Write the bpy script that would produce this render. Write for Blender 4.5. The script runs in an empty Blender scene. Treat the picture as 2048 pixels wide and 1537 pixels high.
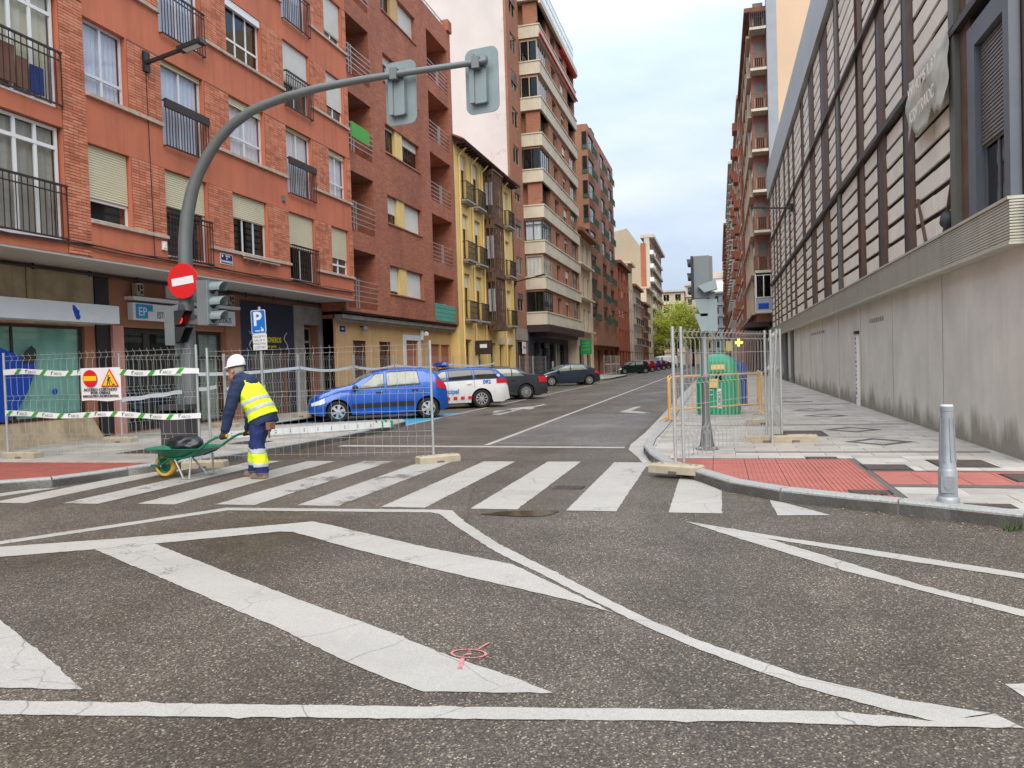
import bpy, bmesh, math, random
from mathutils import Vector, Matrix
R = math.radians
random.seed(7)
S = bpy.context.scene
C = S.collection

# ------------------------------------------------------------------ camera, sky, sun, exposure
def cam_basis(yaw, pitch, roll):
    cy, sy, cp, sp = math.cos(yaw), math.sin(yaw), math.cos(pitch), math.sin(pitch)
    f = Vector((-sy*cp, cy*cp, -sp)); r = Vector((cy, sy, 0)); u = r.cross(f)
    c, s = math.cos(roll), math.sin(roll)
    return r*c+u*s, u*c-r*s, f
cd = bpy.data.cameras.new('camera'); cam = bpy.data.objects.new('camera', cd); C.objects.link(cam)
cd.sensor_width = 36; cd.lens = 1540/2048*36; cd.clip_start = .05; cd.clip_end = 3000
_r, _u, _f = cam_basis(R(15.06), R(1.454), R(-1.792))
cam.matrix_world = Matrix(((_r.x, _u.x, -_f.x, 0), (_r.y, _u.y, -_f.y, 0), (_r.z, _u.z, -_f.z, 1.5), (0, 0, 0, 1)))
S.camera = cam
W = bpy.data.worlds.new('World'); S.world = W; W.use_nodes = True
wn, wl = W.node_tree.nodes, W.node_tree.links; wn.clear()
SUN_EL, SUN_AZ = 46, 165
sky = wn.new('ShaderNodeTexSky'); sky.sky_type = 'NISHITA'; sky.sun_disc = False
sky.sun_elevation = R(SUN_EL); sky.sun_rotation = R(SUN_AZ); sky.air_density = 1.2; sky.dust_density = 1.5
b1 = wn.new('ShaderNodeBackground'); b1.inputs[1].default_value = .05; wl.new(sky.outputs[0], b1.inputs[0])
tc = wn.new('ShaderNodeTexCoord'); mp = wn.new('ShaderNodeMapping'); mp.inputs['Scale'].default_value = (1.0, 1.0, 3.2)
wl.new(tc.outputs['Generated'], mp.inputs[0])
nz = wn.new('ShaderNodeTexNoise'); nz.inputs['Scale'].default_value = 2.1; nz.inputs['Detail'].default_value = 5; nz.inputs['Roughness'].default_value = .52
wl.new(mp.outputs[0], nz.inputs['Vector'])
cr = wn.new('ShaderNodeValToRGB'); cr.color_ramp.elements[0].position = .33; cr.color_ramp.elements[0].color = (.43, .56, .79, 1)
cr.color_ramp.elements[1].position = .82; cr.color_ramp.elements[1].color = (.90, .93, .96, 1); wl.new(nz.outputs[0], cr.inputs[0])
# overcast sky luminance after the CIE standard: (1 + 2 sin elevation) / 3 of the zenith
b2 = wn.new('ShaderNodeBackground'); wl.new(cr.outputs[0], b2.inputs[0])
sx_ = wn.new('ShaderNodeSeparateXYZ'); wl.new(tc.outputs['Generated'], sx_.inputs[0])
cl_ = wn.new('ShaderNodeMath'); cl_.operation = 'MAXIMUM'; cl_.inputs[1].default_value = 0; wl.new(sx_.outputs[2], cl_.inputs[0])
ma_ = wn.new('ShaderNodeMath'); ma_.operation = 'MULTIPLY_ADD'; ma_.inputs[1].default_value = 1.0; ma_.inputs[2].default_value = .46; wl.new(cl_.outputs[0], ma_.inputs[0]); wl.new(ma_.outputs[0], b2.inputs[1])
mx = wn.new('ShaderNodeMixShader'); mx.inputs[0].default_value = .85
wl.new(b1.outputs[0], mx.inputs[1]); wl.new(b2.outputs[0], mx.inputs[2])
wo = wn.new('ShaderNodeOutputWorld'); wl.new(mx.outputs[0], wo.inputs[0])
sd = bpy.data.lights.new('sun', 'SUN'); sd.energy = 1.5; sd.angle = R(55); sd.color = (1, .90, .74)
sun = bpy.data.objects.new('sun', sd); C.objects.link(sun)
_az = R(SUN_AZ); _el = R(SUN_EL)
sun.rotation_euler = Vector((-math.sin(_az)*math.cos(_el), -math.cos(_az)*math.cos(_el), -math.sin(_el))).to_track_quat('-Z', 'Y').to_euler()
S.view_settings.view_transform = 'Standard'; S.view_settings.look = 'None'; S.view_settings.exposure = 1.0; S.view_settings.gamma = 1
S.view_settings.use_curve_mapping = False
S.render.engine = 'CYCLES'; S.cycles.max_bounces = 8; S.cycles.transparent_max_bounces = 16; S.cycles.use_denoising = True
S.cycles.caustics_reflective = False; S.cycles.caustics_refractive = False

# ------------------------------------------------------------------ materials
def lin(r, g, b):
    f = lambda c: (c/255/12.92) if c <= 10 else ((c/255+.055)/1.055)**2.4
    return (f(r), f(g), f(b))
class N:
    def __init__(s, name):
        s.m = bpy.data.materials.new(name); s.m.use_nodes = True; s.t = s.m.node_tree
        s.b = s.t.nodes['Principled BSDF']; s.out = s.t.nodes['Material Output']
    def n(s, typ, **k):
        x = s.t.nodes.new('ShaderNode'+typ)
        for a, v in k.items():
            if hasattr(x, a): setattr(x, a, v)
        return x
    def l(s, a, b): s.t.links.new(a, b)
    def pos(s, obj=False, scale=None):
        o = s.n('TexCoord').outputs['Object'] if obj else s.n('NewGeometry').outputs['Position']
        if scale:
            v = s.n('VectorMath', operation='MULTIPLY'); s.l(o, v.inputs[0]); v.inputs[1].default_value = scale; o = v.outputs[0]
        return o
    def noise(s, v, scale, detail=3, rough=.55):
        x = s.n('TexNoise'); x.inputs['Scale'].default_value = scale; x.inputs['Detail'].default_value = detail; x.inputs['Roughness'].default_value = rough
        s.l(v, x.inputs['Vector']); return x.outputs[0]
    def ramp(s, v, *st):
        x = s.n('ValToRGB'); e = x.color_ramp.elements
        while len(e) < len(st): e.new(.5)
        for i, (p, c) in enumerate(st): e[i].position = p; e[i].color = (*c, 1) if isinstance(c, tuple) else (c, c, c, 1)
        s.l(v, x.inputs[0]); return x.outputs[0]
    def mix(s, f, a, b, mode='MIX'):
        x = s.n('MixRGB', blend_type=mode)
        for i, v in ((0, f), (1, a), (2, b)):
            if isinstance(v, (int, float)): x.inputs[i].default_value = v if i == 0 else (v, v, v, 1)
            elif isinstance(v, tuple): x.inputs[i].default_value = (*v[:3], 1)
            else: s.l(v, x.inputs[i])
        return x.outputs[0]
    def bump(s, h, strength=.3, dist=.01):
        x = s.n('Bump'); x.inputs['Strength'].default_value = strength; x.inputs['Distance'].default_value = dist
        s.l(h, x.inputs['Height']); s.l(x.outputs[0], s.b.inputs['Normal'])
    def set(s, **k):
        for a, v in k.items():
            i = s.b.inputs[{'col': 'Base Color', 'rough': 'Roughness', 'metal': 'Metallic', 'spec': 'Specular IOR Level', 'coat': 'Coat Weight', 'ecol': 'Emission Color', 'estr': 'Emission Strength'}[a]]
            if isinstance(v, tuple): i.default_value = (*v, 1)
            elif isinstance(v, (int, float)): i.default_value = v
            else: s.l(v, i)
        return s
def mat(name, col, rough=.75, var=.12, vs=1.7, metal=0, bump=0, bs=60, obj=False, coat=0, spec=.5, streak=0):
    k = N(name); p = k.pos(obj)
    c0 = tuple(x*(1-var) for x in col); c1 = tuple(min(1, x*(1+var)) for x in col)
    c = k.ramp(k.noise(p, vs, 5, .6), (.3, c0), (.7, c1))
    if streak:
        st = k.noise(k.pos(obj, (2.4, 2.4, .22)), 1.6, 5, .65)
        c = k.mix(k.ramp(st, (.48, 0.0), (.75, streak)), c, tuple(x*.45 for x in col))
    k.set(col=c, rough=rough, metal=metal, coat=coat, spec=spec)
    if bump: k.bump(k.noise(p, bs, 4, .6), bump, .01)
    return k.m
def brickmat(name, c1, c2, mortar, w=.25, h=.065, dirt=.35, rough=.85):
    k = N(name); p = k.n('NewGeometry').outputs['Position']; sp = k.n('SeparateXYZ'); k.l(p, sp.inputs[0])
    ad = k.n('Math', operation='ADD'); k.l(sp.outputs[0], ad.inputs[0]); k.l(sp.outputs[1], ad.inputs[1])
    cb = k.n('CombineXYZ'); k.l(ad.outputs[0], cb.inputs[0]); k.l(sp.outputs[2], cb.inputs[1])
    t = k.n('TexBrick'); t.inputs['Scale'].default_value = 1; t.inputs['Brick Width'].default_value = w; t.inputs['Row Height'].default_value = h
    t.inputs['Mortar Size'].default_value = .006; t.inputs['Color1'].default_value = (*c1, 1); t.inputs['Color2'].default_value = (*c2, 1); t.inputs['Mortar'].default_value = (*mortar, 1)
    t.inputs['Bias'].default_value = -.1; k.l(cb.outputs[0], t.inputs['Vector'])
    d = k.ramp(k.noise(k.pos(False, (1, 1, .35)), .9, 5, .6), (.42, 0.0), (.78, dirt))
    v = k.mix(k.noise(p, 9, 3), (.82, .82, .82), (1.12, 1.12, 1.12))
    c = k.mix(1, k.mix(d, t.outputs[0], tuple(x*.42 for x in c1)), v, 'MULTIPLY')
    k.set(col=c, rough=rough); iv = k.n('Math', operation='SUBTRACT'); iv.inputs[0].default_value = 1; k.l(t.outputs['Fac'], iv.inputs[1]); k.bump(iv.outputs[0], .5, .008)
    return k.m
def asphalt(name='asphalt', tone=1.0, warm=1.0):
    k = N(name); p = k.pos()
    vo = k.n('TexVoronoi'); vo.inputs['Scale'].default_value = 120; k.l(p, vo.inputs['Vector'])
    g = lambda r: (r*tone, r*(.85 if warm else .92)*tone, r*(.66 if warm else .84)*tone)
    grain = k.ramp(vo.outputs['Color'], (.0, g(.040)), (.5, g(.095)), (.76, g(.16)), (.9, g(.38)), (1, g(.64)))
    big = k.noise(p, .28, 5, .6); mid = k.noise(p, 1.6, 5, .65); lane = k.noise(k.pos(False, (.9, .10, 1)), .9, 4, .6); lane2 = k.noise(k.pos(False, (.10, .8, 1)), 1.1, 4, .6)
    c = k.mix(1, grain, k.ramp(big, (.3, (.74, .72, .70)), (.7, (1.22, 1.2, 1.17))), 'MULTIPLY')
    c = k.mix(1, c, k.ramp(mid, (.3, .86), (.7, 1.13)), 'MULTIPLY')
    c = k.mix(1, c, k.ramp(lane, (.35, .86), (.65, 1.12)), 'MULTIPLY'); c = k.mix(1, c, k.ramp(lane2, (.35, .88), (.65, 1.1)), 'MULTIPLY')
    wet = k.ramp(k.noise(k.pos(False, (.7, .35, 1)), .8, 4, .6), (.48, 0.0), (.66, 1.0))
    c = k.mix(wet, c, k.mix(1, c, (.72, .68, .63), 'MULTIPLY'))
    oil = k.mix(1, k.ramp(k.noise(p, 2.3, 3, .5), (.66, 0.0), (.72, .55)), k.ramp(k.noise(p, .2, 2), (.45, 0.0), (.6, 1.0)), 'MULTIPLY'); c = k.mix(oil, c, (.028, .025, .021))
    w = k.n('TexVoronoi', feature='DISTANCE_TO_EDGE'); w.inputs['Scale'].default_value = .33
    nn = k.n('TexNoise'); nn.inputs['Scale'].default_value = 1.4; nn.inputs['Detail'].default_value = 5; k.l(p, nn.inputs['Vector']); k.l(k.mix(.2, p, nn.outputs['Color']), w.inputs['Vector'])
    c = k.mix(k.ramp(w.outputs['Distance'], (.0, .45), (.0035, 0.0)), c, (.03, .027, .023))
    k.set(col=c, rough=k.ramp(wet, (0, .62), (1, .32)), spec=.32); k.bump(vo.outputs['Distance'], .5, .005)
    return k.m
def paint(name, col, wear=.5, gloss=.6):
    k = N(name); p = k.pos(); n1 = k.noise(p, 34, 5, .75); n2 = k.noise(p, 1.3, 5, .65)
    sm = k.n('Math', operation='ADD'); k.l(k.ramp(n1, (0, 0.), (1, .55)), sm.inputs[0]); k.l(n2, sm.inputs[1])
    worn = k.ramp(sm.outputs[0], (.98-.10*wear, 0.0), (1.10-.16*wear, 1.0))
    w = k.n('TexVoronoi', feature='DISTANCE_TO_EDGE'); w.inputs['Scale'].default_value = 1.55
    nn = k.n('TexNoise'); nn.inputs['Scale'].default_value = 2.6; nn.inputs['Detail'].default_value = 4; k.l(p, nn.inputs['Vector'])
    k.l(k.mix(.17, p, nn.outputs['Color']), w.inputs['Vector'])
    crack = k.mix(1, k.ramp(w.outputs['Distance'], (.0, .7), (.0055, 0.0)), k.ramp(k.noise(p, .9, 2), (.40, 0.0), (.52, 1.0)), 'MULTIPLY')
    base = k.mix(k.noise(p, 6, 5, .7), tuple(x*.80 for x in col), tuple(min(1, x*1.07) for x in col))
    base = k.mix(k.ramp(k.noise(p, 120, 2), (.36, .45), (.62, 0.0)), base, tuple(x*.5 for x in col))
    base = k.mix(k.ramp(k.noise(k.pos(False, (.25, .9, 1)), 1.2, 4, .6), (.45, 0.0), (.72, .38)), base, tuple(x*.5 for x in col))
    base = k.mix(k.ramp(k.noise(p, .45, 4), (.35, .22), (.65, 0.0)), base, tuple(x*.66 for x in col))
    c = k.mix(worn, base, (.15, .138, .122)); c = k.mix(crack, c, (.06, .056, .05))
    k.set(col=c, rough=gloss); k.bump(k.noise(p, 110, 3), .35, .004); return k.m
def concrete(name, col, stain=.5, low=True):
    k = N(name); p = k.pos(); sp = k.n('SeparateXYZ'); k.l(p, sp.inputs[0])
    c = k.ramp(k.noise(p, .8, 6, .65), (.3, tuple(x*.84 for x in col)), (.72, tuple(min(1, x*1.13) for x in col)))
    st = k.noise(k.pos(False, (2.1, 2.1, .16)), 1.5, 6, .65)
    c = k.mix(k.ramp(st, (.46, 0.0), (.76, stain)), c, tuple(x*.52 for x in col))
    c = k.mix(k.ramp(k.noise(k.pos(False, (1.2, 1.2, .3)), .8, 3), (.52, 0.0), (.7, .35)), c, (col[0]*.86, col[1]*.85, col[2]*.82))
    c = k.mix(k.ramp(k.noise(p, .33, 3, .4), (.50, 0.0), (.515, .16)), c, tuple(min(1, x*1.18) for x in col))
    if low:  # rising damp and moss in a ragged band along the foot of the wall
        ad = k.n('Math', operation='MULTIPLY_ADD'); k.l(k.noise(k.pos(False, (1, 1, .3)), 1.1, 5, .7), ad.inputs[0]); ad.inputs[1].default_value = -1.7; k.l(sp.outputs[2], ad.inputs[2])
        mr = k.n('MapRange'); k.l(ad.outputs[0], mr.inputs[0]); mr.inputs[1].default_value = -.62; mr.inputs[2].default_value = -.28; mr.inputs[3].default_value = .72; mr.inputs[4].default_value = 0
        c = k.mix(mr.outputs[0], c, (.15, .13, .075))
    k.set(col=c, rough=.85); k.bump(k.noise(p, 45, 4, .7), .25, .006); return k.m
def glass(name, tint=(.965, .975, .975), refl=.03):
    k = N(name); k.t.nodes.remove(k.b)
    t = k.n('BsdfTransparent'); t.inputs[0].default_value = (*tint, 1); g = k.n('BsdfGlossy'); g.inputs['Roughness'].default_value = .03
    fc = k.n('LayerWeight'); fc.inputs[0].default_value = .5; lw = k.n('Math', operation='POWER'); k.l(fc.outputs['Facing'], lw.inputs[0]); lw.inputs[1].default_value = 4.0
    ad = k.n('Math', operation='ADD', use_clamp=True); k.l(lw.outputs[0], ad.inputs[0]); ad.inputs[1].default_value = refl
    m = k.n('MixShader'); k.l(ad.outputs[0], m.inputs[0]); k.l(t.outputs[0], m.inputs[1]); k.l(g.outputs[0], m.inputs[2]); k.l(m.outputs[0], k.out.inputs[0])
    return k.m
def carpaint(name, col, rough=.22, metal=.25):
    k = N(name); p = k.pos(True)
    d = k.ramp(k.noise(p, 3.5, 5, .7), (.45, 0.0), (.8, .18))
    k.set(col=k.mix(d, col, (.16, .14, .12)), rough=rough, metal=metal, coat=.6); return k.m
def peel(name, col, under):
    k = N(name); p = k.pos(); c = k.ramp(k.noise(k.pos(False, (1, 1, .5)), .35, 6, .6), (.3, tuple(x*.86 for x in col)), (.7, tuple(min(1, x*1.05) for x in col)))
    f = k.mix(1, k.ramp(k.noise(p, 1.4, 7, .8), (.54, 0.0), (.57, 1.0)), k.ramp(k.noise(k.pos(False, (.7, .5, .12)), .33, 2), (.47, 0.0), (.60, .95)), 'MULTIPLY')
    k.set(col=k.mix(f, c, under), rough=.9); k.bump(k.noise(p, 8, 5), .2, .02); return k.m
def emis(name, col, st):
    return N(name).set(col=col, ecol=col, estr=st).m
def rubbed(name, col, rough=.5, metal=0.): return mat(name, col, rough, .1, 3, metal, .1, 80)
M = {}
M['asphalt'] = asphalt(); M['patch'] = asphalt('asphalt_patch', 1.25, 0)
M['paint'] = paint('road_paint', (.53, .50, .44), .7); M['paint_worn'] = paint('road_paint_worn', (.52, .495, .445), 1.25)
M['paint_blue'] = paint('blue_bay_paint', (.05, .42, .70), .7)
M['spray'] = mat('pink_spray', (.58, .20, .19), .8, .45, 60)
M['orange'] = mat('orange_render', (.58, .175, .09), .85, .13, .55, bump=.2, bs=25, streak=.38)
M['sill'] = mat('sill_stone', (.52, .42, .33), .8, .2, 6, bump=.2)
M['brick_a'] = mat('pressed_brick', (.62, .225, .12), .8, .2, 2.4, bump=.2, bs=70); M['brick_b'] = mat('pressed_brick_pale', (.67, .265, .15), .8, .2, 2.4, bump=.2, bs=70); M['brick_c'] = mat('pressed_brick_dark', (.52, .165, .088), .8, .2, 2.4, bump=.2, bs=70)
M['mortar'] = mat('mortar', (.20, .09, .06), .95, .2, 5)
M['soffit'] = mat('soffit_plaster', (.50, .47, .42), .9, .1, .8, streak=0)
M['rail'] = mat('rail_brown_metal', (.035, .02, .02), .5, .2); M['black_iron'] = mat('black_iron', (.018, .018, .02), .5, .2)
M['alu'] = mat('window_alu_white', (.72, .74, .76), .4, .06); M['pvc'] = mat('window_pvc', (.82, .82, .80), .4, .05)
M['darkframe'] = mat('dark_frame', (.035, .028, .024), .5, .15); M['greenframe'] = mat('green_frame', (.02, .07, .045), .5, .2); M['beigeframe'] = mat('beige_frame', (.45, .38, .28), .5, .1)
M['shut_y'] = mat('shutter_cream', (.66, .60, .40), .6, .07, 1.2); M['shut_w'] = mat('shutter_white', (.74, .72, .66), .6, .06, 1.2); M['shut_d'] = mat('shutter_grey_brown', (.15, .13, .11), .5, .15); M['shut_g'] = mat('shutter_metal', (.20, .19, .18), .45, .12, metal=.3)
M['curtain'] = mat('net_curtain', (.72, .74, .84), .9, .06, 4); M['room'] = mat('dark_room', (.035, .035, .035), .9, .3); M['warmroom'] = mat('grey_room', (.16, .15, .13), .9, .3)
M['glass'] = glass('window_glass'); M['glass_dk'] = glass('window_glass_dark', (.42, .48, .48), .05); M['glass_shop'] = glass('shop_glass', (.86, .97, .94), .06); M['glass_car'] = glass('car_glass', (.45, .55, .50), .24); M['glass_cardk'] = glass('car_privacy_glass', (.05, .05, .05), .12)
M['brickB'] = brickmat('red_brick', (.39, .12, .068), (.52, .19, .10), (.25, .12, .08), dirt=.55)
M['brickD'] = brickmat('brown_brick', (.38, .155, .088), (.47, .20, .115), (.32, .185, .12), dirt=.35); M['brickE'] = brickmat('tan_brick', (.34, .155, .09), (.42, .20, .115), (.30, .175, .115), dirt=.4)
M['brickR'] = brickmat('orange_brick', (.40, .125, .07), (.46, .15, .085), (.35, .15, .08), dirt=.3); M['brickF'] = mat('rust_panels', (.36, .10, .045), .8, .2, 1, streak=.3)
M['ochre'] = mat('ochre_render', (.60, .37, .165), .85, .1, .8, streak=.3); M['yellow'] = mat('yellow_render', (.80, .575, .22), .85, .08, .8, streak=.25); M['cream'] = mat('cream_render', (.66, .56, .40), .85, .1, .8, streak=.35)
M['parapet'] = mat('balcony_concrete', (.62, .56, .44), .85, .1, 1, streak=.35); M['whitewall'] = peel('peeling_white_wall', (.72, .66, .62), (.36, .31, .26))
M['beigewall'] = mat('beige_party_wall', (.42, .35, .25), .9, .06, .2, streak=.12); M['peach'] = mat('peach_wall', (.74, .53, .36), .9, .05, .3); M['greyblue'] = mat('grey_strip', (.36, .39, .42), .8, .06); M['pinkwall'] = mat('pink_render', (.40, .165, .13), .85, .1)
M['stonefar'] = mat('pale_stone', (.55, .48, .40), .9, .1, .4); M['whitefar'] = mat('white_far_wall', (.80, .79, .76), .9, .04); M['glassfar'] = mat('grey_cladding', (.30, .36, .36), .6, .1, .5)
M['marble'] = mat('stained_marble', (.46, .36, .22), .6, .3, 1.6, streak=.6); M['blackstone'] = mat('black_marble', (.022, .020, .024), .3, .3, 2); M['brownrender'] = mat('brown_render', (.34, .15, .08), .85, .12); M['pinkpillar'] = mat('pink_pillar', (.58, .27, .21), .8, .08); M['navy'] = mat('navy_shopfront', (.02, .024, .055), .6, .2); M['greystone'] = mat('grey_stone', (.32, .29, .25), .8, .25, 2)
M['fascia'] = mat('white_fascia', (.70, .73, .74), .5, .05); M['logo_blue'] = mat('logo_blue', (.0, .06, .42), .5, .05); M['cyan'] = mat('logo_cyan', (.02, .30, .55), .5, .05)
M['conc'] = concrete('cast_concrete', (.68, .64, .555), .24); M['corr'] = mat('corrugated_metal', (.55, .53, .44), .5, .08, 1.2, metal=.2, streak=.35); M['roofmetal'] = mat('roof_metal', (.40, .42, .405), .5, .06, .5)
M['board'] = mat('white_board', (.88, .79, .655), .7, .07, 1.5, streak=.15); M['wood'] = mat('dark_wood', (.125, .065, .037), .7, .4, 3, streak=.3); M['darkgap'] = mat('dark_backing', (.042, .027, .02), .9, .2); M['olive'] = mat('olive_post', (.13, .135, .115), .6, .1); M['blueslate'] = mat('slate_blue_metal', (.115, .13, .15), .5, .1)
M['darkslate'] = mat('dark_slate_metal', (.035, .036, .045), .5, .15); M['slab'] = mat('paving_slab', (.42, .385, .335), .72, .14, 3.2, bump=.25, bs=50); M['slab2'] = mat('paving_slab_dark', (.36, .33, .29), .7, .16, 3.2, bump=.25, bs=50); M['slab3'] = mat('paving_slab_pale', (.47, .44, .385), .72, .12, 3.2, bump=.25, bs=50); M['joint'] = mat('paving_joint', (.15, .135, .115), .95, .25, 8); M['granite'] = mat('granite_kerb', (.36, .36, .34), .7, .28, 45, bump=.25, bs=120); M['gutter'] = mat('gutter_concrete', (.42, .40, .36), .8, .15, 3, bump=.2)
M['redtile'] = mat('red_tactile', (.40, .125, .095), .75, .14, 4, bump=.2, bs=60); M['cover'] = mat('iron_cover', (.10, .075, .06), .6, .3, 8, metal=.4, bump=.4, bs=90); M['darkslab'] = mat('dark_paver', (.115, .105, .095), .75, .2, 4)
M['galv'] = mat('galvanised_steel', (.50, .53, .52), .42, .12, 5, metal=.55); M['wire'] = mat('galvanised_wire', (.56, .56, .52), .5, .15, 6, metal=.25); M['footblock'] = mat('fence_foot_concrete', (.44, .375, .27), .9, .15, 7, bump=.35, bs=60)
M['tape'] = mat('white_tape', (.80, .83, .83), .4, .05); M['tapegreen'] = mat('tape_green', (.05, .36, .04), .4, .08); M['ink'] = mat('dark_ink', (.05, .06, .06), .6, .1); M['signwhite'] = mat('sign_white', (.78, .78, .80), .4, .04); M['signred'] = mat('sign_red', (.66, .018, .022), .35, .05); M['signyellow'] = mat('sign_yellow', (.85, .55, .02), .4, .05); M['signblue'] = mat('sign_blue', (.01, .17, .60), .35, .05); M['platenavy'] = mat('plate_navy', (.012, .02, .11), .35, .1); M['signgreen'] = mat('sign_green', (.02, .20, .08), .4, .1); M['neonyellow'] = mat('letter_yellow', (.80, .70, .02), .5, .05)
M['pole'] = mat('pole_grey', (.17, .185, .185), .45, .08, 2, metal=.3); M['signalbox'] = mat('signal_grey', (.165, .185, .195), .5, .08, 3); M['platebk'] = mat('backplate_grey', (.27, .33, .335), .45, .08, 3, metal=.3); M['redlamp'] = emis('red_lamp', (.95, .03, .02), .9); M['lens'] = mat('dark_lens', (.02, .02, .02), .2, .1)
M['green'] = mat('barrow_green', (.012, .17, .10), .4, .15, 5, obj=True); M['yellowtyre'] = mat('yellow_tyre', (.72, .42, .05), .6, .12, 6, obj=True); M['bag'] = mat('bin_bag', (.015, .016, .02), .28, .2, 8, bump=.5, bs=18, obj=True); M['grip'] = mat('yellow_grip', (.75, .45, .03), .5, .1)
M['binplastic'] = mat('bin_dark_plastic', (.055, .055, .06), .5, .12); M['container'] = mat('container_green', (.01, .33, .16), .38, .1, 2); M['labelochre'] = mat('label_ochre', (.70, .55, .18), .6, .12); M['barrier'] = mat('barrier_yellow', (.72, .42, .13), .5, .12, 3); M['bluebin'] = mat('bin_blue', (.01, .05, .26), .4, .1)
M['bollard'] = mat('bollard_grey', (.34, .36, .38), .45, .12, 5, metal=.35, bump=.15); M['weed'] = mat('weed_leaf', (.06, .085, .025), .7, .3, 9)
M['tyre'] = mat('tyre_rubber', (.018, .018, .018), .8, .2); M['rim'] = mat('silver_rim', (.62, .63, .64), .3, .05, 3, metal=.7); M['under'] = mat('underbody', (.01, .01, .01), .9, .2); M['trim'] = mat('black_trim', (.02, .02, .022), .5, .1); M['tail'] = mat('tail_lamp', (.55, .015, .03), .15, .05, coat=.8); M['head'] = mat('head_lamp', (.75, .77, .78), .1, .05, coat=.8); M['seat'] = mat('car_interior', (.10, .10, .095), .9, .2)
M['tealfilm'] = mat('teal_window_film', (.42, .60, .55), .8, .22, .8); M['greenblind'] = mat('green_grey_blind', (.30, .36, .29), .8, .1, 2); M['c_cloth'] = mat('blue_cloth', (.02, .05, .2), .9, .2, 6, bump=.5, bs=12); M['blind'] = mat('roller_blind', (.44, .41, .34), .9, .05); M['tile'] = mat('roof_tile', (.22, .085, .05), .85, .3, 4); M['leaf'] = None
M['skin'] = mat('skin', (.56, .27, .19), .55, .1, 20, obj=True); M['jacket'] = mat('navy_jacket', (.012, .026, .075), .8, .2, 9, bump=.4, bs=14, obj=True); M['trouser'] = mat('navy_trousers', (.012, .028, .13), .8, .2, 9, bump=.4, bs=14, obj=True); M['hivis'] = mat('hi_vis_yellow', (.72, .90, .02), .75, .06, 9, bump=.35, bs=12, obj=True); M['reflect'] = mat('reflective_band', (.47, .52, .52), .4, .06, 9); M['helmet'] = mat('white_helmet', (.86, .86, .85), .3, .03); M['hair'] = mat('grey_hair', (.40, .36, .31), .9, .2, 60); M['boot'] = mat('work_boot', (.22, .16, .12), .8, .25, 12); M['glove'] = mat('dark_glove', (.04, .03, .028), .8, .2); M['leather'] = mat('brown_leather', (.20, .09, .05), .7, .2)
def leafmat():
    k = N('spring_leaf'); oi = k.n('NewGeometry').outputs['Random Per Island']
    k.set(col=k.ramp(oi, (0, (.17, .26, .015)), (.5, (.34, .41, .03)), (1, (.55, .53, .07))), rough=.6); return k.m
M['leaf'] = leafmat(); M['bark'] = mat('bark', (.10, .075, .05), .9, .3, 8, bump=.5, bs=20)

# ------------------------------------------------------------------ mesh helpers
class Face:
    """a wall plane: pt(u along, d outwards, z)"""
    def __init__(s, ax, p): s.ax, s.p = ax, p
    def pt(s, u, d, z):
        return (s.p+d, u, z) if s.ax == '+X' else ((s.p-d, u, z) if s.ax == '-X' else (u, s.p-d, z))
    def mtx(s, u, d, z):
        o = Vector(s.pt(u, d, z)); x = {'+X': (0, 1, 0), '-X': (0, -1, 0), '-Y': (1, 0, 0)}[s.ax]; n = {'+X': (1, 0, 0), '-X': (-1, 0, 0), '-Y': (0, -1, 0)}[s.ax]
        return Matrix(((x[0], 0, n[0], o.x), (x[1], 0, n[1], o.y), (x[2], 1, n[2], o.z), (0, 0, 0, 1)))
BOXF = ((0, 3, 2, 1), (4, 5, 6, 7), (0, 1, 5, 4), (1, 2, 6, 5), (2, 3, 7, 6), (3, 0, 4, 7))
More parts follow.
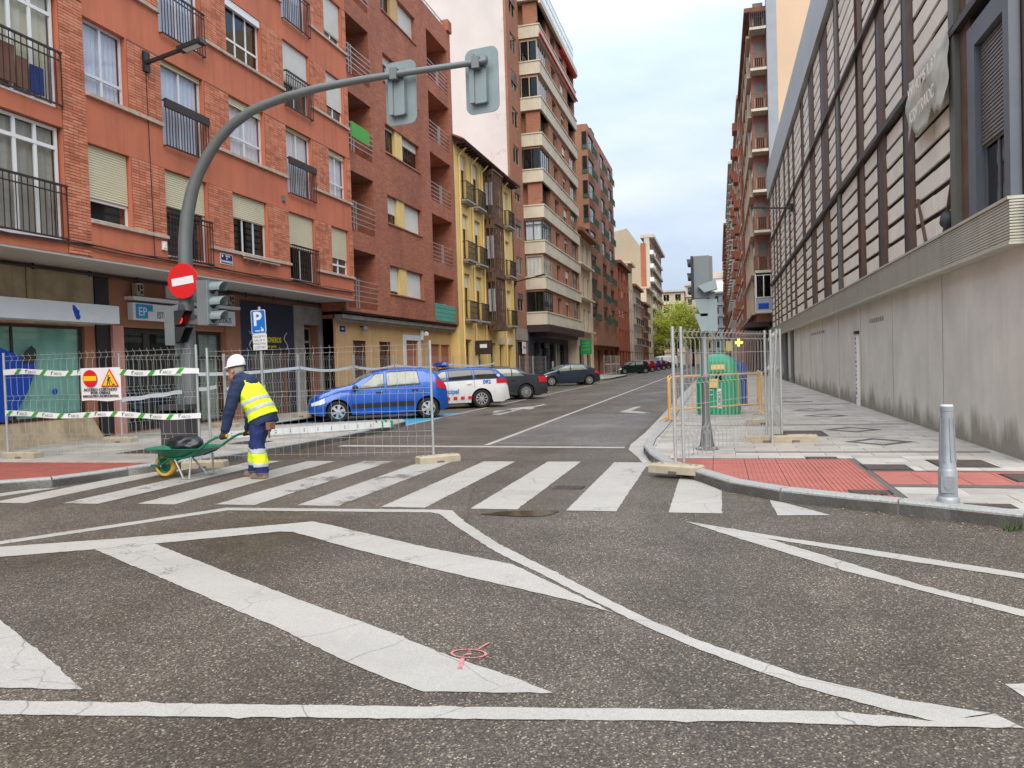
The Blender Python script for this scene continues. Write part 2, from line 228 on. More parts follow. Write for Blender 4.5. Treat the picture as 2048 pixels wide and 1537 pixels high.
class MB:
    def __init__(s): s.v, s.f, s.mi = [], [], []
    def add(s, vs, fs, mi=0):
        o = len(s.v); s.v += [tuple(v) for v in vs]; s.f += [tuple(i+o for i in f) for f in fs]; s.mi += [mi]*len(fs); return s
    def hexa(s, p, mi=0): return s.add(p, BOXF, mi)
    def box(s, x0, x1, y0, y1, z0, z1, mi=0):
        return s.hexa([(x0, y0, z0), (x1, y0, z0), (x1, y1, z0), (x0, y1, z0), (x0, y0, z1), (x1, y0, z1), (x1, y1, z1), (x0, y1, z1)], mi)
    def fb(s, F, u0, u1, d0, d1, z0, z1, mi=0):
        return s.hexa([F.pt(u0, d0, z0), F.pt(u1, d0, z0), F.pt(u1, d1, z0), F.pt(u0, d1, z0), F.pt(u0, d0, z1), F.pt(u1, d0, z1), F.pt(u1, d1, z1), F.pt(u0, d1, z1)], mi)
    def beam(s, a, b, w, h=None, up=(0, 0, 1), mi=0):
        a, b = Vector(a), Vector(b); h = h or w; d = (b-a).normalized(); x = d.cross(Vector(up))
        if x.length < 1e-4: x = d.cross(Vector((1, 0, 0)))
        x.normalize(); y = x.cross(d); x *= w/2; y *= h/2
        return s.hexa([a-x-y, a+x-y, a+x+y, a-x+y, b-x-y, b+x-y, b+x+y, b-x+y], mi)
    def tube(s, pts, r, n=8, mi=0, caps=True):
        pts = [Vector(p) for p in pts]; rr = r if isinstance(r, (list, tuple)) else [r]*len(pts); base = len(s.v); prev = None
        for i, p in enumerate(pts):
            t = (pts[min(i+1, len(pts)-1)]-pts[max(i-1, 0)]).normalized()
            if prev is None: x = t.orthogonal().normalized()
            else: x = (prev-t*prev.dot(t)); x = x.normalized() if x.length > 1e-5 else t.orthogonal().normalized()
            prev = x; y = t.cross(x)
            s.v += [tuple(p+(x*math.cos(2*math.pi*k/n)+y*math.sin(2*math.pi*k/n))*rr[i]) for k in range(n)]
        for i in range(len(pts)-1):
            for k in range(n):
                s.f.append((base+i*n+k, base+i*n+(k+1) % n, base+(i+1)*n+(k+1) % n, base+(i+1)*n+k)); s.mi.append(mi)
        if caps:
            s.f.append(tuple(base+k for k in range(n))[::-1]); s.f.append(tuple(base+(len(pts)-1)*n+k for k in range(n))); s.mi += [mi, mi]
        return s
    def wire(s, pts, r, mi=0):  # 3-sided thin wire
        return s.tube(pts, r, 3, mi, False)
    def lathe(s, prof, n=20, mtx=None, mi=0, caps=True):
        base = len(s.v); m = mtx or Matrix()
        for (r, z) in prof: s.v += [tuple(m @ Vector((r*math.cos(2*math.pi*k/n), r*math.sin(2*math.pi*k/n), z))) for k in range(n)]
        for i in range(len(prof)-1):
            for k in range(n): s.f.append((base+i*n+k, base+i*n+(k+1) % n, base+(i+1)*n+(k+1) % n, base+(i+1)*n+k)); s.mi.append(mi)
        if caps and prof[0][0] > 1e-4: s.f.append(tuple(base+k for k in range(n))[::-1]); s.mi.append(mi)
        if caps and prof[-1][0] > 1e-4: s.f.append(tuple(base+(len(prof)-1)*n+k for k in range(n))); s.mi.append(mi)
        return s
    def prism(s, poly, z0, z1, mi=0, top=True):
        n = len(poly); vs = [(*p, z0) for p in poly]+[(*p, z1) for p in poly]
        fs = [(i, (i+1) % n, n+(i+1) % n, n+i) for i in range(n)]
        if top: fs += [tuple(range(n, 2*n)), tuple(range(n))[::-1]]
        return s.add(vs, fs, mi)
    def mprism(s, m, poly, z0, z1, mi=0):  # prism in a matrix frame
        n = len(poly); vs = [m @ Vector((*p, z0)) for p in poly]+[m @ Vector((*p, z1)) for p in poly]
        return s.add(vs, [(i, (i+1) % n, n+(i+1) % n, n+i) for i in range(n)]+[tuple(range(n, 2*n)), tuple(range(n))[::-1]], mi)
    def loft(s, rings, mi=0, caps=True):
        n = len(rings[0]); base = len(s.v)
        for r in rings: s.v += [tuple(p) for p in r]
        for i in range(len(rings)-1):
            for k in range(n): s.f.append((base+i*n+k, base+i*n+(k+1) % n, base+(i+1)*n+(k+1) % n, base+(i+1)*n+k)); s.mi.append(mi)
        if caps: s.f += [tuple(base+k for k in range(n))[::-1], tuple(base+(len(rings)-1)*n+k for k in range(n))]; s.mi += [mi, mi]
        return s
    def mesh(s, name, mats, smooth=False, norm=True):
        me = bpy.data.meshes.new(name); me.from_pydata(s.v, [], s.f)
        for m in (mats if isinstance(mats, (list, tuple)) else [mats]): me.materials.append(M[m] if isinstance(m, str) else m)
        me.polygons.foreach_set('material_index', s.mi)
        if norm:
            bm = bmesh.new(); bm.from_mesh(me); bmesh.ops.recalc_face_normals(bm, faces=bm.faces); bm.to_mesh(me); bm.free()
        if smooth:
            me.polygons.foreach_set('use_smooth', [True]*len(me.polygons))
            if smooth is not True: me.set_sharp_from_angle(angle=R(smooth))
        me.update(); return me
    def build(s, name, mats, parent=None, local=False, smooth=False, norm=True):
        return put(name, s.mesh(name, mats, smooth, norm), parent, local)
def put(name, me, parent=None, local=False):
    o = bpy.data.objects.new(name, me); C.objects.link(o)
    if parent is not None:
        o.parent = parent
        if not local and parent.parent is None: o.matrix_parent_inverse = parent.matrix_basis.inverted()
    return o
def tag(o, label, cat, group=None):
    o['label'] = label; o['category'] = cat
    if group: o['group'] = group
    return o
def thing(name, label, cat, loc=(0, 0, 0), rz=0, group=None):
    o = bpy.data.objects.new(name, None); C.objects.link(o); o.location = loc; o.rotation_euler = (0, 0, rz); o.empty_display_size = .2
    return tag(o, label, cat, group)
def struct(o, kind='structure'): o['kind'] = kind; return o
def copy_tree(o, parent=None):
    c = o.copy(); C.objects.link(c); c.parent = parent
    for ch in o.children: copy_tree(ch, c)
    return c
def text(name, body, size, m, mtx, parent=None, align='CENTER', ext=.003, bold=0, sx=1, local=False):
    cu = bpy.data.curves.new(name, 'FONT'); cu.body = body; cu.size = size; cu.align_x = align; cu.align_y = 'CENTER'; cu.extrude = ext; cu.offset = bold; cu.resolution_u = 3
    t = bpy.data.objects.new(name, cu); C.objects.link(t); dg = bpy.context.evaluated_depsgraph_get(); me = bpy.data.meshes.new_from_object(t.evaluated_get(dg))
    bpy.data.objects.remove(t); me.materials.clear(); me.materials.append(M[m]); me.transform(mtx @ Matrix.Diagonal((sx, 1, 1, 1))); me.name = name
    return put(name, me, parent, local)
def clip(poly, x0, x1, y0, y1):
    for ax, lim, sg in ((0, x0, 1), (0, x1, -1), (1, y0, 1), (1, y1, -1)):
        out = []
        for i in range(len(poly)):
            a, b = poly[i-1], poly[i]; ia, ib = sg*(a[ax]-lim) >= 0, sg*(b[ax]-lim) >= 0
            if ia != ib:
                t = (lim-a[ax])/(b[ax]-a[ax]); out.append((a[0]+t*(b[0]-a[0]), a[1]+t*(b[1]-a[1])))
            if ib: out.append(b)
        poly = out
        if len(poly) < 3: return []
    return poly
def area(p): return abs(sum(p[i-1][0]*p[i][1]-p[i][0]*p[i-1][1] for i in range(len(p))))/2

# ------------------------------------------------------------------ ground, road, markings
road = struct(MB().add([(-400, -300, 0), (400, -300, 0), (400, 700, 0), (-400, 700, 0)], [(0, 1, 2, 3)]).build('road', 'asphalt'))
def sheet(name, poly, m, z=.004, parent=road):
    rd = random.Random(int(1000*abs(poly[0][0]+3*poly[0][1]))); out = []
    for i, a in enumerate(poly):   # ragged, slightly chipped paint edges
        b = poly[(i+1) % len(poly)]; a, b = Vector(a), Vector(b); d = b-a; L = d.length; near = min(a.length, b.length) < 14
        n = max(1, int(L/.05)) if near and L > .1 else 1; nr = Vector((-d.y, d.x)).normalized() if L else Vector((0, 0))
        for q in range(n): out.append(tuple(a+d*q/n+(nr*(rd.uniform(-.005, .005)+(rd.uniform(0, .014) if rd.random() < .06 else 0)) if q else Vector((0, 0)))))
    return MB().add([(x, y, z) for x, y in out], [tuple(range(len(out)))]).build(name, m, parent, norm=False)
for k in range(-1, 10):     # zebra bars, one object each
    xr = -1.02*k; y0 = 7.64-.042*max(0, k-4)**1.15; y1 = 11.44
    p = [(xr-.51, y0), (xr, y0), (xr, y1), (xr-.51, y1)]
    if k == -1: p = [(.50, 7.60), (.98, 7.66), (.60, 8.28), (.56, 8.32), (.48, 8.42)]
    if k == 0: p = [(-.51, y0), (0, y0), (0, 8.95), (-.25, 9.6), (-.51, 10.2)]
    if k == 1: p = [(xr-.51, y0), (xr, y0), (xr, 10.9), (xr-.1, 11.38), (xr-.51, 11.38)]
    if k >= 8: y1 = 10.2-.9*(k-8); p = [(xr-.51, y0), (xr, y0), (xr, y1+.3), (xr-.51, y1-.2)]
    if k == 9: p = [(-9.55, 7.3), (-9.18, 7.27), (-8.78, 8.55), (-9.1, 8.40)]
    sheet('zebra_stripe', p, 'paint_worn' if k in (4, 5, 7, -1) else 'paint')
sheet('repair_patch', [(-4.16, 13.95), (-1.62, 13.45), (-1.62, 21.5), (-4.16, 22.3)], 'patch', .002); sheet('repair_patch', [(-.9, 2.0), (2.4, 1.2), (6, 2.6), (5.5, 3.4), (1.3, 2.75)], 'patch', .002)
def strip(name, a, b, m='paint', z=.004): sheet(name, a+b[::-1], m, z)
L1a = [(-9.2, 3.9), (-6.5, 5.64), (-5.95, 6.46), (-5.34, 7.42), (-2.85, 7.55), (-2.71, 7.52), (-2.39, 6.98), (-1.8, 6.13), (-1.22, 5.43), (-.77, 4.87), (-.42, 4.45), (-.13, 4.16), (.33, 3.79), (.72, 3.60), (1.05, 3.53)]
L1b = [(-9.1, 3.75), (-6.38, 5.53), (-5.84, 6.33), (-5.22, 7.28), (-2.90, 7.40), (-2.78, 7.33), (-2.34, 6.68), (-1.76, 5.88), (-1.17, 5.20), (-.74, 4.69), (-.40, 4.30), (-.13, 4.03), (.32, 3.66), (.69, 3.46), (.83, 3.40)]
strip('edge_line', L1a, L1b)
sheet('chevron_bar', [(-9.0, 4.1), (-6.28, 5.45), (-5.39, 5.9), (-4.19, 6.66), (-3.93, 6.83), (-3.6, 6.66), (-2.4, 5.96), (-1.53, 5.53), (-1.2, 5.17), (-.64, 4.54), (-.9, 4.71), (-1.38, 4.96), (-2.16, 5.36), (-3.03, 5.85), (-3.87, 6.36), (-4.01, 6.36), (-4.88, 5.77), (-5.29, 5.49), (-5.93, 5.14), (-8.8, 3.75)], 'paint')
sheet('chevron_bar', [(-5.28, 5.485), (-4.89, 5.755), (-3.5, 4.93), (-2.52, 4.37), (-1.88, 4.02), (-1.37, 3.71), (-.99, 3.52), (-.76, 3.38), (-1.35, 3.28), (-1.53, 3.36), (-1.9, 3.56), (-2.51, 3.94), (-3.32, 4.39), (-4.39, 4.99)], 'paint')
sheet('chevron_bar', [(-6.2, 4.88), (-4.37, 3.77), (-3.8, 3.45), (-3.38, 3.22), (-2.99, 2.99), (-3.42, 2.93), (-3.75, 2.88), (-6.8, 4.58)], 'paint', .0046)
strip('edge_line', [(-6.4, 2.29), (-3.28, 2.81), (-2.08, 3.0), (-.91, 3.2), (.09, 3.37), (.47, 3.43), (.83, 3.405), (1.06, 3.525)], [(-6.3, 2.17), (-3.15, 2.69), (-2.0, 2.89), (-.88, 3.09), (.09, 3.26), (.48, 3.31), (.85, 3.365), (1.13, 3.41)], z=.0045)
strip('edge_line', [(-.34, 7.25), (.38, 6.74), (1.26, 6.22), (1.93, 5.79), (3.5, 4.8)], [(.345, 6.63), (.36, 6.62), (1.22, 6.06), (1.88, 5.66), (3.4, 4.68)])
strip('edge_line', [(.345, 6.63), (.87, 5.91), (1.23, 5.39), (1.65, 4.98), (2.9, 3.8)], [(-.34, 7.25), (.21, 6.48), (.83, 5.66), (1.61, 4.85), (2.8, 3.65)])
sheet('edge_line', [(1.2, 3.85), (1.5, 3.93), (1.6, 3.75), (1.25, 3.68)], 'paint')
def bar(name, x0, x1, y0, y1, m='paint', z=.004): sheet(name, [(x0, y0), (x1, y0), (x1, y1), (x0, y1)], m, z)
sheet('stop_line', [(-7.25, 13.62), (-1.6, 13.22), (-1.6, 13.42), (-7.25, 13.88)], 'paint')
bar('lane_line', -4.30, -4.18, 13.78, 120); bar('lane_line', -8.0, -7.88, 21.5, 140, z=.0048); bar('bay_line', -7.96, -7.84, 17.8, 21.4)
sheet('blue_bay_marking', [(-7.97, 18.0), (-7.97, 23.4), (-11.6, 21.3), (-11.6, 18.0), (-8.7, 19.1), (-8.2, 19.15)], 'paint_blue')
for (x, y) in ((-6.45, 24.3), (-2.35, 22.6)):
    sheet('lane_arrow', [(x-.10, y-2.2), (x+.10, y-2.2), (x+.10, y+.6), (x+.42, y+.2), (x+.42, y+1.0), (x, y+2.0), (x-.42, y+1.0), (x-.42, y+.2), (x-.10, y+.6)] if x < -5 else [(x-.5, y), (x-.3, y+2.6), (x-.1, y+2.6), (x-.22, y+.55), (x+.45, y-.3), (x+.3, y-.75)], 'paint_worn')
sheet('lane_arrow', [(-6.75, 22.4), (-6.6, 22.2), (-6.05, 27.2), (-6.25, 27.6), (-6.5, 24.6), (-7.1, 24.2)], 'paint_worn', z=.005)
# pink survey mark sprayed on the chevron
mk = MB(); c0 = Vector((-1.29, 3.76))
for k in range(20):
    a, b = 2*math.pi*k/20, 2*math.pi*(k+1)/20
    q = [(c0.x+r*math.cos(t)*1.0, c0.y+r*.62*math.sin(t), .0068) for r, t in ((.085, a), (.10, a), (.10, b), (.085, b))]
    mk.add(q, [(0, 1, 2, 3)])
for a, b, w in (((-1.30, 3.69), (-1.27, 3.56), .022), ((-1.26, 3.83), (-1.23, 3.93), .012), ((-1.30, 3.75), (-1.275, 3.76), .022)):
    d = Vector(b)-Vector(a); n = Vector((-d.y, d.x)).normalized()*w/2; A, B = Vector(a), Vector(b)
    mk.add([(*(A-n), .0066), (*(B-n), .0066), (*(B+n), .0066), (*(A+n), .0066)], [(0, 1, 2, 3)])
mk.build('survey_mark', 'spray', road)
def blob(cx, cy, rx, ry, n=28, seed=1, rot=0):
    rd = random.Random(seed); ph = [rd.uniform(0, 6.28) for _ in range(4)]; out = []
    for k in range(n):
        t = 2*math.pi*k/n; r = 1+.18*math.sin(2*t+ph[0])+.12*math.sin(3*t+ph[1])+.08*math.sin(5*t+ph[2])
        x, y = rx*r*math.cos(t), ry*r*math.sin(t); out.append((cx+x*math.cos(rot)-y*math.sin(rot), cy+x*math.sin(rot)+y*math.cos(rot)))
    return out
k_ = N('puddle_water'); k_.set(col=(.05, .041, .029), rough=.1, spec=.6); M['puddle'] = k_.m
k_ = N('damp_asphalt'); k_.set(col=k_.ramp(k_.noise(k_.pos(), 60, 3), (.3, (.04, .034, .027)), (.7, (.095, .082, .065))), rough=.22); M['damp'] = k_.m
for i, (cx, cy, rx, ry, m, rot, lab) in enumerate(((-1.93, 7.44, .42, .13, 'puddle', .1, 'shallow brown puddle at the near ends of the middle zebra bars'), (-6.7, 23.3, 1.0, .22, 'damp', 1.45, 'damp dark patch beside the faded lane arrow near the parked police estate'))):
    tag(MB().add([(x, y, .0062) for x, y in blob(cx, cy, rx, ry, 30, i, rot)], [tuple(range(30))]).build('puddle', m), lab, 'puddle')
t = thing('drain_cover', 'small square iron drain cover set in the zebra crossing asphalt', 'drain cover', (-1.77, 9.05, 0))
MB().box(-1.95, -1.59, 8.93, 9.17, 0, .008).build('frame', 'cover', t)
g = MB()
for k in range(6): g.box(-1.92+k*.058, -1.885+k*.058, 8.95, 9.15, .009, .012)
g.build('grate', 'trim', t)

# scraps of litter and grit caught along the gutters
rd = random.Random(21); b = MB()
for k in range(150):
    side = rd.random(); q = rd.random()
    if side < .5: x, y = (lambda t_: (-.25+2.66*t_+rd.gauss(-.12, .06), 9.57-2.36*t_**.8-abs(rd.gauss(.1, .1))))(q)
    else: x, y = rd.uniform(-9.2, -7.7), 0; y = 8.4+(x+9.2)*2.2-abs(rd.gauss(.15, .1)); x += .25
    r_ = rd.uniform(.004, .016); a = rd.uniform(0, 6.28); b.add([(x+r_*math.cos(a+t_)*rd.uniform(.6, 1.3), y+r_*math.sin(a+t_)*rd.uniform(.6, 1.3), .006+rd.uniform(0, .006)) for t_ in (0, 1.6, 3.1, 4.7)], [(0, 1, 2, 3)])
M['grit'] = mat('gutter_grit', (.34, .28, .2), .9, .6, 40); struct(tag(b.build('litter', 'grit', norm=False), 'scattered grit and leaf scraps along the gutters', 'litter'), 'stuff')

# ------------------------------------------------------------------ pavements
def resample(pts, step):
    out = [Vector(pts[0])]
    for i in range(len(pts)-1):
        a, b = Vector(pts[i]), Vector(pts[i+1]); n = max(1, round((b-a).length/step))
        out += [a.lerp(b, k/n) for k in range(1, n+1)]
    return out
def offs(pts, d):
    out = []
    for i, p in enumerate(pts):
        t = (pts[min(i+1, len(pts)-1)]-pts[max(i-1, 0)]); n = Vector((t.y, -t.x)).normalized(); out.append(p+n*d)
    return out
def kerb(parent, pts, side, step=1.0, w=.15, top=.135, far=60):
    """granite kerb stones, each its own piece; side=+1 when the pavement lies to the right of the line"""
    q = resample(pts, .5); inn = offs(q, side*w); i = 0; rest = MB()
    while i < len(q)-1:
        j = min(i+2 if q[i].y < 22 else i+6, len(q)-1); tgt = MB() if q[i].y < 30 and abs(q[i].x) < 20 else rest
        for a in range(i, j):
            A, B, D, E_ = q[a], q[a+1], inn[a+1], inn[a]
            if a == i: e = (B-A)*.018; A = A+e; E_ = E_+e
            if a == j-1: e = (B-A)*.018; B = B-e; D = D-e
            bv = .018; ci, cj = (E_-A)*(bv/w), (D-B)*(bv/w)
            tgt.add([(*A, -.02), (*B, -.02), (*B, top-bv), (*A, top-bv), (*(A+ci), top), (*(B+cj), top), (*D, top), (*E_, top), (*D, -.02), (*E_, -.02)], [(0, 1, 2, 3), (3, 2, 5, 4), (4, 5, 6, 7), (7, 6, 8, 9)]+([(0, 3, 4, 7, 9)] if a == i else [])+([(1, 8, 6, 5, 2)] if a == j-1 else []))
        if tgt is not rest: tgt.build('kerb_stone', 'granite', parent)
        i = j
    if rest.v: struct(rest.build('kerb_stone', 'granite', parent), 'stuff')
RK = [(30, -4.5), (12, 2.6), (6, 5.4), (3.3, 6.72), (2.41, 7.21), (1.94, 7.53), (1.57, 7.76), (1.19, 7.96), (.58, 8.36), (.09, 8.88), (-.25, 9.57), (-.78, 10.6), (-1.02, 11.5), (-1.2, 12.5), (-1.24, 13.6), (-1.2, 16), (-1.2, 260)]
LK = [(-60, 5.2), (-14, 6.6), (-11.4, 7.35), (-9.44, 8.23), (-8.95, 8.60), (-8.71, 9.2), (-8.50, 10.06), (-8.29, 10.64), (-8.09, 11.26), (-7.96, 12.09), (-7.8, 13.18), (-7.66, 14.95), (-7.69, 16.55), (-7.86, 18.5), (-8.2, 19.1), (-8.7, 19.0), (-11.3, 17.45), (-11.7, 17.9), (-11.7, 58), (-9.0, 62), (-8.7, 64), (-8.7, 76), (-9.1, 78), (-11.7, 81), (-11.7, 205)]
PR = RK+[(40, 260), (40, -4.5)]; PL = LK+[(-60, 205)]
pav_r = struct(MB().prism([(x, y) for x, y in PR], -.05, .10).build('pavement_right', 'joint'))
pav_l = struct(MB().prism([(x, y) for x, y in PL], -.05, .10).build('pavement_left', 'joint'))
kerb(pav_r, RK, 1); kerb(pav_l, LK, -1)
def inner(poly_line, side, d=.16):
    q = [Vector(p) for p in poly_line]; return [tuple(p) for p in offs(q, side*d)]
IR = inner(RK, 1)+[(40, 260), (40, -4.5)]; IL = inner(LK, -1)+[(-60, 205)]
def paving(parent, poly, rect, w, h, mats, skip=(), name='paving_slab', z=.12, gap=.008, single=True, bond=.5, ridge=0):
    x0, x1, y0, y1 = rect; rest = MB(); rd = random.Random(int(x0*7+y0*13)); ny = math.ceil((y1-y0)/h-1e-6); rg = MB(); n = 0
    sm = {}
    for j in range(ny):
        off = -w*bond*(j % 2); xx = x0+off
        while xx < x1:
            a, b, c, d = max(x0, xx)+gap/2, min(x1, xx+w)-gap/2, y0+j*h+gap/2, min(y1, y0+(j+1)*h)-gap/2; xx += w
            if b-a < .03 or any(a < s[1] and b > s[0] and c < s[3] and d > s[2] for s in skip): 
                if b-a < .03: continue
                cs = [(a, b, c, d)]
                for s in skip:   # cut the slab round inserts
                    nx = []
                    for (a_, b_, c_, d_) in cs:
                        if not (a_ < s[1] and b_ > s[0] and c_ < s[3] and d_ > s[2]): nx.append((a_, b_, c_, d_)); continue
                        if a_ < s[0]: nx.append((a_, s[0], c_, d_))
                        if b_ > s[1]: nx.append((s[1], b_, c_, d_))
                        ia, ib = max(a_, s[0]), min(b_, s[1])
                        if c_ < s[2]: nx.append((ia, ib, c_, s[2]))
                        if d_ > s[3]: nx.append((ia, ib, s[3], d_))
                    cs = nx
            else: cs = [(a, b, c, d)]
            for (a, b, c, d) in cs:
                if b-a < .02 or d-c < .02: continue
                p = clip(poly, a, b, c, d)
                if len(p) < 3 or area(p) < .0012: continue
                zz = z+rd.uniform(-.0015, .0015); m = rd.choice(mats)
                if single: MB().prism(p, .095, zz).build(name, m, parent); n += 1
                else: sm.setdefault(m, MB()).prism(p, .095, zz)
                if ridge:
                    k = math.ceil(a/ridge)
                    while k*ridge < b:
                        r = clip(poly, max(a, k*ridge), min(b, k*ridge+ridge*.5), c, d); k += 1
                        if len(r) > 2: rg.prism(r, z-.003, z+.006)
    for m, mb in sm.items(): struct(mb.build(name, m, parent), 'stuff')
    if rg.v: struct(rg.build('tile_ridge', mats[0], parent), 'stuff')
    return n
slabs = ['slab', 'slab', 'slab3', 'slab2']
RCOV = [(1.07, 1.78, 13.95, 15.0), (1.1, 1.5, 10.88, 11.12), (1.22, 1.62, 8.12, 8.4), (2.5, 3.15, 10.1, 10.82), (2.95, 3.6, 9.0, 9.62), (1.66, 2.18, 9.86, 10.36), (2.1, 2.48, 7.5, 7.74)]
red1 = (-1.3, 1.62, 6.8, 10.87); red2 = (1.70, 3.6, 8.8, 9.72); dk1 = (1.62, 1.70, 6.8, 10.95); dk2 = (1.70, 3.6, 9.72, 9.84); dk3 = (1.70, 3.6, 8.62, 8.8); dk4 = (-1.3, 1.62, 10.87, 10.95)
paving(pav_r, IR, red1, .4, .4, ['redtile'], RCOV, 'tactile_tile', bond=0, ridge=.05)
paving(pav_r, IR, red2, .4, .46, ['redtile'], RCOV, 'tactile_tile', bond=0)
for q in (dk1, dk2, dk3, dk4): paving(pav_r, IR, q, .6, .6, ['darkslab'], RCOV, 'border_slab', bond=0)
paving(pav_r, IR, (1.70, 3.6, 9.84, 10.95), .6, .37, slabs, RCOV); paving(pav_r, IR, (1.70, 6, 5.0, 8.62), .6, .4, slabs, RCOV)
paving(pav_r, IR, (3.6, 6, 8.62, 10.95), .6, .4, slabs)
paving(pav_r, IR, (-1.3, 3.6, 10.95, 15.2), .6, .3, slabs, RCOV)
paving(pav_r, IR, (-1.3, 3.6, 15.2, 42), .6, .3, slabs, single=False); paving(pav_r, IR, (-1.3, 3.6, 42, 120), 2.4, 1.2, slabs, single=False)
paving(pav_r, IR, (6, 20, -3, 10.95), 1.2, .8, slabs, single=False)
# dark lozenge inlays in the pavement
for i, (cx, cy) in enumerate(((2.37, 13.0), (2.32, 15.1), (2.3, 18.6), (2.25, 20.6), (2.2, 24.4), (2.2, 26.6), (2.15, 30.4), (2.15, 32.6), (2.1, 36.4), (2.1, 38.8))):
    o_, n_ = [(.50, 0), (0, .52), (-.50, 0), (0, -.52)], [(.34, 0), (0, .36), (-.34, 0), (0, -.36)]
    mb = MB()
    for k in range(4):
        q = [o_[k], o_[(k+1) % 4], n_[(k+1) % 4], n_[k]]; mb.add([(cx+x, cy+y, .1245) for x, y in q], [(0, 1, 2, 3)])
    mb.build('lozenge_inlay', 'darkslab', pav_r)
for (x0, y0) in ((-.9, 16.2), (.2, 11.6), (.25, 23.0), (-.9, 22.9)):
    mb = MB(); mb.box(x0, 3.5, y0, y0+.09, .12, .1235); mb.build('band_inlay', 'darkslab', pav_r)
covlab = ['large rusty utility cover behind the far fence foot on the paving', 'narrow iron cover at the upper edge of the red tactile paving', 'dark iron cover let into the lower corner of the red tactile paving', 'wide dark iron cover between the concrete wall and the red strip', 'dark iron cover at the end of the red strip by the wall', 'dark square cover at the corner where red strip and ribbed tiles meet', 'rusty cover in the paving beside the foot of the bollard']
for q, lb in zip(RCOV, covlab):
    t = thing('utility_cover', lb, 'utility cover', ((q[0]+q[1])/2, (q[2]+q[3])/2, .12), 0, 'utility covers in the pavement')
    MB().box(q[0]+.005, q[1]-.005, q[2]+.005, q[3]-.005, .09, .121).build('frame', 'trim', t); MB().box(q[0]+.03, q[1]-.03, q[2]+.03, q[3]-.03, .1, .1255).build('lid', 'cover', t)
# pale concrete gutter along the far right kerb
gp = [(-1.02, 10.9), (-1.25, 12.0), (-1.5, 13.0), (-1.55, 13.8), (-1.5, 16), (-1.55, 40), (-1.55, 120)]; gi = [(-.78, 10.62), (-1.01, 11.5), (-1.19, 12.5), (-1.23, 13.6), (-1.19, 16), (-1.19, 40), (-1.19, 120)]
mb = MB()
for i in range(len(gp)-1): mb.add([(*gp[i], .007), (*gi[i], .007), (*gi[i+1], .007), (*gp[i+1], .007)], [(0, 1, 2, 3)])
struct(mb.build('gutter', 'gutter'))
LCOV = [(-10.5, -9.6, 11.5, 12.1), (-9.3, -8.6, 13.0, 13.6)]
paving(pav_l, IL, (-14.2, -7.4, 6.4, 10.25), .4, .4, ['redtile'], (), 'tactile_tile', bond=0, ridge=.05)
paving(pav_l, IL, (-13.9, -7.4, 10.25, 17.0), .6, .42, slabs, LCOV)
paving(pav_l, IL, (-13.9, -7.4, 17.0, 30), .6, .42, slabs, single=False); paving(pav_l, IL, (-13.9, -7.4, 30, 120), 2.4, 1.2, slabs, single=False); paving(pav_l, IL, (-30, -13.9, 6.4, 13), 1.2, .8, slabs, single=False)
for q, lb in zip(LCOV, ('iron service cover in the slabs behind the work signs', 'iron service cover in the slabs near the aluminium ladder')):
    t = thing('utility_cover', lb, 'utility cover', ((q[0]+q[1])/2, (q[2]+q[3])/2, .12), 0, 'utility covers in the pavement')
    MB().box(q[0]+.005, q[1]-.005, q[2]+.005, q[3]-.005, .09, .121).build('frame', 'trim', t); MB().box(q[0]+.03, q[1]-.03, q[2]+.03, q[3]-.03, .1, .1255).build('lid', 'cover', t)

# ------------------------------------------------------------------ building helpers
def facade(parent, F, u0, u1, z0, z1, ops, depth=.3, wall='orange', room='room', name='wall', back=True, side=1.0):
    us = sorted({u0, u1, *[o[0] for o in ops], *[o[1] for o in ops]}); zs = sorted({z0, z1, *[o[2] for o in ops], *[o[3] for o in ops]})
    us = [u for u in us if u0 <= u <= u1]; zs = [z for z in zs if z0 <= z <= z1]; mb = MB()
    for i in range(len(us)-1):
        for j in range(len(zs)-1):
            cu, cz = (us[i]+us[i+1])/2, (zs[j]+zs[j+1])/2
            if any(o[0] < cu < o[1] and o[2] < cz < o[3] for o in ops): continue
            mb.add([F.pt(us[i], 0, zs[j]), F.pt(us[i+1], 0, zs[j]), F.pt(us[i+1], 0, zs[j+1]), F.pt(us[i], 0, zs[j+1])], [(0, 1, 2, 3)])
    for o in ops:
        a, b, c, d = o[:4]; dp = o[4] if len(o) > 4 else depth
        for (p, q) in (((a, c), (b, c)), ((b, c), (b, d)), ((b, d), (a, d)), ((a, d), (a, c))):
            mb.add([F.pt(p[0], 0, p[1]), F.pt(q[0], 0, q[1]), F.pt(q[0], -dp, q[1]), F.pt(p[0], -dp, p[1])], [(0, 1, 2, 3)])
        if back: mb.add([F.pt(a, -dp, c), F.pt(b, -dp, c), F.pt(b, -dp, d), F.pt(a, -dp, d)], [(0, 1, 2, 3)], 1)
    for (p, q) in (((u0, z0), (u1, z0)), ((u1, z0), (u1, z1)), ((u1, z1), (u0, z1)), ((u0, z1), (u0, z0))):
        mb.add([F.pt(p[0], 0, p[1]), F.pt(q[0], 0, q[1]), F.pt(q[0], -side, q[1]), F.pt(p[0], -side, p[1])], [(0, 1, 2, 3)])
    return mb.build(name, [wall, room], parent, norm=False)
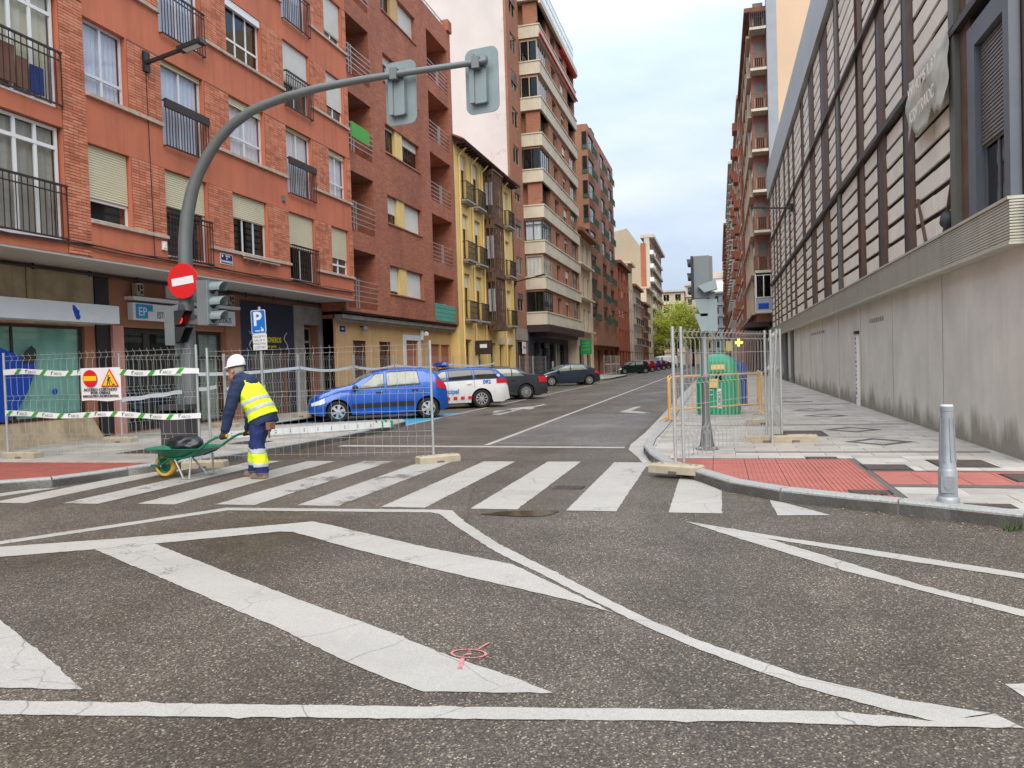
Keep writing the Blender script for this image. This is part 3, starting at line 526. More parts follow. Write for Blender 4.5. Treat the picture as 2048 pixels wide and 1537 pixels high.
def window(parent, F, u0, u1, z0, z1, d=-.12, cols=2, fm='alu', transom=0, shut=0, sm='shut_y', curtain=False, gm='glass', fw=.05, name='window', box=False, far=False):
    mb = MB(); zt = z1; zb = z0
    mb.fb(F, u0, u0+fw, d-.04, d, zb, zt); mb.fb(F, u1-fw, u1, d-.04, d, zb, zt); mb.fb(F, u0+fw, u1-fw, d-.04, d, zb, zb+fw); mb.fb(F, u0+fw, u1-fw, d-.04, d, zt-fw, zt)
    w = (u1-u0-2*fw)/cols
    for k in range(1, cols): mb.fb(F, u0+fw+k*w-fw*.6, u0+fw+k*w+fw*.6, d-.038, d-.002, zb+fw, zt-fw)
    if transom: zz = zb+(zt-zb)*transom; mb.fb(F, u0+fw, u1-fw, d-.037, d+.004, zz-fw*.6, zz+fw*.6)
    o = mb.build(name, fm, parent)
    if far: MB().fb(F, u0+fw, u1-fw, d-.03, d-.02, zb+fw, zt-fw).build('pane', gm, o)
    else:
        for k in range(cols): MB().fb(F, u0+fw+k*w+.01, u0+fw+(k+1)*w-.01, d-.025, d-.018, zb+fw*.8, zt-fw*.8).build('pane', gm, o)
    if curtain:
        mb = MB(); n = 18 if not far else 8; p0 = None
        for k in range(n+1):
            u = u0+fw+(u1-u0-2*fw)*k/n; dd = d-.09-.025*(k % 2)
            p1 = (F.pt(u, dd, zb+fw), F.pt(u, dd, zt-fw))
            if p0: mb.add([p0[0], p1[0], p1[1], p0[1]], [(0, 1, 2, 3)])
            p0 = p1
        mb.build('curtain', curtain if isinstance(curtain, str) else 'curtain', o, norm=False)
    if shut > 0:
        zs = z1-(z1-z0)*shut; mb = MB()
        if far: mb.fb(F, u0+.01, u1-.01, d+.015, d+.04, zs, z1-.005)
        else:
            h = .052; n = int((z1-zs)/h)
            for k in range(n):
                za = z1-.005-(k+1)*h; mb.hexa([F.pt(u0+.02, d+.015, za), F.pt(u1-.02, d+.015, za), F.pt(u1-.02, d+.042, za), F.pt(u0+.02, d+.042, za), F.pt(u0+.02, d+.015, za+h*.93), F.pt(u1-.02, d+.015, za+h*.93), F.pt(u1-.02, d+.03, za+h*.93), F.pt(u0+.02, d+.03, za+h*.93)])
            mb.fb(F, u0+.02, u1-.02, d+.008, d+.014, zs, z1-.006)
        mb.build('shutter', sm, o)
    if box: MB().fb(F, u0+.005, u1-.005, d+.005, d+.10, z1-.2, z1-.004).build('shutter_box', fm, o)
    return o
def railing(parent, F, u0, u1, z0, z1, out=.1, sp=.11, m='rail', back=0., board=0, r=.008, name='railing', hrails=()):
    mb = MB(); n = max(2, round((u1-u0)/sp))
    for k in range(n+1):
        u = u0+(u1-u0)*k/n; mb.fb(F, u-r, u+r, out-r, out+r, z0, z1)
    mb.fb(F, u0-.015, u1+.015, out-.022, out+.022, z1-.02, z1+.02); mb.fb(F, u0-.015, u1+.015, out-.018, out+.018, z0-.015, z0+.015)
    for h in hrails: mb.fb(F, u0, u1, out-.012, out+.012, h-.012, h+.012)
    for u in (u0, u1):
        mb.fb(F, u-.015, u+.015, back, out-.024, z1-.018, z1+.018); mb.fb(F, u-.013, u+.013, back, out-.02, z0-.013, z0+.013)
        for k in range(1, max(1, int((out-back)/sp))): mb.fb(F, u-r, u+r, back+k*sp-r, back+k*sp+r, z0, z1)
    if board: mb.fb(F, u0-.03, u1+.03, out-.03, out+.03, z1-board, z1+.035)
    return mb.build(name, m, parent)
def lamp_head(parent, a, b, size=(.62, .2), m='trim'):
    a, b = Vector(a), Vector(b); d = (b-a).normalized(); mb = MB()
    mb.beam(a, b-d*.45, .07, .07); mb.build('arm', m, parent)
    mb = MB(); mb.beam(b-d*.5, b+d*.12, .24, .09); mb.beam(b-d*.45, b+d*.05, .18, .06, mi=0); mb.build('lantern', m, parent)
    c = b-d*.18-Vector((0, 0, .052)); MB().beam(c-d*.2, c+d*.2, .16, .012).build('diffuser', 'alu', parent)

# ------------------------------------------------------------------ orange apartment block (left, nearest)
A = thing('apartment_building', 'orange rendered apartment block with brick piers and iron balconies above shops', 'building', (-13.9, 18, 0))
FA = Face('+X', -12.45); FG = Face('+X', -13.9)
cols = [('w', 13.2, 14.4), ('d', 15.5, 17.05), ('w', 18.1, 19.75), ('d', 20.9, 22.45), ('w', 23.55, 24.8)]
ops = []; PITCH = 2.6
for f in range(4):
    s, h = 4.77+2.62*f, 6.36+2.59*f
    for kind, a, b in cols: ops.append((a, b, s if kind == 'w' else s-.47, h))
    ops.append((8.2, 12.6, 4.2+2.62*f, 6.47+2.6*f, .9))
facade(A, FA, 3, 25.1, 3.98, 15.3, ops, .34, 'orange', 'room')
MB().box(-24, -13.66, 3.02, 25.08, 3.99, 15.3).box(-24, -14.75, 3.02, 25.18, -.1, 3.9).build('core', 'orange', A)
MB().box(-13.9, -12.46, 3, 25.08, 3.93, 3.978).build('soffit', 'soffit', A); MB().box(-24.2, -12.1, 2.9, 25.2, 15.32, 15.6).build('cornice', 'sill', A)
wm = {}
rb = random.Random(3); brick_count = [0]
bmesh_cache = {}
def brick_mesh(l, m):
    k = (round(l, 3), m)
    if k not in bmesh_cache: bmesh_cache[k] = MB().box(-.001, .016, 0, l, 0, .051).mesh('brick', m)
    return bmesh_cache[k]
def pier(u0, u1, z0, z1, colsn=0, single=False, F=FA, parent=A):
    base = MB().fb(F, u0, u1, .001, .006, z0, z1).build('brick_pier', 'mortar', parent); row = 0; z = z0+.006; rest = {}
    while z+.05 < z1:
        if colsn: w = (u1-u0)/colsn; segs = [(u0+k*w, u0+(k+1)*w) for k in range(colsn)]
        else:
            w = .245; st = u0-(w/2 if row % 2 else 0); segs = []
            while st < u1: segs.append((max(u0, st), min(u1, st+w))); st += w
        for a, b in segs:
            if b-a < .05: continue
            m = rb.choice(['brick_a', 'brick_a', 'brick_b', 'brick_c']); d = rb.uniform(-.002, .004)
            if single and brick_count[0] < 300:
                o = put('brick', brick_mesh(b-a-.012, m), base); o.location = (F.p+.006+d, a+.006, z); brick_count[0] += 1
            else: rest.setdefault(m, MB()).fb(F, a+.006, b-.006, .005, .022+d, z, z+.051)
        z += .063; row += 1
    for m, mb in rest.items(): struct(mb.build('brick', m, base, norm=False), 'stuff')
pier(12.6, 13.2, 4.0, 9.2, 0, True); pier(12.6, 13.2, 9.2, 15.3)
for f in range(4):
    s, h = 4.77+2.62*f, 6.36+2.59*f
    for k, (a, b, n) in enumerate(((14.43, 15.48, 5), (17.08, 18.08, 5), (19.78, 20.87, 5), (22.48, 23.52, 5), (24.83, 25.1, 1))):
        pier(a, b, s, h, n, f == 0 and k == 0)
    mb = MB()
    for a, b in ((13.2, 15.5), (17.06, 20.9), (22.46, 25.1)): mb.fb(FA, a, b, -.02, .07, s-.075, s)
    mb.build('sill', 'sill', A)
# windows of the orange block; state of each shutter as seen
st_w = {(0, 0): dict(shut=.70, fm='pvc', curtain=False, cols=1, transom=.28), (0, 2): dict(shut=.42, gm='glass_dk', cols=3, fm='alu'), (0, 4): dict(shut=.66, fm='pvc', cols=2, transom=.2),
        (1, 0): dict(curtain=True, transom=.28), (1, 2): dict(shut=.14, curtain=True, transom=.33), (1, 4): dict(shut=.13, curtain=True, transom=.30, cols=2),
        (2, 0): dict(shut=.5), (2, 2): dict(fm='pvc', cols=3, transom=.32, box=True, gm='glass_dk'), (2, 4): dict(shut=.72, sm='shut_w', fm='pvc'), (3, 0): dict(shut=.3), (3, 2): dict(shut=.3), (3, 4): dict(shut=.8, sm='shut_w', fm='pvc'),
        (0, 1): dict(shut=.42), (0, 3): dict(shut=.52, gm='glass_dk'), (1, 1): dict(shut=.06, curtain=True), (1, 3): dict(shut=.05, curtain=True), (2, 1): dict(fm='pvc', curtain=True), (2, 3): dict(shut=.62, sm='shut_w', fm='pvc'), (3, 1): dict(shut=.4), (3, 3): dict(fm='pvc', curtain=True)}
for f in range(4):
    s, h = 4.77+2.62*f, 6.36+2.59*f
    for i, (kind, a, b) in enumerate(cols):
        window(A, FA, a+.005, b-.005, (s if kind == 'w' else s-.47)+.005, h-.005, **st_w[(f, i)])
        if kind == 'd':
            railing(A, FA, a+.02, b+.03, s-.50, s+.56, .09, .105, 'rail', board=.17 if f == 1 else 0, hrails=(s+.44,) if f != 1 else ())
    # glazed gallery at the near end
    z0, z1 = 4.22+2.62*f, 6.45+2.6*f
    window(A, FA, 10.6, 12.55, z0, z1, -.1, 4, 'pvc', .82, curtain='blind' if f == 0 else 'shut_y', gm='glass', fw=.06); window(A, FA, 8.25, 10.55, z0, z1, -.1, 4, 'pvc', .82, curtain='blind', fw=.06)
    railing(A, FA, 8.2, 12.58, z0+.04, z0+1.08, .05, .13, 'rail', hrails=(z0+.92,), r=.007)
# laundry on the first-floor gallery, cables, boxes on the front
t = tag(MB().fb(FA, 10.9, 11.6, -.06, -.03, 7.0, 7.7).fb(FA, 11.65, 11.9, -.065, -.04, 6.98, 7.55).build('laundry', 'leather'), 'dark red laundry behind the railing of the nearest orange block gallery', 'laundry')
t = tag(MB().fb(FA, 11.95, 12.25, -.07, -.045, 6.98, 7.5).build('laundry', 'c_cloth'), 'blue cloth hanging behind the railing beside the red laundry', 'laundry')
mb = MB()
for k, (zz, r) in enumerate(((4.20, .018), (4.16, .013), (4.235, .011))):
    rd = random.Random(k); pts = [(-12.41+.012*k, 3+i*.55, zz+rd.uniform(-.018, .018)-.02*math.sin(i*.9+k)) for i in range(41)]
    mb.tube(pts, r, 5)
tag(mb.build('cable_bundle', 'rail'), 'dark bundle of sagging cables along the foot of the orange facade', 'cables')
mb = MB().tube([(-12.42, 14.98, 8.55), (-12.42, 15.0, 6.5), (-12.42, 15.02, 4.25)], .010, 5); tag(mb.build('cable', 'rail'), 'thin brown cable running down the pier from the wall lamp', 'cables')
tag(MB().fb(FA, 15.28, 15.42, .01, .05, 4.42, 4.62).fb(FA, 15.31, 15.39, .05, .065, 4.46, 4.57).build('junction_box', 'pvc'), 'small white junction box on the orange band above the shops', 'junction box')
tag(MB().fb(FA, 20.55, 20.70, .005, .05, 6.58, 6.76).fb(FA, 20.57, 20.68, .05, .055, 6.6, 6.74).build('vent_cover', 'signalbox'), 'small grey vent cover high on the orange band', 'vent')
o = MB().fb(FA, 18.35, 20.1, .08, .16, 4.66, 4.72); o.fb(FA, 18.35, 20.1, .10, .14, 4.60, 4.63)
for u in (18.6, 19.2, 19.8): o.beam(FA.pt(u, .0, 4.48), FA.pt(u, .14, 4.66), .02, .02)
tag(o.build('drying_rack', 'sill'), 'folding clothes drying rack under the dark glazed first-floor window', 'drying rack')
t = thing('street_name_plate', 'dark blue enamel street name plate on the orange band', 'street sign', FA.pt(17.72, .02, 4.35))
MB().fb(FA, 17.46, 17.98, .004, .018, 4.36, 4.64).build('border', 'signwhite', t); MB().fb(FA, 17.48, 17.96, .018, .022, 4.38, 4.62).build('plate', 'platenavy', t)
for bdy, sz, dz, du in (('CALLE', .07, .08, .04), ('DE', .05, .01, 0), ('PANADEROS', .08, -.07, 0)): text('lettering', bdy, sz, 'signwhite', FA.mtx(17.72+du, .023, 4.5+dz), t, bold=.002)
MB().mprism(FA.mtx(17.54, .022, 4.57), [(-.03, .03), (.03, .03), (.03, -.01), (0, -.04), (-.03, -.01)], 0, .003).build('crest', 'signwhite', t)
t = thing('wall_lamp', 'dark grey wall street lamp on the brick pier of the orange block', 'street lamp', (-12.42, 14.97, 8.55))
MB().fb(FA, 14.88, 15.06, .02, .09, 8.4, 8.85).build('bracket', 'trim', t); lamp_head(t, (-12.4, 14.97, 8.6), (-11.0, 14.97, 8.86))
# ---- ground floor shops
ogf = [(9.0, 14.42, .62, 2.66, .45), (15.5, 19.55, .14, 2.70, .35), (20.75, 22.85, .14, 2.25, .2), (23.95, 25.0, .2, 3.1, .5)]
facade(A, FG, 3, 25.2, -.05, 3.93, ogf, .4, 'brownrender', 'warmroom', 'ground_floor_wall')
mb = MB(); mb.fb(FG, 3, 11.2, .003, .03, 2.66, 3.9); 
for a, b in ((11.25, 12.9), (12.93, 14.7)): mb.fb(FG, a, b, .003, .03, 3.14, 3.86)
mb.fb(FG, 11.25, 14.7, .003, .028, 2.68, 3.13); mb.build('marble_cladding', 'marble', A)
MB().hexa([FG.pt(8, .0, .10), FG.pt(14.6, .0, .10), FG.pt(14.6, .26, .10), FG.pt(8, .26, .10), FG.pt(8, .0, .6), FG.pt(14.45, .0, .6), FG.pt(14.45, .08, .6), FG.pt(8, .08, .6)]).build('plinth', 'marble', A)
MB().fb(FG, 14.72, 15.14, .003, .05, .1, 3.86).build('pilaster', 'blackstone', A); MB().fb(FG, 15.14, 15.48, .003, .12, .1, 2.72).build('pilaster', 'pinkpillar', A)
MB().fb(FG, 19.56, 20.27, .003, .06, .1, 3.86).build('pilaster', 'brownrender', A)
MB().fb(FG, 20.28, 20.75, .003, .05, .1, 3.7).fb(FG, 22.85, 23.28, .003, .05, .1, 3.7).fb(FG, 20.75, 22.85, .003, .05, 2.25, 3.7).build('shopfront', 'navy', A)
MB().fb(FG, 23.3, 23.93, .003, .07, .1, 3.75).fb(FG, 25.0, 25.2, .003, .09, .1, 3.75).fb(FG, 23.93, 25.0, .003, .07, 3.12, 3.75).build('stone_surround', 'greystone', A)
window(A, FG, 9.05, 14.38, .64, 2.64, -.05, 3, 'darkframe', 0, gm='glass_shop', fw=.04, name='shop_window', curtain='tealfilm')
window(A, FG, 15.52, 16.5, .14, 2.68, -.12, 1, 'darkframe', .72, gm='glass_dk', fw=.1, name='shop_window', curtain='greenblind'); window(A, FG, 16.5, 17.5, .14, 2.68, -.12, 1, 'darkframe', .72, gm='glass_dk', fw=.12, name='shop_door', curtain='greenblind'); window(A, FG, 17.5, 19.53, .14, 2.68, -.12, 2, 'darkframe', .72, gm='glass', fw=.07, name='shop_window', curtain='greenblind')
mb = MB()
for k in range(26): mb.fb(FG, 20.78, 22.82, -.12, -.085-.02*(k % 2), .15+k*.08, .15+k*.08+.078)
mb.build('roller_door', 'shut_d', A)
window(A, FG, 23.97, 24.98, .2, 3.05, -.3, 2, 'beigeframe', .82, gm='glass_dk', fw=.06, name='entrance_door')
MB().tube([(-13.78, 3, 3.86), (-13.78, 25, 3.86)], .035, 8).build('pipe', 'rail', A)
mb = MB()
for k in range(14):
    y = 4+k*1.5; mb.box(-13.8, -13.76, y, y+.03, 3.8, 3.93)
mb.build('pipe_clip', 'rail', A)
t = thing('shop_fascia', 'long plain white shop fascia with a blue drop logo', 'shop sign', (-13.5, 12, 2.7))
MB().box(-13.86, -13.38, 6, 14.92, 2.72, 3.13).build('box', 'fascia', t); FF = Face('+X', -13.38)
MB().mprism(FF.mtx(13.7, 0, 2.93), [(x*1.1, y) for x, y in ((-.10, .15), (-.05, .13), (.02, .05), (.06, .03), (.05, -.04), (.08, -.10), (.05, -.16), (-.02, -.16), (-.06, -.08), (-.10, .05))], 0, .008).build('logo', 'logo_blue', t)
text('lettering', 'vitra', .16, 'shut_w', FF.mtx(14.2, .002, 2.92), t)
FW = Face('+X', -13.92); t = thing('window_decal', 'large cobalt blue bird shape on the shop window glass', 'window decal', (-13.93, 12.4, 1.0))
MB().mprism(FW.mtx(12.35, .008, 1.55), [(-1.6, .95), (-.9, .95), (-.45, .85), (-.1, .62), (.2, .5), (.75, .35), (.72, .12), (.55, -.25), (.3, -.62), (.05, -.86), (-.12, -.9), (-.28, -.78), (-.34, -.5), (-.45, -.2), (-.8, .1), (-1.6, .3)], 0, .004).build('body_shape', 'logo_blue', t)
MB().mprism(FW.mtx(12.95, .009, 1.95), [(-.24, -.12), (-.1, .15), (.06, .26), (.16, .18), (.18, -.02), (.1, -.12)], 0, .004).build('wing_shape', 'room', t)
MB().mprism(FW.mtx(13.55, .008, 1.22), [(.07*math.cos(a*.628), .07*math.sin(a*.628)) for a in range(10)], 0, .004).build('dot', 'logo_blue', t)
t = thing('shop_sign', 'pale shop sign reading estudios tecnicos with cyan letter logo', 'shop sign', (-13.8, 17.8, 2.9)); FS = Face('+X', -13.72)
MB().box(-13.88, -13.72, 15.75, 19.85, 2.88, 3.30).build('panel', 'signwhite', t); MB().box(-13.88, -13.60, 15.65, 19.95, 3.36, 3.44).build('cap', 'fascia', t)
MB().mprism(FS.mtx(16.12, .002, 3.09), [(-.28, .18), (.30, .18), (.30, .02), (.12, .02), (.12, -.17), (-.28, -.17)], 0, .012).build('logo', 'cyan', t); text('lettering', 'EP', .30, 'signwhite', FS.mtx(16.06, .016, 3.08), t)
text('lettering', 'ESTUDIOS TECNICOS PERITACIONES SEGUROS', .235, 'ink', FS.mtx(18.12, .004, 3.02), t, sx=.62)
for u, lb in ((16.0, 'small beige ventilation box above the cyan logo of the pale shop sign'), (19.7, 'small beige ventilation box on the brown pilaster above the pale shop sign')):
    t = thing('vent_box', lb, 'vent box', FG.pt(u, .1, 3.5)); MB().fb(FG, u-.12, u+.12, .06, .2, 3.48, 3.78).build('case', 'beigeframe', t); MB().fb(FG, u-.09, u-.02, .2, .205, 3.58, 3.74).fb(FG, u+.01, u+.09, .2, .206, 3.64, 3.74).fb(FG, u+.01, u+.09, .2, .206, 3.52, 3.6).build('slots', 'trim', t)
MB().fb(FG, 17.1, 19.1, .01, .06, 3.5, 3.85).build('panel', 'shut_w', A)
t = thing('shop_sign', 'black ornate shop sign with yellow letters on the navy front', 'shop sign', FG.pt(21.8, .05, 2.5))
MB().mprism(FG.mtx(21.75, .055, 2.48), [(-.95, -.2), (-.8, .25), (.8, .25), (.95, -.2), (.6, -.27), (-.6, -.27)], 0, .02).build('board', 'trim', t); text('lettering', 'ZUNCIONEROS', .24, 'neonyellow', FG.mtx(21.75, .078, 2.52), t, sx=.82, bold=.004); text('lettering', 'TU TIENDA ONLINE', .09, 'neonyellow', FG.mtx(21.75, .078, 2.31), t)
for sgn in (-1, 1): MB().tube([FG.pt(21.75+sgn*(.98+.1*math.sin(k*.9)), .07, 2.22+k*.07) for k in range(9)], .022, 5).build('scroll', 'galv', t)

# ------------------------------------------------------------------ red brick block with loggias
B = thing('apartment_building', 'dark red brick block with recessed loggias and paired windows', 'building', (-13.3, 31, 0)); FB = Face('+X', -12.8); FBG = Face('+X', -13.3)
ops = []
for f in range(5):
    z = 2.86*f
    ops += [(29.05, 32.75, 4.55+z, 5.70+z, .38), (34.1, 36.95, 3.72+z if f == 0 else 3.62+z, 5.86+z, 1.3), (25.35, 27.75, 3.75+z, 5.92+z, 1.3)]
facade(B, FB, 25.12, 37.5, 3.62, 18.35, ops, .38, 'brickB', 'brickB')
MB().box(-24, -14.2, 25.12, 37.5, 3.5, 18.3).box(-24, -13.4, 25.22, 37.5, -.1, 3.5).build('core', 'brickB', B)
MB().box(-13.1, -12.7, 37.0, 37.55, 18.35, 18.9).build('parapet_pier', 'brickB', B)
for f in range(5):
    z = 2.86*f
    MB().fb(FB, 30.18, 30.93, -.3, -.06, 4.55+z, 5.70+z).build('window_pier', 'yellow' if f < 4 else 'ochre', B); MB().fb(FB, 29.0, 32.8, -.3, .05, 4.49+z, 4.548+z).build('sill', 'brickD', B)
    sh = [(.9, 1), (.62, .98), (.1, .3), (.3, .6), (0, .85)][f]
    window(B, FB, 29.06, 30.17, 4.56+z, 5.69+z, -.2, 2, 'darkframe', shut=sh[0], sm='shut_w', gm='glass_dk'); window(B, FB, 30.94, 32.74, 4.56+z, 5.69+z, -.2, 2, 'darkframe', shut=sh[1], sm='shut_w', gm='glass_dk')
    for (a, b) in ((34.12, 36.93), (25.37, 27.73)):
        MB().fb(FB, a, b, -1.298, -1.2, 3.8+z, 5.8+z).build('loggia_wall', 'cream', B); window(B, FB, a+.3, b-1.1, 3.85+z, 5.6+z, -1.12, 2, 'pvc', shut=.35 if f % 2 else .8, sm='shut_w', far=True)
    mb = MB()
    for k in range(5): mb.fb(FB, 34.1, 36.95, -.05, -.02, 3.72+z+k*.19, 3.745+z+k*.19)
    for u in (35.4, 35.6): mb.fb(FB, u-.015, u+.015, -.055, -.015, 3.65+z, 4.55+z)
    mb.build('railing', 'galv', B)
    mb = MB()
    for k in range(5): mb.fb(FB, 25.3, 27.75, .02, .05, 4.0+z+k*.19, 4.025+z+k*.19)
    for u in (25.9, 26.1): mb.fb(FB, u-.015, u+.015, .015, .055, 3.75+z, 4.83+z)
    mb.build('railing', 'galv', B)
M['turq'] = mat('turquoise_screen', (.08, .36, .27), .5, .15)
for k in range(4): MB().fb(FB, 34.12, 36.93, .0, .02, 3.70+k*.2, 3.88+k*.2).build('screen_slat', 'turq', B)
MB().fb(FB, 25.9, 27.4, .055, .07, 4.0+2.86*2+.3, 4.0+2.86*2+.85).build('screen', 'tapegreen', B)
mb = MB().fb(FB, 28.5, 37, -.2, -.16, 18.4, 18.44).fb(FB, 28.5, 37, -.2, -.16, 18.75, 18.79).fb(FB, 28.5, 37, -.2, -.16, 18.58, 18.62)
for k in range(9): mb.fb(FB, 28.5+k*1.05, 28.53+k*1.05, -.2, -.16, 18.3, 18.79)
mb.build('roof_railing', 'galv', B)
gops = [(26.55, 27.65, .7, 2.6, .25), (28.85, 30.0, .7, 2.6, .25), (31.55, 33.0, .12, 2.72, .3), (34.65, 35.95, .12, 2.6, .2), (36.1, 37.4, .12, 2.6, .2)]
facade(B, FBG, 25.22, 37.5, -.05, 3.36, gops, .3, 'ochre', 'room', 'ground_floor_wall')
MB().fb(FBG, 25.2, 37.5, -.02, .32, 3.36, 3.50).fb(FBG, 25.2, 37.5, -.02, .22, 3.27, 3.358).build('ledge', 'greystone', B)
for (a, b) in ((26.55, 27.65), (28.85, 30.0)):
    w = window(B, FBG, a+.01, b-.01, .71, 2.59, -.2, 2, 'darkframe', gm='glass_dk'); mb = MB()
    for k in range(9): mb.fb(FBG, a+.06+k*(b-a-.12)/8-.012, a+.06+k*(b-a-.12)/8+.012, -.05, -.026, .7, 2.6)
    mb.build('window_bars', 'black_iron', B)
mb = MB().fb(FBG, 31.3, 31.55, .002, .06, .1, 2.95).fb(FBG, 33.0, 33.25, .002, .06, .1, 2.95).fb(FBG, 31.55, 33.0, .002, .06, 2.72, 2.95); mb.build('door_surround', 'fascia', B)
window(B, FBG, 31.57, 32.98, .12, 2.7, -.2, 2, 'alu', .78, gm='glass_dk', name='entrance_door'); MB().fb(FBG, 34.66, 35.94, -.18, -.12, .12, 2.59).build('door', 'leather', B)
mb = MB()
for k in range(16): mb.fb(FBG, 36.12+k*.08, 36.18+k*.08, -.15, -.11, .12, 2.59)
mb.build('garage_gate', 'signalbox', B)
mb = MB()
for k in range(4):
    rd = random.Random(20+k); mb.tube([(-12.95+.02*k, 25+i*.6, 3.56+.03*k+rd.uniform(-.03, .03)) for i in range(22)], .02, 5)
for k in range(3): mb.tube([(-13.2, 25.3+.1*k, 3.9), (-13.1, 25.6+.2*k, 3.6), (-13.05, 26.2+.3*k, 3.52)], .02, 5)
tag(mb.build('cable_bundle', 'rail'), 'tangled black cables on the ledge over the ochre ground floor', 'cables')
t = thing('street_name_plate', 'small blue street name plate on the ochre ground floor corner', 'street sign', FBG.pt(25.7, .02, 3.0)); MB().fb(FBG, 25.45, 25.95, .003, .015, 2.86, 3.14).build('border', 'signwhite', t); MB().fb(FBG, 25.47, 25.93, .015, .02, 2.88, 3.12).build('plate', 'platenavy', t)
text('lettering', 'CALLE', .09, 'signwhite', FBG.mtx(25.7, .021, 3.0), t)
for i, u in enumerate((27.2, 33.6)):
    t = thing('flood_lamp', ['grey floodlight under the ledge above the barred windows', 'white wall lamp under the ledge beside the white door surround'][i], 'wall lamp', FBG.pt(u, .1, 3.05)); MB().lathe([(.02, .0), (.12, .02), (.13, .12), (.05, .2)], 12, Matrix.Translation(FBG.pt(u, .2, 2.95))).build('shade', 'signalbox' if i == 0 else 'pvc', t, smooth=40); MB().fb(FBG, u-.03, u+.03, .0, .2, 3.1, 3.16).build('bracket', 'trim', t)
tag(MB().fb(FBG, 33.3, 33.5, .01, .12, 2.75, 3.2).fb(FBG, 33.33, 33.47, .12, .13, 2.8, 3.15).build('meter_box', 'pvc'), 'white meter box on the ochre wall right of the door surround', 'meter box')

# ------------------------------------------------------------------ yellow house with dark timber gallery
Y = thing('town_house', 'yellow rendered old house with iron balconies and dark timber gallery', 'building', (-12.8, 43.5, 0)); FY_ = Face('+X', -12.8)
ops = []
for f in range(3):
    z = 3.12*f
    ops += [(38.62, 39.58, 4.05+z, 6.4+z), (40.7, 41.75, 4.05+z, 6.42+z), (47.0, 47.95, 4.05+z, 6.2+z)]
ops += [(38.4, 39.5, .12, 2.9), (40.6, 41.6, .12, 2.9), (43.0, 44.1, .12, 2.8), (45.0, 45.9, .12, 2.7), (47.0, 47.9, .12, 2.7)]
facade(Y, FY_, 37.52, 49.0, -.05, 12.95, ops, .3, 'yellow', 'room')
MB().box(-23, -13.9, 37.52, 48.78, -.1, 12.9).build('core', 'yellow', Y)
mb = MB(); mb.add([(-12.25, 37.3, 12.97), (-12.25, 48.75, 12.97), (-18, 48.75, 15.6), (-18, 37.3, 15.6), (-12.25, 37.3, 13.06), (-12.25, 48.75, 13.06), (-18, 48.75, 15.69), (-18, 37.3, 15.69)], BOXF); rf = mb.build('roof', 'tile', Y)
for k in range(24): MB().box(-12.78, -12.3, 37.5+k*.48, 37.58+k*.48, 12.84, 12.95).build('rafter', 'rail', rf)
MB().tube([(-12.2, 37.3, 12.97), (-12.2, 48.75, 12.97)], .055, 6).build('gutter', 'rail', rf)
for f in range(3):
    z = 3.12*f
    for (a, b) in ((38.62, 39.58), (40.7, 41.75), (47.0, 47.95)):
        window(Y, FY_, a+.01, b-.01, 4.06+z, 6.38+z if a < 47 else 6.18+z, -.2, 2, 'darkframe', .7, gm='glass_dk', shut=.3 if a < 47 else .5, sm='shut_w', far=True)
    for (a, b) in ((38.45, 39.75), (40.5, 41.9), (46.8, 48.2)):
        t_ = MB().fb(FY_, a-.05, b+.05, .002, .38, 3.86+z, 3.96+z).fb(FY_, a, b, .002, .3, 3.78+z, 3.858+z).build('balcony_slab', 'greystone', Y)
        railing(Y, FY_, a, b, 3.99+z, 4.9+z, .33, .14, 'black_iron', back=.01, r=.013, hrails=(4.3+z, 4.6+z))
for u in (38.15, 40.2, 42.1, 46.4): MB().tube([FY_.pt(u, .06, .3), FY_.pt(u, .06, 12.4), FY_.pt(u+.15, .4, 12.8)], .05, 6).build('drainpipe', 'yellow', Y)
gal = MB(); FGa = Face('+X', -12.05); u0, u1 = 42.55, 44.5
for f in range(4):
    z = 3.6+3.05*f if f < 3 else 12.7
    gal.box(-12.79, -12.14, u0, u1, z-.12 if f else 3.5, z+(.18 if f < 3 else .0))
for u in [u0+k*(u1-u0)/5 for k in range(6)]: gal.box(-12.26, -12.2, u-.04, u+.04, 3.6, 12.7)
for x in (-12.76, -12.52, -12.26): gal.box(x, x+.06, u0, u0+.07, 3.6, 12.7); gal.box(x, x+.06, u1-.07, u1, 3.6, 12.7)
for f in range(3):
    z = 3.6+3.05*f
    gal.box(-12.25, -12.21, u0, u1, z+.18, z+.42); gal.box(-12.255, -12.205, u0, u1, z+1.05, z+1.11); gal.box(-12.255, -12.205, u0, u1, z+2.3, z+2.36); gal.box(-12.78, -12.25, u0+.01, u0+.05, z+.2, z+.42)
    gal.box(-12.78, -12.25, u0+.01, u0+.05, z+2.7, z+3.0); gal.box(-12.25, -12.21, u0, u1, z+2.72, z+2.95)
g_ = gal.build('timber_gallery', 'wood', Y)
for f in range(3):
    z = 3.6+3.05*f
    MB().box(-12.235, -12.228, u0+.05, u1-.05, z+.4, z+2.75).build('pane', 'glass', g_); MB().box(-12.75, -12.27, u0+.02, u0+.027, z+.4, z+2.7).build('pane', 'glass', g_); MB().box(-12.75, -12.27, u0+.2, u0+.21, z+1.0, z+2.3).build('curtain', 'curtain', g_); MB().box(-12.42, -12.41, u0+.1, u1-.1, z+.3, z+2.6).build('curtain', 'warmroom', g_)
for (a, b) in ((38.4, 39.5), (40.6, 41.6), (43.0, 44.1), (45.0, 45.9), (47.0, 47.9)):
    window(Y, FY_, a+.01, b-.01, .12, 2.68, -.2, 2, 'darkframe', .8, gm='glass_dk', far=True, name='door')
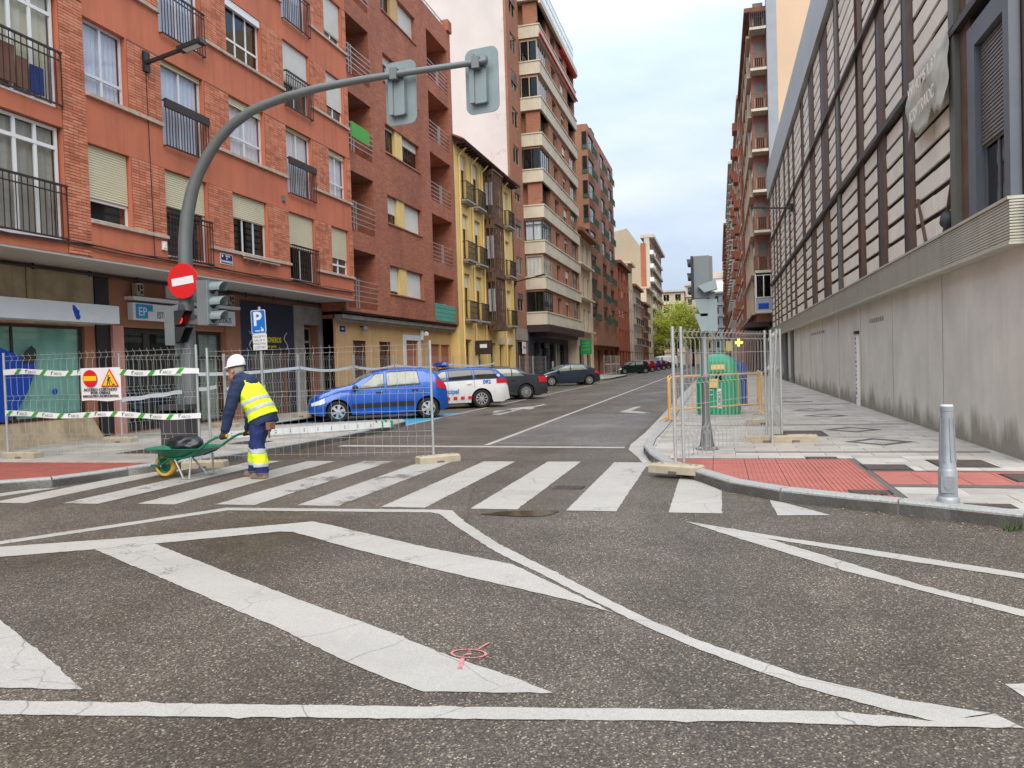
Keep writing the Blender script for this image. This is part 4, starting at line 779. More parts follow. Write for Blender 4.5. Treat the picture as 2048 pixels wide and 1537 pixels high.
for u in (45.45, 47.45):
    MB().mprism(FY_.mtx(u, .01, 2.75), [(.75*math.cos(k*math.pi/8), .45*math.sin(k*math.pi/8)) for k in range(9)], 0, .05).build('arch_trim', 'cream', Y)
t = thing('hanging_sign', 'dark boxed bar sign projecting from the yellow house', 'shop sign', (-12.6, 40.1, 2.4)); MB().box(-12.75, -11.85, 40.0, 40.2, 2.1, 2.85).build('box', 'rail', t); MB().box(-12.8, -12.74, 40.05, 40.15, 2.4, 2.5).build('bracket', 'trim', t); MB().box(-12.5, -12.1, 39.99, 39.999, 2.45, 2.65).build('lettering', 'signwhite', t)

# ------------------------------------------------------------------ tall brown block with white balcony bands
D = thing('apartment_tower', 'tall brown brick block with cream balcony bands and peeling white party wall', 'building', (-12.8, 58, 0)); FD = Face('+X', -12.8); FDB = Face('+X', -11.5); FDS = Face('-Y', 52.2); FDP = Face('-Y', 48.8)
MB().box(-24, -12.95, 48.76, 67, -.1, 27.5).build('party_wall', 'whitewall', D)
ops = [(49.75, 51.35, 5.05+2.47*k, 6.25+2.47*k) for k in range(9)]+[(49.3, 51.6, .12, 3.0)]
facade(D, FD, 48.8, 52.2, -.05, 27.5, ops, .14, 'brickD', 'room', side=.15)
for k in range(9): window(D, FD, 49.77, 51.33, 5.07+2.47*k, 6.23+2.47*k, -.05, 2, 'beigeframe', gm='glass_dk', shut=random.choice([0, .3, .6]), sm='shut_d', far=True)
MB().box(-13.2, -11.9, 52.75, 66.2, 4.0, 27.3).build('bay_core', 'brickD', D)
for k in range(9):
    z = 4.2+2.46*k
    MB().box(-12.9, -11.35, 52.1, 66.3, z, z+.82).box(-12.9, -11.30, 52.05, 66.35, z+.82, z+.9).build('balcony_band', 'parapet' if k % 2 else 'parapet', D)
    zz = z+.9; zt = z+2.44; loggia = k in (3, 5, 8)
    # street face of the bay: glazed gallery at the corner, then brick with windows and a loggia at the far end
    fops = [(53.2 if loggia else 55.0, 55.2, zz, zt, .32), (56.6, 58.2, zz+.05, zt-.25), (60.0, 61.6, zz+.05, zt-.25), (63.0, 65.9, zz, zt, .32)]
    if loggia: fops[0] = (52.5, 55.2, zz, zt, .35)
    facade(D, FDB, 55.0 if not loggia else 52.3, 66.2, zz, zt, fops[1:] if not loggia else fops, .32, 'brickD', 'room', 'bay_wall')
    window(D, FDB, 56.62, 58.18, zz+.06, zt-.27, -.15, 2, 'beigeframe', gm='glass_dk', far=True); window(D, FDB, 60.02, 61.58, zz+.06, zt-.27, -.15, 2, 'beigeframe', gm='glass_dk', shut=.5 if k % 2 else .2, sm='shut_w', far=True)
    if k < 6: window(D, FDB, 63.02, 65.88, zz, zt-.02, -.1, 4, 'beigeframe', gm='glass_dk', far=True, curtain='curtain' if k % 3 == 0 else False)
    fm = 'greenframe' if k == 2 else ('darkframe' if k in (0, 4) else 'beigeframe')
    if not loggia:
        window(D, FDB, 52.3, 55.0, zz+.01, zt-.12, -.03, 4, fm, .78 if k == 2 else 0, gm='glass' if k in (1, 2) else 'glass_dk', curtain='shut_w' if k == 1 else ('curtain' if k == 2 else False), far=True)
        window(D, FDS, -12.75, -11.55, zz+.01, zt-.12, .0, 2 if k != 1 else 1, fm, .78 if k == 2 else 0, gm='glass' if k in (1, 2) else 'glass_dk', curtain='shut_w' if k == 1 else ('curtain' if k == 2 else 'warmroom'), far=True)
        MB().box(-12.8, -11.5, 52.2, 55.0, zt-.12, zt).build('lintel', 'brickD', D)
    else: railing(D, FDB, 52.25, 55.1, zz+.02, zz+.2, -.02, .4, 'black_iron')
MB().box(-12.9, -11.2, 52.0, 66.4, 26.4, 26.65).box(-11.3, -11.15, 52.0, 66.4, 26.1, 26.4).build('roof_edge', 'parapet', D); MB().box(-11.34, -11.2, 52.0, 66.5, 24.0, 24.12).box(-11.6, -11.25, 60, 66.5, 26.0, 26.1).build('awning_trim', 'signred', D)
mb = MB()
for k in range(26): mb.box(-11.5, -11.46, 52.2+k*.55, 52.24+k*.55, 26.65, 28.4)
for z in (27.2, 27.8, 28.4): mb.box(-11.5, -11.46, 52.2, 66.3, z-.02, z+.02)
g_ = mb.build('roof_screen', 'galv', D); MB().box(-11.49, -11.47, 52.2, 66.3, 26.7, 28.35).build('pane', 'glass', g_)
MB().box(-12.79, -11.2, 52.0, 66.4, 3.7, 4.19).box(-12.5, -11.6, 53, 65.5, 3.4, 3.7).build('soffit', 'rail', D)
gf = [(53.2, 55.0, .12, 3.1), (55.6, 57.6, .12, 3.1), (58.2, 60.4, .12, 3.1), (61, 64.5, .12, 3.1)]
facade(D, Face('+X', -12.7), 52.2, 66.5, -.05, 3.7, gf, .3, 'navy', 'room', 'ground_floor_wall')
for a, b, *_ in gf: window(D, Face('+X', -12.7), a+.02, b-.02, .14, 3.08, -.15, 2, 'darkframe', .8, gm='glass_dk', far=True, name='shop_window')
MB().box(-12.79, -12.75, 48.9, 52.1, 3.1, 3.9).build('fascia', 'greystone', D)
for i, (y, z, w, h, m, lb) in enumerate(((50.4, 2.6, .9, .8, 'signwhite', 'white notice board on the dark shop front below the brick corner'), (56.9, 2.85, 1.6, .35, 'signalbox', 'pale projecting sign over the black shop fronts'), (59.4, 1.2, .5, .9, 'signwhite', 'white poster stuck on the black shop pillar'))):
    t = thing('shop_notice', lb, 'sign', (-12.6, y, z)); MB().box(-12.77 if i == 0 else -12.68, -12.72 if i == 0 else -12.62, y, y+w, z-h/2, z+h/2).build('panel', m, t); MB().box(-12.718 if i == 0 else -12.618, -12.712 if i == 0 else -12.612, y+.1, y+w-.1, z-.03, z+.03).box(-12.718 if i == 0 else -12.618, -12.712 if i == 0 else -12.612, y+.1, y+w-.2, z+.08, z+.11).build('lettering', 'ink', t)

# ------------------------------------------------------------------ farther houses on the left
D2 = thing('town_house', 'narrow cream house with brown eave beside the pharmacy sign', 'building', (-12, 71, 0)); F2 = Face('+X', -11.9)
ops = [(u, u+1.1, 4.4+3*f, 6.4+3*f) for f in range(3) for u in (67.6, 70.4, 73.0)]+[(67.5, 70.5, .12, 3.0), (71.5, 74.5, .12, 3.0)]
facade(D2, F2, 66.6, 75.8, -.05, 13.0, ops, .3, 'cream', 'room'); MB().box(-22, -13.0, 66.9, 75.8, -.1, 13.0).build('core', 'cream', D2); MB().box(-22, -11.2, 66.5, 75.9, 13.0, 13.3).build('eave', 'tile', D2)
for u0, u1, z0, z1 in ops: window(D2, F2, u0+.02, u1-.02, z0+.02, z1-.02, -.15, 2, 'darkframe', gm='glass_dk', far=True)
for f in range(3): MB().box(-11.9, -11.4, 67.2, 74.5, 4.2+3*f, 4.35+3*f).build('balcony_slab', 'parapet', D2)
t = thing('pharmacy_sign', 'green projecting shop sign with white lettering on the cream house', 'shop sign', (-11.5, 68, 3)); MB().box(-11.88, -10.9, 68.0, 68.25, 2.2, 3.5).build('box', 'signgreen', t)
for z in (3.2, 2.95, 2.6): MB().box(-11.75, -11.05, 67.985, 67.998, z-.06, z+.06).build('lettering', 'tapegreen', t)
E_ = thing('apartment_tower', 'tan brick tower with stacked bay windows and green railings', 'building', (-12, 85, 0)); FE = Face('+X', -12.0); FES = Face('-Y', 76)
MB().box(-24, -12.6, 76, 95, -.1, 25.0).build('side_wall', 'brickE', E_)
MB().box(-16.6, -14.6, 78, 80, 25, 26.4).box(-16.8, -14.4, 77.8, 80.2, 26.6, 27.5).build('chimney', 'trim', E_); MB().box(-13.6, -12.7, 82, 84, 25, 25.6).box(-13.8, -12.5, 81.8, 84.2, 25.6, 26.3).build('chimney', 'trim', E_)
MB().box(-12.6, -11.6, 76.0, 95, 3.2, 4.0).build('soffit_band', 'brickE', E_)
eops = [(76.4, 80.0, 6.0+2.4*k, 7.5+2.4*k, .35) for k in range(8)]+[(84.4, 87.4, 6.0+2.4*k, 7.5+2.4*k, .35) for k in range(8)]+[(90.5, 93.5, 6.0+2.4*k, 7.5+2.4*k, .35) for k in range(8)]
facade(E_, FE, 76.0, 95, 4.0, 25.0, eops, .35, 'brickE', 'room', side=.59)
for i, (a, b, z0, z1, _) in enumerate(eops):
    window(E_, FE, a+.02, b-.02, z0+.02, z1-.02, -.08, 4, 'darkframe', gm='glass_dk', far=True, curtain='shut_w' if i in (3, 6, 12, 17) else False); railing(E_, FE, a-.05, b+.05, z0-.35, z0+.35, .35, .25, 'greenframe', back=.0, r=.03)
    if a < 78: window(E_, FES, -12.55, -12.05, z0+.02, z1-.02, .03, 1, 'darkframe', gm='glass_dk', far=True); MB().box(-12.56, -12.02, 75.93, 75.96, z0-.25, z0+.15).build('railing', 'greenframe', E_)
facade(E_, Face('+X', -12.3), 76.0, 95, -.05, 3.2, [(77, 79.5, .12, 2.8), (81, 84, .12, 2.8), (86, 89, .12, 2.8), (91, 93.5, .12, 2.8)], .29, 'brownrender', 'room', 'ground_floor_wall', side=.29)
MB().box(-12.95, -12.1, 75.9, 76.0, 3.0, 5.2).build('corner_panel', 'greystone', E_)
def terrace(name, label, y0, y1, h, wm_, x=-12.0, floors=4, bays=3, fm='darkframe', eave='tile', bal=True, gfz=3.4, sill=None):
    o = thing(name, label, 'building', (x, (y0+y1)/2, 0)); F = Face('+X' if x < 0 else '-X', x); w = (y1-y0)/bays; fh = (h-gfz)/floors; ops = []
    for f in range(floors):
        for k in range(bays): ops.append((y0+(k+.28)*w, y0+(k+.72)*w, gfz+f*fh+fh*.2, gfz+f*fh+fh*.82))
    for k in range(bays): ops.append((y0+(k+.15)*w, y0+(k+.85)*w, .12, gfz-.6))
    facade(o, F, y0, y1, -.05, h, ops, .3, wm_, 'room'); s = 1 if x < 0 else -1
    MB().box(min(x-s*1.0, x-s*11), max(x-s*1.0, x-s*11), y0, y1, -.1, h).build('core', wm_, o); MB().box(min(x+s*.5, x-s*11.2), max(x+s*.5, x-s*11.2), y0-.1, y1+.1, h, h+.35).build('eave', eave, o)
    for a, b, c, d in ops:
        window(o, F, a+.02, b-.02, c+.02, d-.02, -.12, 2, fm, gm='glass_dk', far=True, shut=random.choice([0, 0, .3, .6]) if c > 1 else 0, sm='shut_w')
        if bal and c > 1: MB().fb(F, a-.3, b+.3, .0, .5, c-.2, c-.05).build('balcony_slab', sill or 'greystone', o); railing(o, F, a-.25, b+.25, c-.04, c+.8, .45, .3, 'black_iron', back=.0, r=.025)
    return o
terrace('town_house', 'rust red panelled house with wide eave beyond the tan brick tower', 95.3, 107.5, 13.6, 'brickF', -11.8, 4, 4, 'darkframe', 'tile', False)
terrace('town_house', 'narrow pale cream house standing between red and grey fronts', 107.8, 113.5, 15.0, 'cream', -11.9, 4, 2, 'beigeframe', 'cream', False)
terrace('town_house', 'pale grey house with dark balcony railings far up the street', 113.8, 126.0, 12.4, 'stonefar', -11.9, 3, 4, 'beigeframe', 'tile', True)
terrace('town_house', 'low brown fronted house with tiled eave far up the street', 126.2, 136.0, 10.6, 'brownrender', -11.7, 3, 3, 'beigeframe', 'tile', True)
terrace('town_house', 'cream stone house with plain windows before the tall beige wall', 136.2, 149.5, 14.0, 'cream', -11.9, 4, 4, 'beigeframe', 'cream', False)
I_ = thing('apartment_tower', 'tall block with bare beige party wall and white curved corner balconies', 'building', (-13, 165, 0)); FI = Face('+X', -12.3)
mb = MB(); mb.add([(-30, 150, -.1), (-14.0, 150, -.1), (-14.0, 150, 23.4), (-16.5, 150, 27.0), (-30, 150, 24.5), (-30, 176, -.1), (-14.0, 176, -.1), (-14.0, 176, 23.4), (-16.5, 176, 27.0), (-30, 176, 24.5)], [(0, 1, 2, 3, 4), (5, 9, 8, 7, 6), (1, 6, 7, 2), (2, 7, 8, 3), (3, 8, 9, 4)]); mb.build('party_wall', 'beigewall', I_)
MB().box(-14.0, -13.0, 149.98, 150.4, 14, 24).build('brick_strip', 'brickR', I_)
facade(I_, FI, 150.1, 182, 3.4, 25, [(152+5*k, 155.6+5*k, 4.3+2.6*f, 6.0+2.6*f) for k in range(6) for f in range(8)], .3, 'stonefar', 'room'); MB().box(-14.0, -12.6, 150.1, 182, -.1, 3.4).build('base', 'greystone', I_)
for f in range(8):
    MB().box(-13.0, -11.6, 150.2, 156, 3.6+2.6*f, 4.4+2.6*f).build('balcony_band', 'whitefar', I_); MB().box(-12.6, -11.9, 156.5, 181, 3.7+2.6*f, 4.3+2.6*f).build('balcony_band', 'stonefar', I_)
    for k in range(6): window(I_, FI, 152+5*k, 155.6+5*k, 4.32+2.6*f, 5.98+2.6*f, -.1, 3, 'beigeframe', gm='glass_dk', far=True)
mb = MB().box(-14.0, -11.4, 150.0, 182, 25, 25.6)
mb.build('cornice', 'stonefar', I_)
t = thing('crane_mast', 'steel lattice antenna mast with red hoarding above the beige wall', 'antenna mast', (-27.5, 165, 24)); mb = MB()
for (x, y) in ((-26.0, 164), (-24.8, 164), (-26.0, 165.2), (-24.8, 165.2)): mb.tube([(x, y, 24), (x, y, 36)], .09, 4)
for k in range(10): mb.tube([(-26, 164, 25+k*1.1), (-24.8, 164, 26.1+k*1.1)], .05, 4); mb.tube([(-24.8, 164, 25+k*1.1), (-26, 164, 26.1+k*1.1)], .05, 4)
mb.build('lattice', 'galv', t); MB().box(-30, -22.4, 163, 163.3, 25.2, 28.6).build('hoarding', 'signred', t)
# end of the street
def block(name, label, x0, x1, y, z1, m, nx, nz, z0=3.5, fm='beigeframe', depth=14, parent=None, band=None):
    o = thing(name, label, 'building', ((x0+x1)/2, y, 0)); F = Face('-Y', y); w = (x1-x0)/nx; h = (z1-z0)/nz; ops = [(x0+(i+.25)*w, x0+(i+.75)*w, z0+(j+.25)*h, z0+(j+.8)*h) for i in range(nx) for j in range(nz)]
    facade(o, F, x0, x1, -.05, z1, ops, .3, m, 'room'); MB().box(x0, x1, y+1.1, y+depth, -.1, z1).build('core', m, o); MB().box(x0-.3, x1+.3, y-.5, y+depth, z1, z1+.5).build('cornice', m, o)
    for a, b, c, d in ops: window(o, F, a, b, c, d, -.1, 2, fm, gm='glass_dk', far=True)
    for j in range(nz): MB().box(x0-.1, x1+.1, y-.35, y-.01, z0+j*h-.1, z0+j*h+.25).build('string_course', band or m, o)
    return o
block('apartment_building', 'pale stone apartment house closing the street behind the tree', -24, -8.6, 212, 19.6, 'stonefar', 5, 5, band='peach'); block('apartment_building', 'pale stone house with rounded upper floors behind the signal heads', -8.4, -1.4, 218, 21.6, 'stonefar', 3, 6, band='stonefar')
block('apartment_building', 'grey panelled office block at the end of the street', -1.2, 5.0, 210, 18.4, 'glassfar', 3, 5, fm='darkframe', band='greyblue'); W2 = thing('apartment_building', 'distant block with blank white gable above the grey offices', 'building', (0, 226, 0)); MB().box(-1.4, 5, 226, 240, 0, 24.0).build('gable_wall', 'whitefar', W2); MB().box(-2.4, 5.4, 225.5, 240, 24.0, 25.6).build('roof', 'stonefar', W2)
block('apartment_building', 'long low pale house far behind the parked vans', -60, -24.5, 214, 17, 'cream', 8, 4)

# ------------------------------------------------------------------ right: louvred building over a concrete wall
Rt = thing('louvred_building', 'modern building clad in white louvre boards and dark timber over concrete base', 'building', (3.6, 30, 0)); FR = Face('-X', 3.6); FP = Face('-X', 3.58)
MB().box(3.6, 30, 10.4, 40.2, -.1, 2.9).build('concrete_wall', 'conc', Rt); MB().box(4.9, 30, 40.2, 53.8, -.1, 2.9).build('recess_wall', 'navy', Rt); [MB().box(*q, -.1, 2.9).build('pillar', m_, Rt) for q, m_ in (((3.6, 4.2, 40.9, 42.2), 'blueslate'), ((3.62, 4.2, 45.5, 46.6), 'blueslate'), ((3.6, 4.25, 42.205, 43.6), 'conc'), ((3.6, 4.9, 52.6, 53.8), 'conc'))]
MB().box(3.58, 30, 10.55, 53.8, 2.9, 13.7).build('upper_wall', 'darkgap', Rt)
lg = MB()
for k in range(14):
    z = 2.79+k*.036; lg.box(3.40, 3.6, 10.5, 53.9, z, z+.022); lg.box(3.6, 30, 10.3, 10.5, z, z+.022)
lg.box(3.415, 3.58, 10.52, 53.88, 2.78, 3.29).box(3.58, 30, 10.32, 10.52, 2.78, 3.29).box(3.38, 3.6, 10.5, 53.9, 3.292, 3.33).box(3.6, 30, 10.28, 10.5, 3.292, 3.33).box(3.39, 3.6, 10.5, 53.9, 2.755, 2.785)
lg.build('corrugated_ledge', 'corr', Rt)
for y in (14.2, 18.0, 21.8, 25.6, 29.4, 33.2, 37.0):
    MB().box(3.594, 3.6, y, y+.012, .1, 2.75).build('panel_joint', 'greystone', Rt)
pc = [(12.97, 15.45, 2), (16.3, 17.85, 1), (18.75, 20.35, 1), (21.3, 23.85, 2), (24.75, 26.25, 1), (27.95, 29.8, 1), (31.3, 33.25, 1), (34.2, 37.15, 2), (38.0, 39.6, 1), (40.4, 42.15, 1), (42.95, 45.55, 2), (46.4, 47.95, 1), (48.8, 50.4, 1), (51.2, 53.6, 2)]
nb = 0; bm_ = {}; rest = MB(); rd = random.Random(5)
for (a, b, n) in pc:
    w = (b-a)/n
    for q in range(n):
        for fz in (3.36, 6.28, 9.1):
            for k in range(7):
                z = fz+.04+k*.392; l = round(w-.012, 3)
                if nb < 300:
                    if l not in bm_: bm_[l] = MB().box(-.02, .02, 0, l, 0, .29).mesh('louvre_board', 'board')
                    o = put('louvre_board', bm_[l], Rt); o.matrix_parent_inverse = Rt.matrix_basis.inverted(); o.location = (3.54+rd.uniform(-.006, .006), a+q*w+.006, z); o.rotation_euler = (0, rd.uniform(-.04, .01), 0); nb += 1
                else: rest.box(3.52, 3.56, a+q*w+.006, a+(q+1)*w-.006, z, z+.29)
for k in range(7):
    for fz in (3.36, 6.28, 9.1):
        for q in range(5): rest.box(3.9+q*2.6, 6.3+q*2.6, 10.49, 10.53, fz+.04+k*.392, fz+.33+k*.392)
struct(rest.build('louvre_board', 'board', Rt), 'stuff')
for i, (a, b, n) in enumerate(pc):   # dark timber strips and slate reveals in the gaps between board columns
    nx = pc[i+1][0] if i+1 < len(pc) else 53.8; g = nx-b
    for fz, fh in ((3.34, 2.78), (6.26, 2.66), (9.06, 2.82)):
        if i in (3, 9): MB().box(3.46, 3.56, b+.05, b+g*.55, fz, fz+fh).build('steel_post', 'olive', Rt)
        else: MB().box(3.5, 3.575, b+.03, b+g*.6, fz, fz+fh).build('timber_strip', 'wood', Rt)
        if i in (0, 1, 4, 5, 8): MB().box(3.51, 3.572, b+g*.64, nx-.04, fz, fz+fh).build('reveal_panel', 'darkslate', Rt)
    for y in (a-.02, b-.01): MB().box(3.5, 3.575, y, y+.03, 3.34, 11.9).build('board_frame', 'wood', Rt)
for fz, fh in ((3.34, 2.78), (6.26, 2.66), (9.06, 2.82)):
    MB().box(3.42, 3.56, 12.69, 12.95, fz, fz+fh).build('steel_post', 'olive', Rt); MB().box(3.5, 3.575, 12.2, 12.67, fz, fz+fh).build('timber_strip', 'wood', Rt)
for z in (6.12, 8.93): MB().box(3.40, 3.56, 10.5, 53.85, z, z+.09).box(3.44, 3.56, 10.5, 53.85, z+.12, z+.17).build('floor_beam', 'darkframe', Rt)
MB().box(3.35, 30, 10.45, 54.0, 11.9, 13.7).build('roof_band', 'roofmetal', Rt)
for fz, fh in ((3.34, 2.6), (6.3, 2.6)):
    MB().box(3.45, 3.575, 11.88, 12.19, fz, fz+fh).box(3.45, 3.575, 10.6, 10.8, fz, fz+fh).box(3.45, 3.575, 10.8, 11.88, fz+fh-.3, fz+fh).build('window_reveal', 'blueslate', Rt)
    w_ = window(Rt, Face('-X', 3.56), 10.82, 11.86, fz+.02, fz+fh-.32, -.0, 2, 'blueslate', gm='glass_dk', shut=.62, sm='shut_d')
MB().beam((3.49, 12.99, 4.3), (3.49, 13.6, 3.36), .045, .045).build('brace', 'wood', Rt); MB().beam((3.49, 15.2, 4.2), (3.49, 14.7, 3.36), .045, .045).build('brace', 'wood', Rt)
t = thing('floodlight', 'black floodlight on the corrugated ledge under the banner', 'floodlight', (3.45, 13.1, 3.34)); MB().lathe([(.02, -.1), (.11, -.09), (.13, .05), (.05, .1)], 14, Matrix.Translation((3.44, 13.15, 3.5)) @ Matrix.Rotation(R(70), 4, 'X')).build('lamp', 'trim', t, smooth=40); MB().box(3.42, 3.56, 13.0, 13.25, 3.332, 3.38).build('base', 'trim', t)
# torn banner hung over the first boards
bn = MB(); nu, nv = 16, 10; vs = []; rd = random.Random(9)
for j in range(nv+1):
    for i in range(nu+1):
        u, v = i/nu, j/nv; vs.append((3.35+.03*math.sin(u*9+v*4)+.02*math.sin(v*11), 12.78+u*2.35, 6.24-v*(1.02+.10*math.sin(u*13)+.06*math.sin(u*29))-.05*math.sin(u*3.14)*(1-v)))
bn.add(vs, [(j*(nu+1)+i, j*(nu+1)+i+1, (j+1)*(nu+1)+i+1, (j+1)*(nu+1)+i) for j in range(nv) for i in range(nu)])
M['bannercloth'] = mat('banner_cloth', (.52, .50, .42), .8, .18, 2, streak=.3)
t = thing('banner', 'torn grey plastic banner with faded white lettering on the louvred facade', 'banner', (3.35, 14.1, 5.2)); o = bn.build('cloth', 'bannercloth', t, smooth=True); sm_ = o.modifiers.new('s', 'SOLIDIFY'); sm_.thickness = .006
FBn = Face('-X', 3.28); text('lettering', 'VIVI HOMS 1, 3 Y', .27, 'board', FBn.mtx(13.95, 0, 5.92), t, sx=.9, bold=.004); text('lettering', 'ICRV TRAIOC', .30, 'board', FBn.mtx(14.0, 0, 5.5), t, sx=.85, bold=.004)
t = thing('wall_lamp', 'long dark street lamp arm projecting from the louvred facade', 'street lamp', (3.5, 38.5, 8.4)); lamp_head(t, (3.5, 38.2, 8.35), (1.75, 38.2, 8.5)); MB().box(3.38, 3.5, 38.05, 38.35, 8.2, 8.55).build('bracket', 'trim', t)
t = thing('conduit', 'white sticker covered conduit strip up the concrete wall', 'conduit', (3.55, 22.2, .1)); MB().box(3.53, 3.6, 22.05, 22.28, .12, 2.02).build('cover', 'pvc', t); mb = MB(); rd = random.Random(2)
for k in range(14): z = .3+k*.12; mb.box(3.524, 3.53, 22.07+rd.uniform(0, .06), 22.2+rd.uniform(0, .06), z, z+rd.uniform(.03, .09))
mb.build('sticker', 'greystone', t); MB().box(3.5, 3.6, 22.02, 22.3, 2.02, 2.1).build('cap', 'trim', t)
for i, (y0, y1, z) in enumerate(((18.9, 20.6, 2.28), (28.9, 33.0, 2.32))):
    mb = MB()
    for k in range(7): mb.box(3.594, 3.599, y0+k*(y1-y0)/7, y0+(k+.7)*(y1-y0)/7, z-.05, z+.05)
    tag(mb.build('wall_vent', 'greystone'), ('slotted vent high in the concrete wall nearer the bollard' if i == 0 else 'slotted vent high in the concrete wall near the far recess'), 'vent')
for i, y in enumerate((26.3, 36.5)):
    pass
# ------------------------------------------------------------------ right, farther: tall balcony block and others
R2 = thing('apartment_tower', 'tall pink and peach block with stacked corner balconies facing the crossing', 'building', (4, 62, 0)); FS2 = Face('-Y', 58.2)
MB().box(2.75, 4.2, 58.2, 76.8, 4.0, 25.8).build('pink_wall', 'pinkwall', R2); MB().box(3.75, 4.42, 57.0, 58.19, 2, 30).build('grey_strip', 'greyblue', R2); MB().box(4.42, 16, 57.02, 76, 2, 30).build('peach_wall', 'peach', R2); MB().box(3.6, 16, 58.2, 76.8, -.1, 4.0).build('ground_floor_wall', 'navy', R2); MB().box(4.2, 16, 58.3, 76.8, 4, 26).build('core', 'peach', R2)
MB().box(2.3, 5, 57.6, 77, 25.8, 26.1).build('eave', 'tile', R2)
for k in range(8):
    z = 4.75+2.82*k
    MB().box(2.62, 3.72, 57.0, 58.25, z-.18, z).build('balcony_slab', 'parapet', R2); fr = MB(); FZ = Face('-Y', 57.05)
    if k == 0:
        window(R2, FZ, 2.66, 3.7, z+.9, z+2.5, .0, 2, 'pvc', gm='glass_dk', curtain='leather'); MB().box(2.64, 3.72, 57.03, 57.06, z, z+.85).build('balcony_panel', 'greyblue', R2); MB().box(2.8, 3.5, 57.02, 57.03, z+.1, z+.5).build('panel_sign', 'logo_blue', R2); MB().box(2.62, 2.66, 57.05, 58.2, z, z+2.6).build('side_glass', 'pvc', R2)
    else: railing(R2, FZ, 2.66, 3.7, z+.06, z+1.02, .0, .13, 'leather' if k < 7 else 'black_iron', back=-1.1, r=.02)
    window(R2, FS2, 2.9, 3.6, z+.05, z+2.1, .02, 1, 'beigeframe', gm='glass_dk', shut=.5, sm='shut_d', far=True)
    F2_ = Face('-X', 2.75)
    for y in (59, 62.5, 66, 69.5, 73): window(R2, F2_, y, y+1.6, z+.5, z+1.9, .02, 2, 'beigeframe', gm='glass_dk', far=True, shut=.4, sm='shut_w'); 
    MB().box(2.45, 2.75, 58.4, 76.5, z-.2, z-.05).build('string_course', 'sill', R2)
    for y in (61.6, 65.1, 68.7, 72.2): MB().box(2.55, 2.75, y, y+.35, z, z+2.5).build('pilaster', 'cream', R2)
MB().box(2.0, 3.75, 58.2, 76, 3.7, 4.0).build('canopy', 'rail', R2); MB().box(1.6, 3.6, 62, 76, 3.05, 3.3).build('awning', 'brickR', R2)
R3 = thing('apartment_tower', 'orange brick tower with cream floor bands on the right of the street', 'building', (3, 90, 0)); FR3 = Face('-X', 2.45)
MB().box(2.45, 14, 77.1, 106, -.1, 26).build('wall', 'brickR', R3); MB().box(2.2, 14, 77, 106.2, 26, 26.4).build('cornice', 'sill', R3)
for k in range(9):
    MB().box(2.36, 2.45, 77.1, 106, 3.6+2.6*k, 3.85+2.6*k).build('floor_band', 'cream', R3)
    for y in (80, 85, 90, 95, 100): window(R3, FR3, y, y+1.8, 4.4+2.6*k, 5.8+2.6*k, .03, 2, 'beigeframe', gm='glass_dk', far=True, shut=.4, sm='shut_w'); 
    for y in (82.5, 92.5, 102): MB().box(1.9, 2.45, y, y+2, 3.8+2.6*k, 4.6+2.6*k).build('balcony', 'brickR', R3)
terrace('apartment_tower', 'grey block with glazed galleries beyond the orange brick tower', 106.3, 148, 27.0, 'stonefar', 2.3, 8, 8, 'pvc', 'roofmetal', True, 3.6, 'parapet')
terrace('apartment_tower', 'reddish rendered tower at the far right end of the street', 148.3, 204, 26.0, 'brickR', 1.95, 8, 9, 'pvc', 'brickR', True, 3.6, 'brickR')
t = thing('pharmacy_cross', 'lit yellow green pharmacy cross sign beyond the green container', 'sign', (2.2, 61, 2.9)); FX_ = Face('-Y', 60.8); M['cross'] = emis('cross_glow', (.75, .85, .08), 1.1)
MB().mprism(FX_.mtx(1.5, 0, 2.62) @ Matrix.Scale(.72, 4), [(-.13, -.4), (.13, -.4), (.13, -.13), (.4, -.13), (.4, .13), (.13, .13), (.13, .4), (-.13, .4), (-.13, .13), (-.4, .13), (-.4, -.13), (-.13, -.13)], 0, .1).build('cross', 'cross', t); MB().box(.55, 1.05, 60.75, 60.95, 2.0, 2.75).build('box_sign', 'labelochre', t); MB().box(.5, 3.6, 60.85, 60.9, 3.02, 3.06).build('bracket', 'trim', t)

# ------------------------------------------------------------------ signal mast with arm (left)
t = thing('signal_mast', 'tall grey signal mast with long curved arm over the street', 'signal mast', (-9.08, 11.7, .12))
path = [(-9.08, .12), (-9.06, 1.2), (-9.06, 3.18), (-9.03, 3.9), (-8.97, 4.3), (-8.84, 4.74), (-8.70, 5.02), (-8.50, 5.30), (-8.28, 5.55), (-8.0, 5.77), (-7.63, 5.96), (-7.3, 6.05), (-6.9, 6.13), (-6.29, 6.20), (-5.57, 6.235), (-4.86, 6.25), (-3.42, 6.262)]
MB().tube([(x, 11.7, z) for x, z in path], [.135, .132, .125, .118, .114, .106, .10, .095, .09, .085, .08, .076, .072, .065, .058, .052, .046], 16).build('mast_arm', 'pole', t, smooth=40)
MB().lathe([(.24, .12), (.24, .15), (.17, .19), (.145, .4)], 16, Matrix.Translation((-9.08, 11.7, 0))).build('base_flange', 'pole', t, smooth=40)
MB().lathe([(.05, 0), (.055, .03), (.0, .05)], 12, Matrix.Translation((-3.42, 11.7, 6.262)) @ Matrix.Rotation(R(90), 4, 'Y')).build('end_cap', 'pole', t)
def rrect(w, h, r, n=5):
    out = []
    for cx, cy, a0 in ((w/2-r, h/2-r, 0), (-w/2+r, h/2-r, 90), (-w/2+r, -h/2+r, 180), (w/2-r, -h/2+r, 270)):
        out += [(cx+r*math.cos(R(a0+90*k/n)), cy+r*math.sin(R(a0+90*k/n))) for k in range(n+1)]
    return out
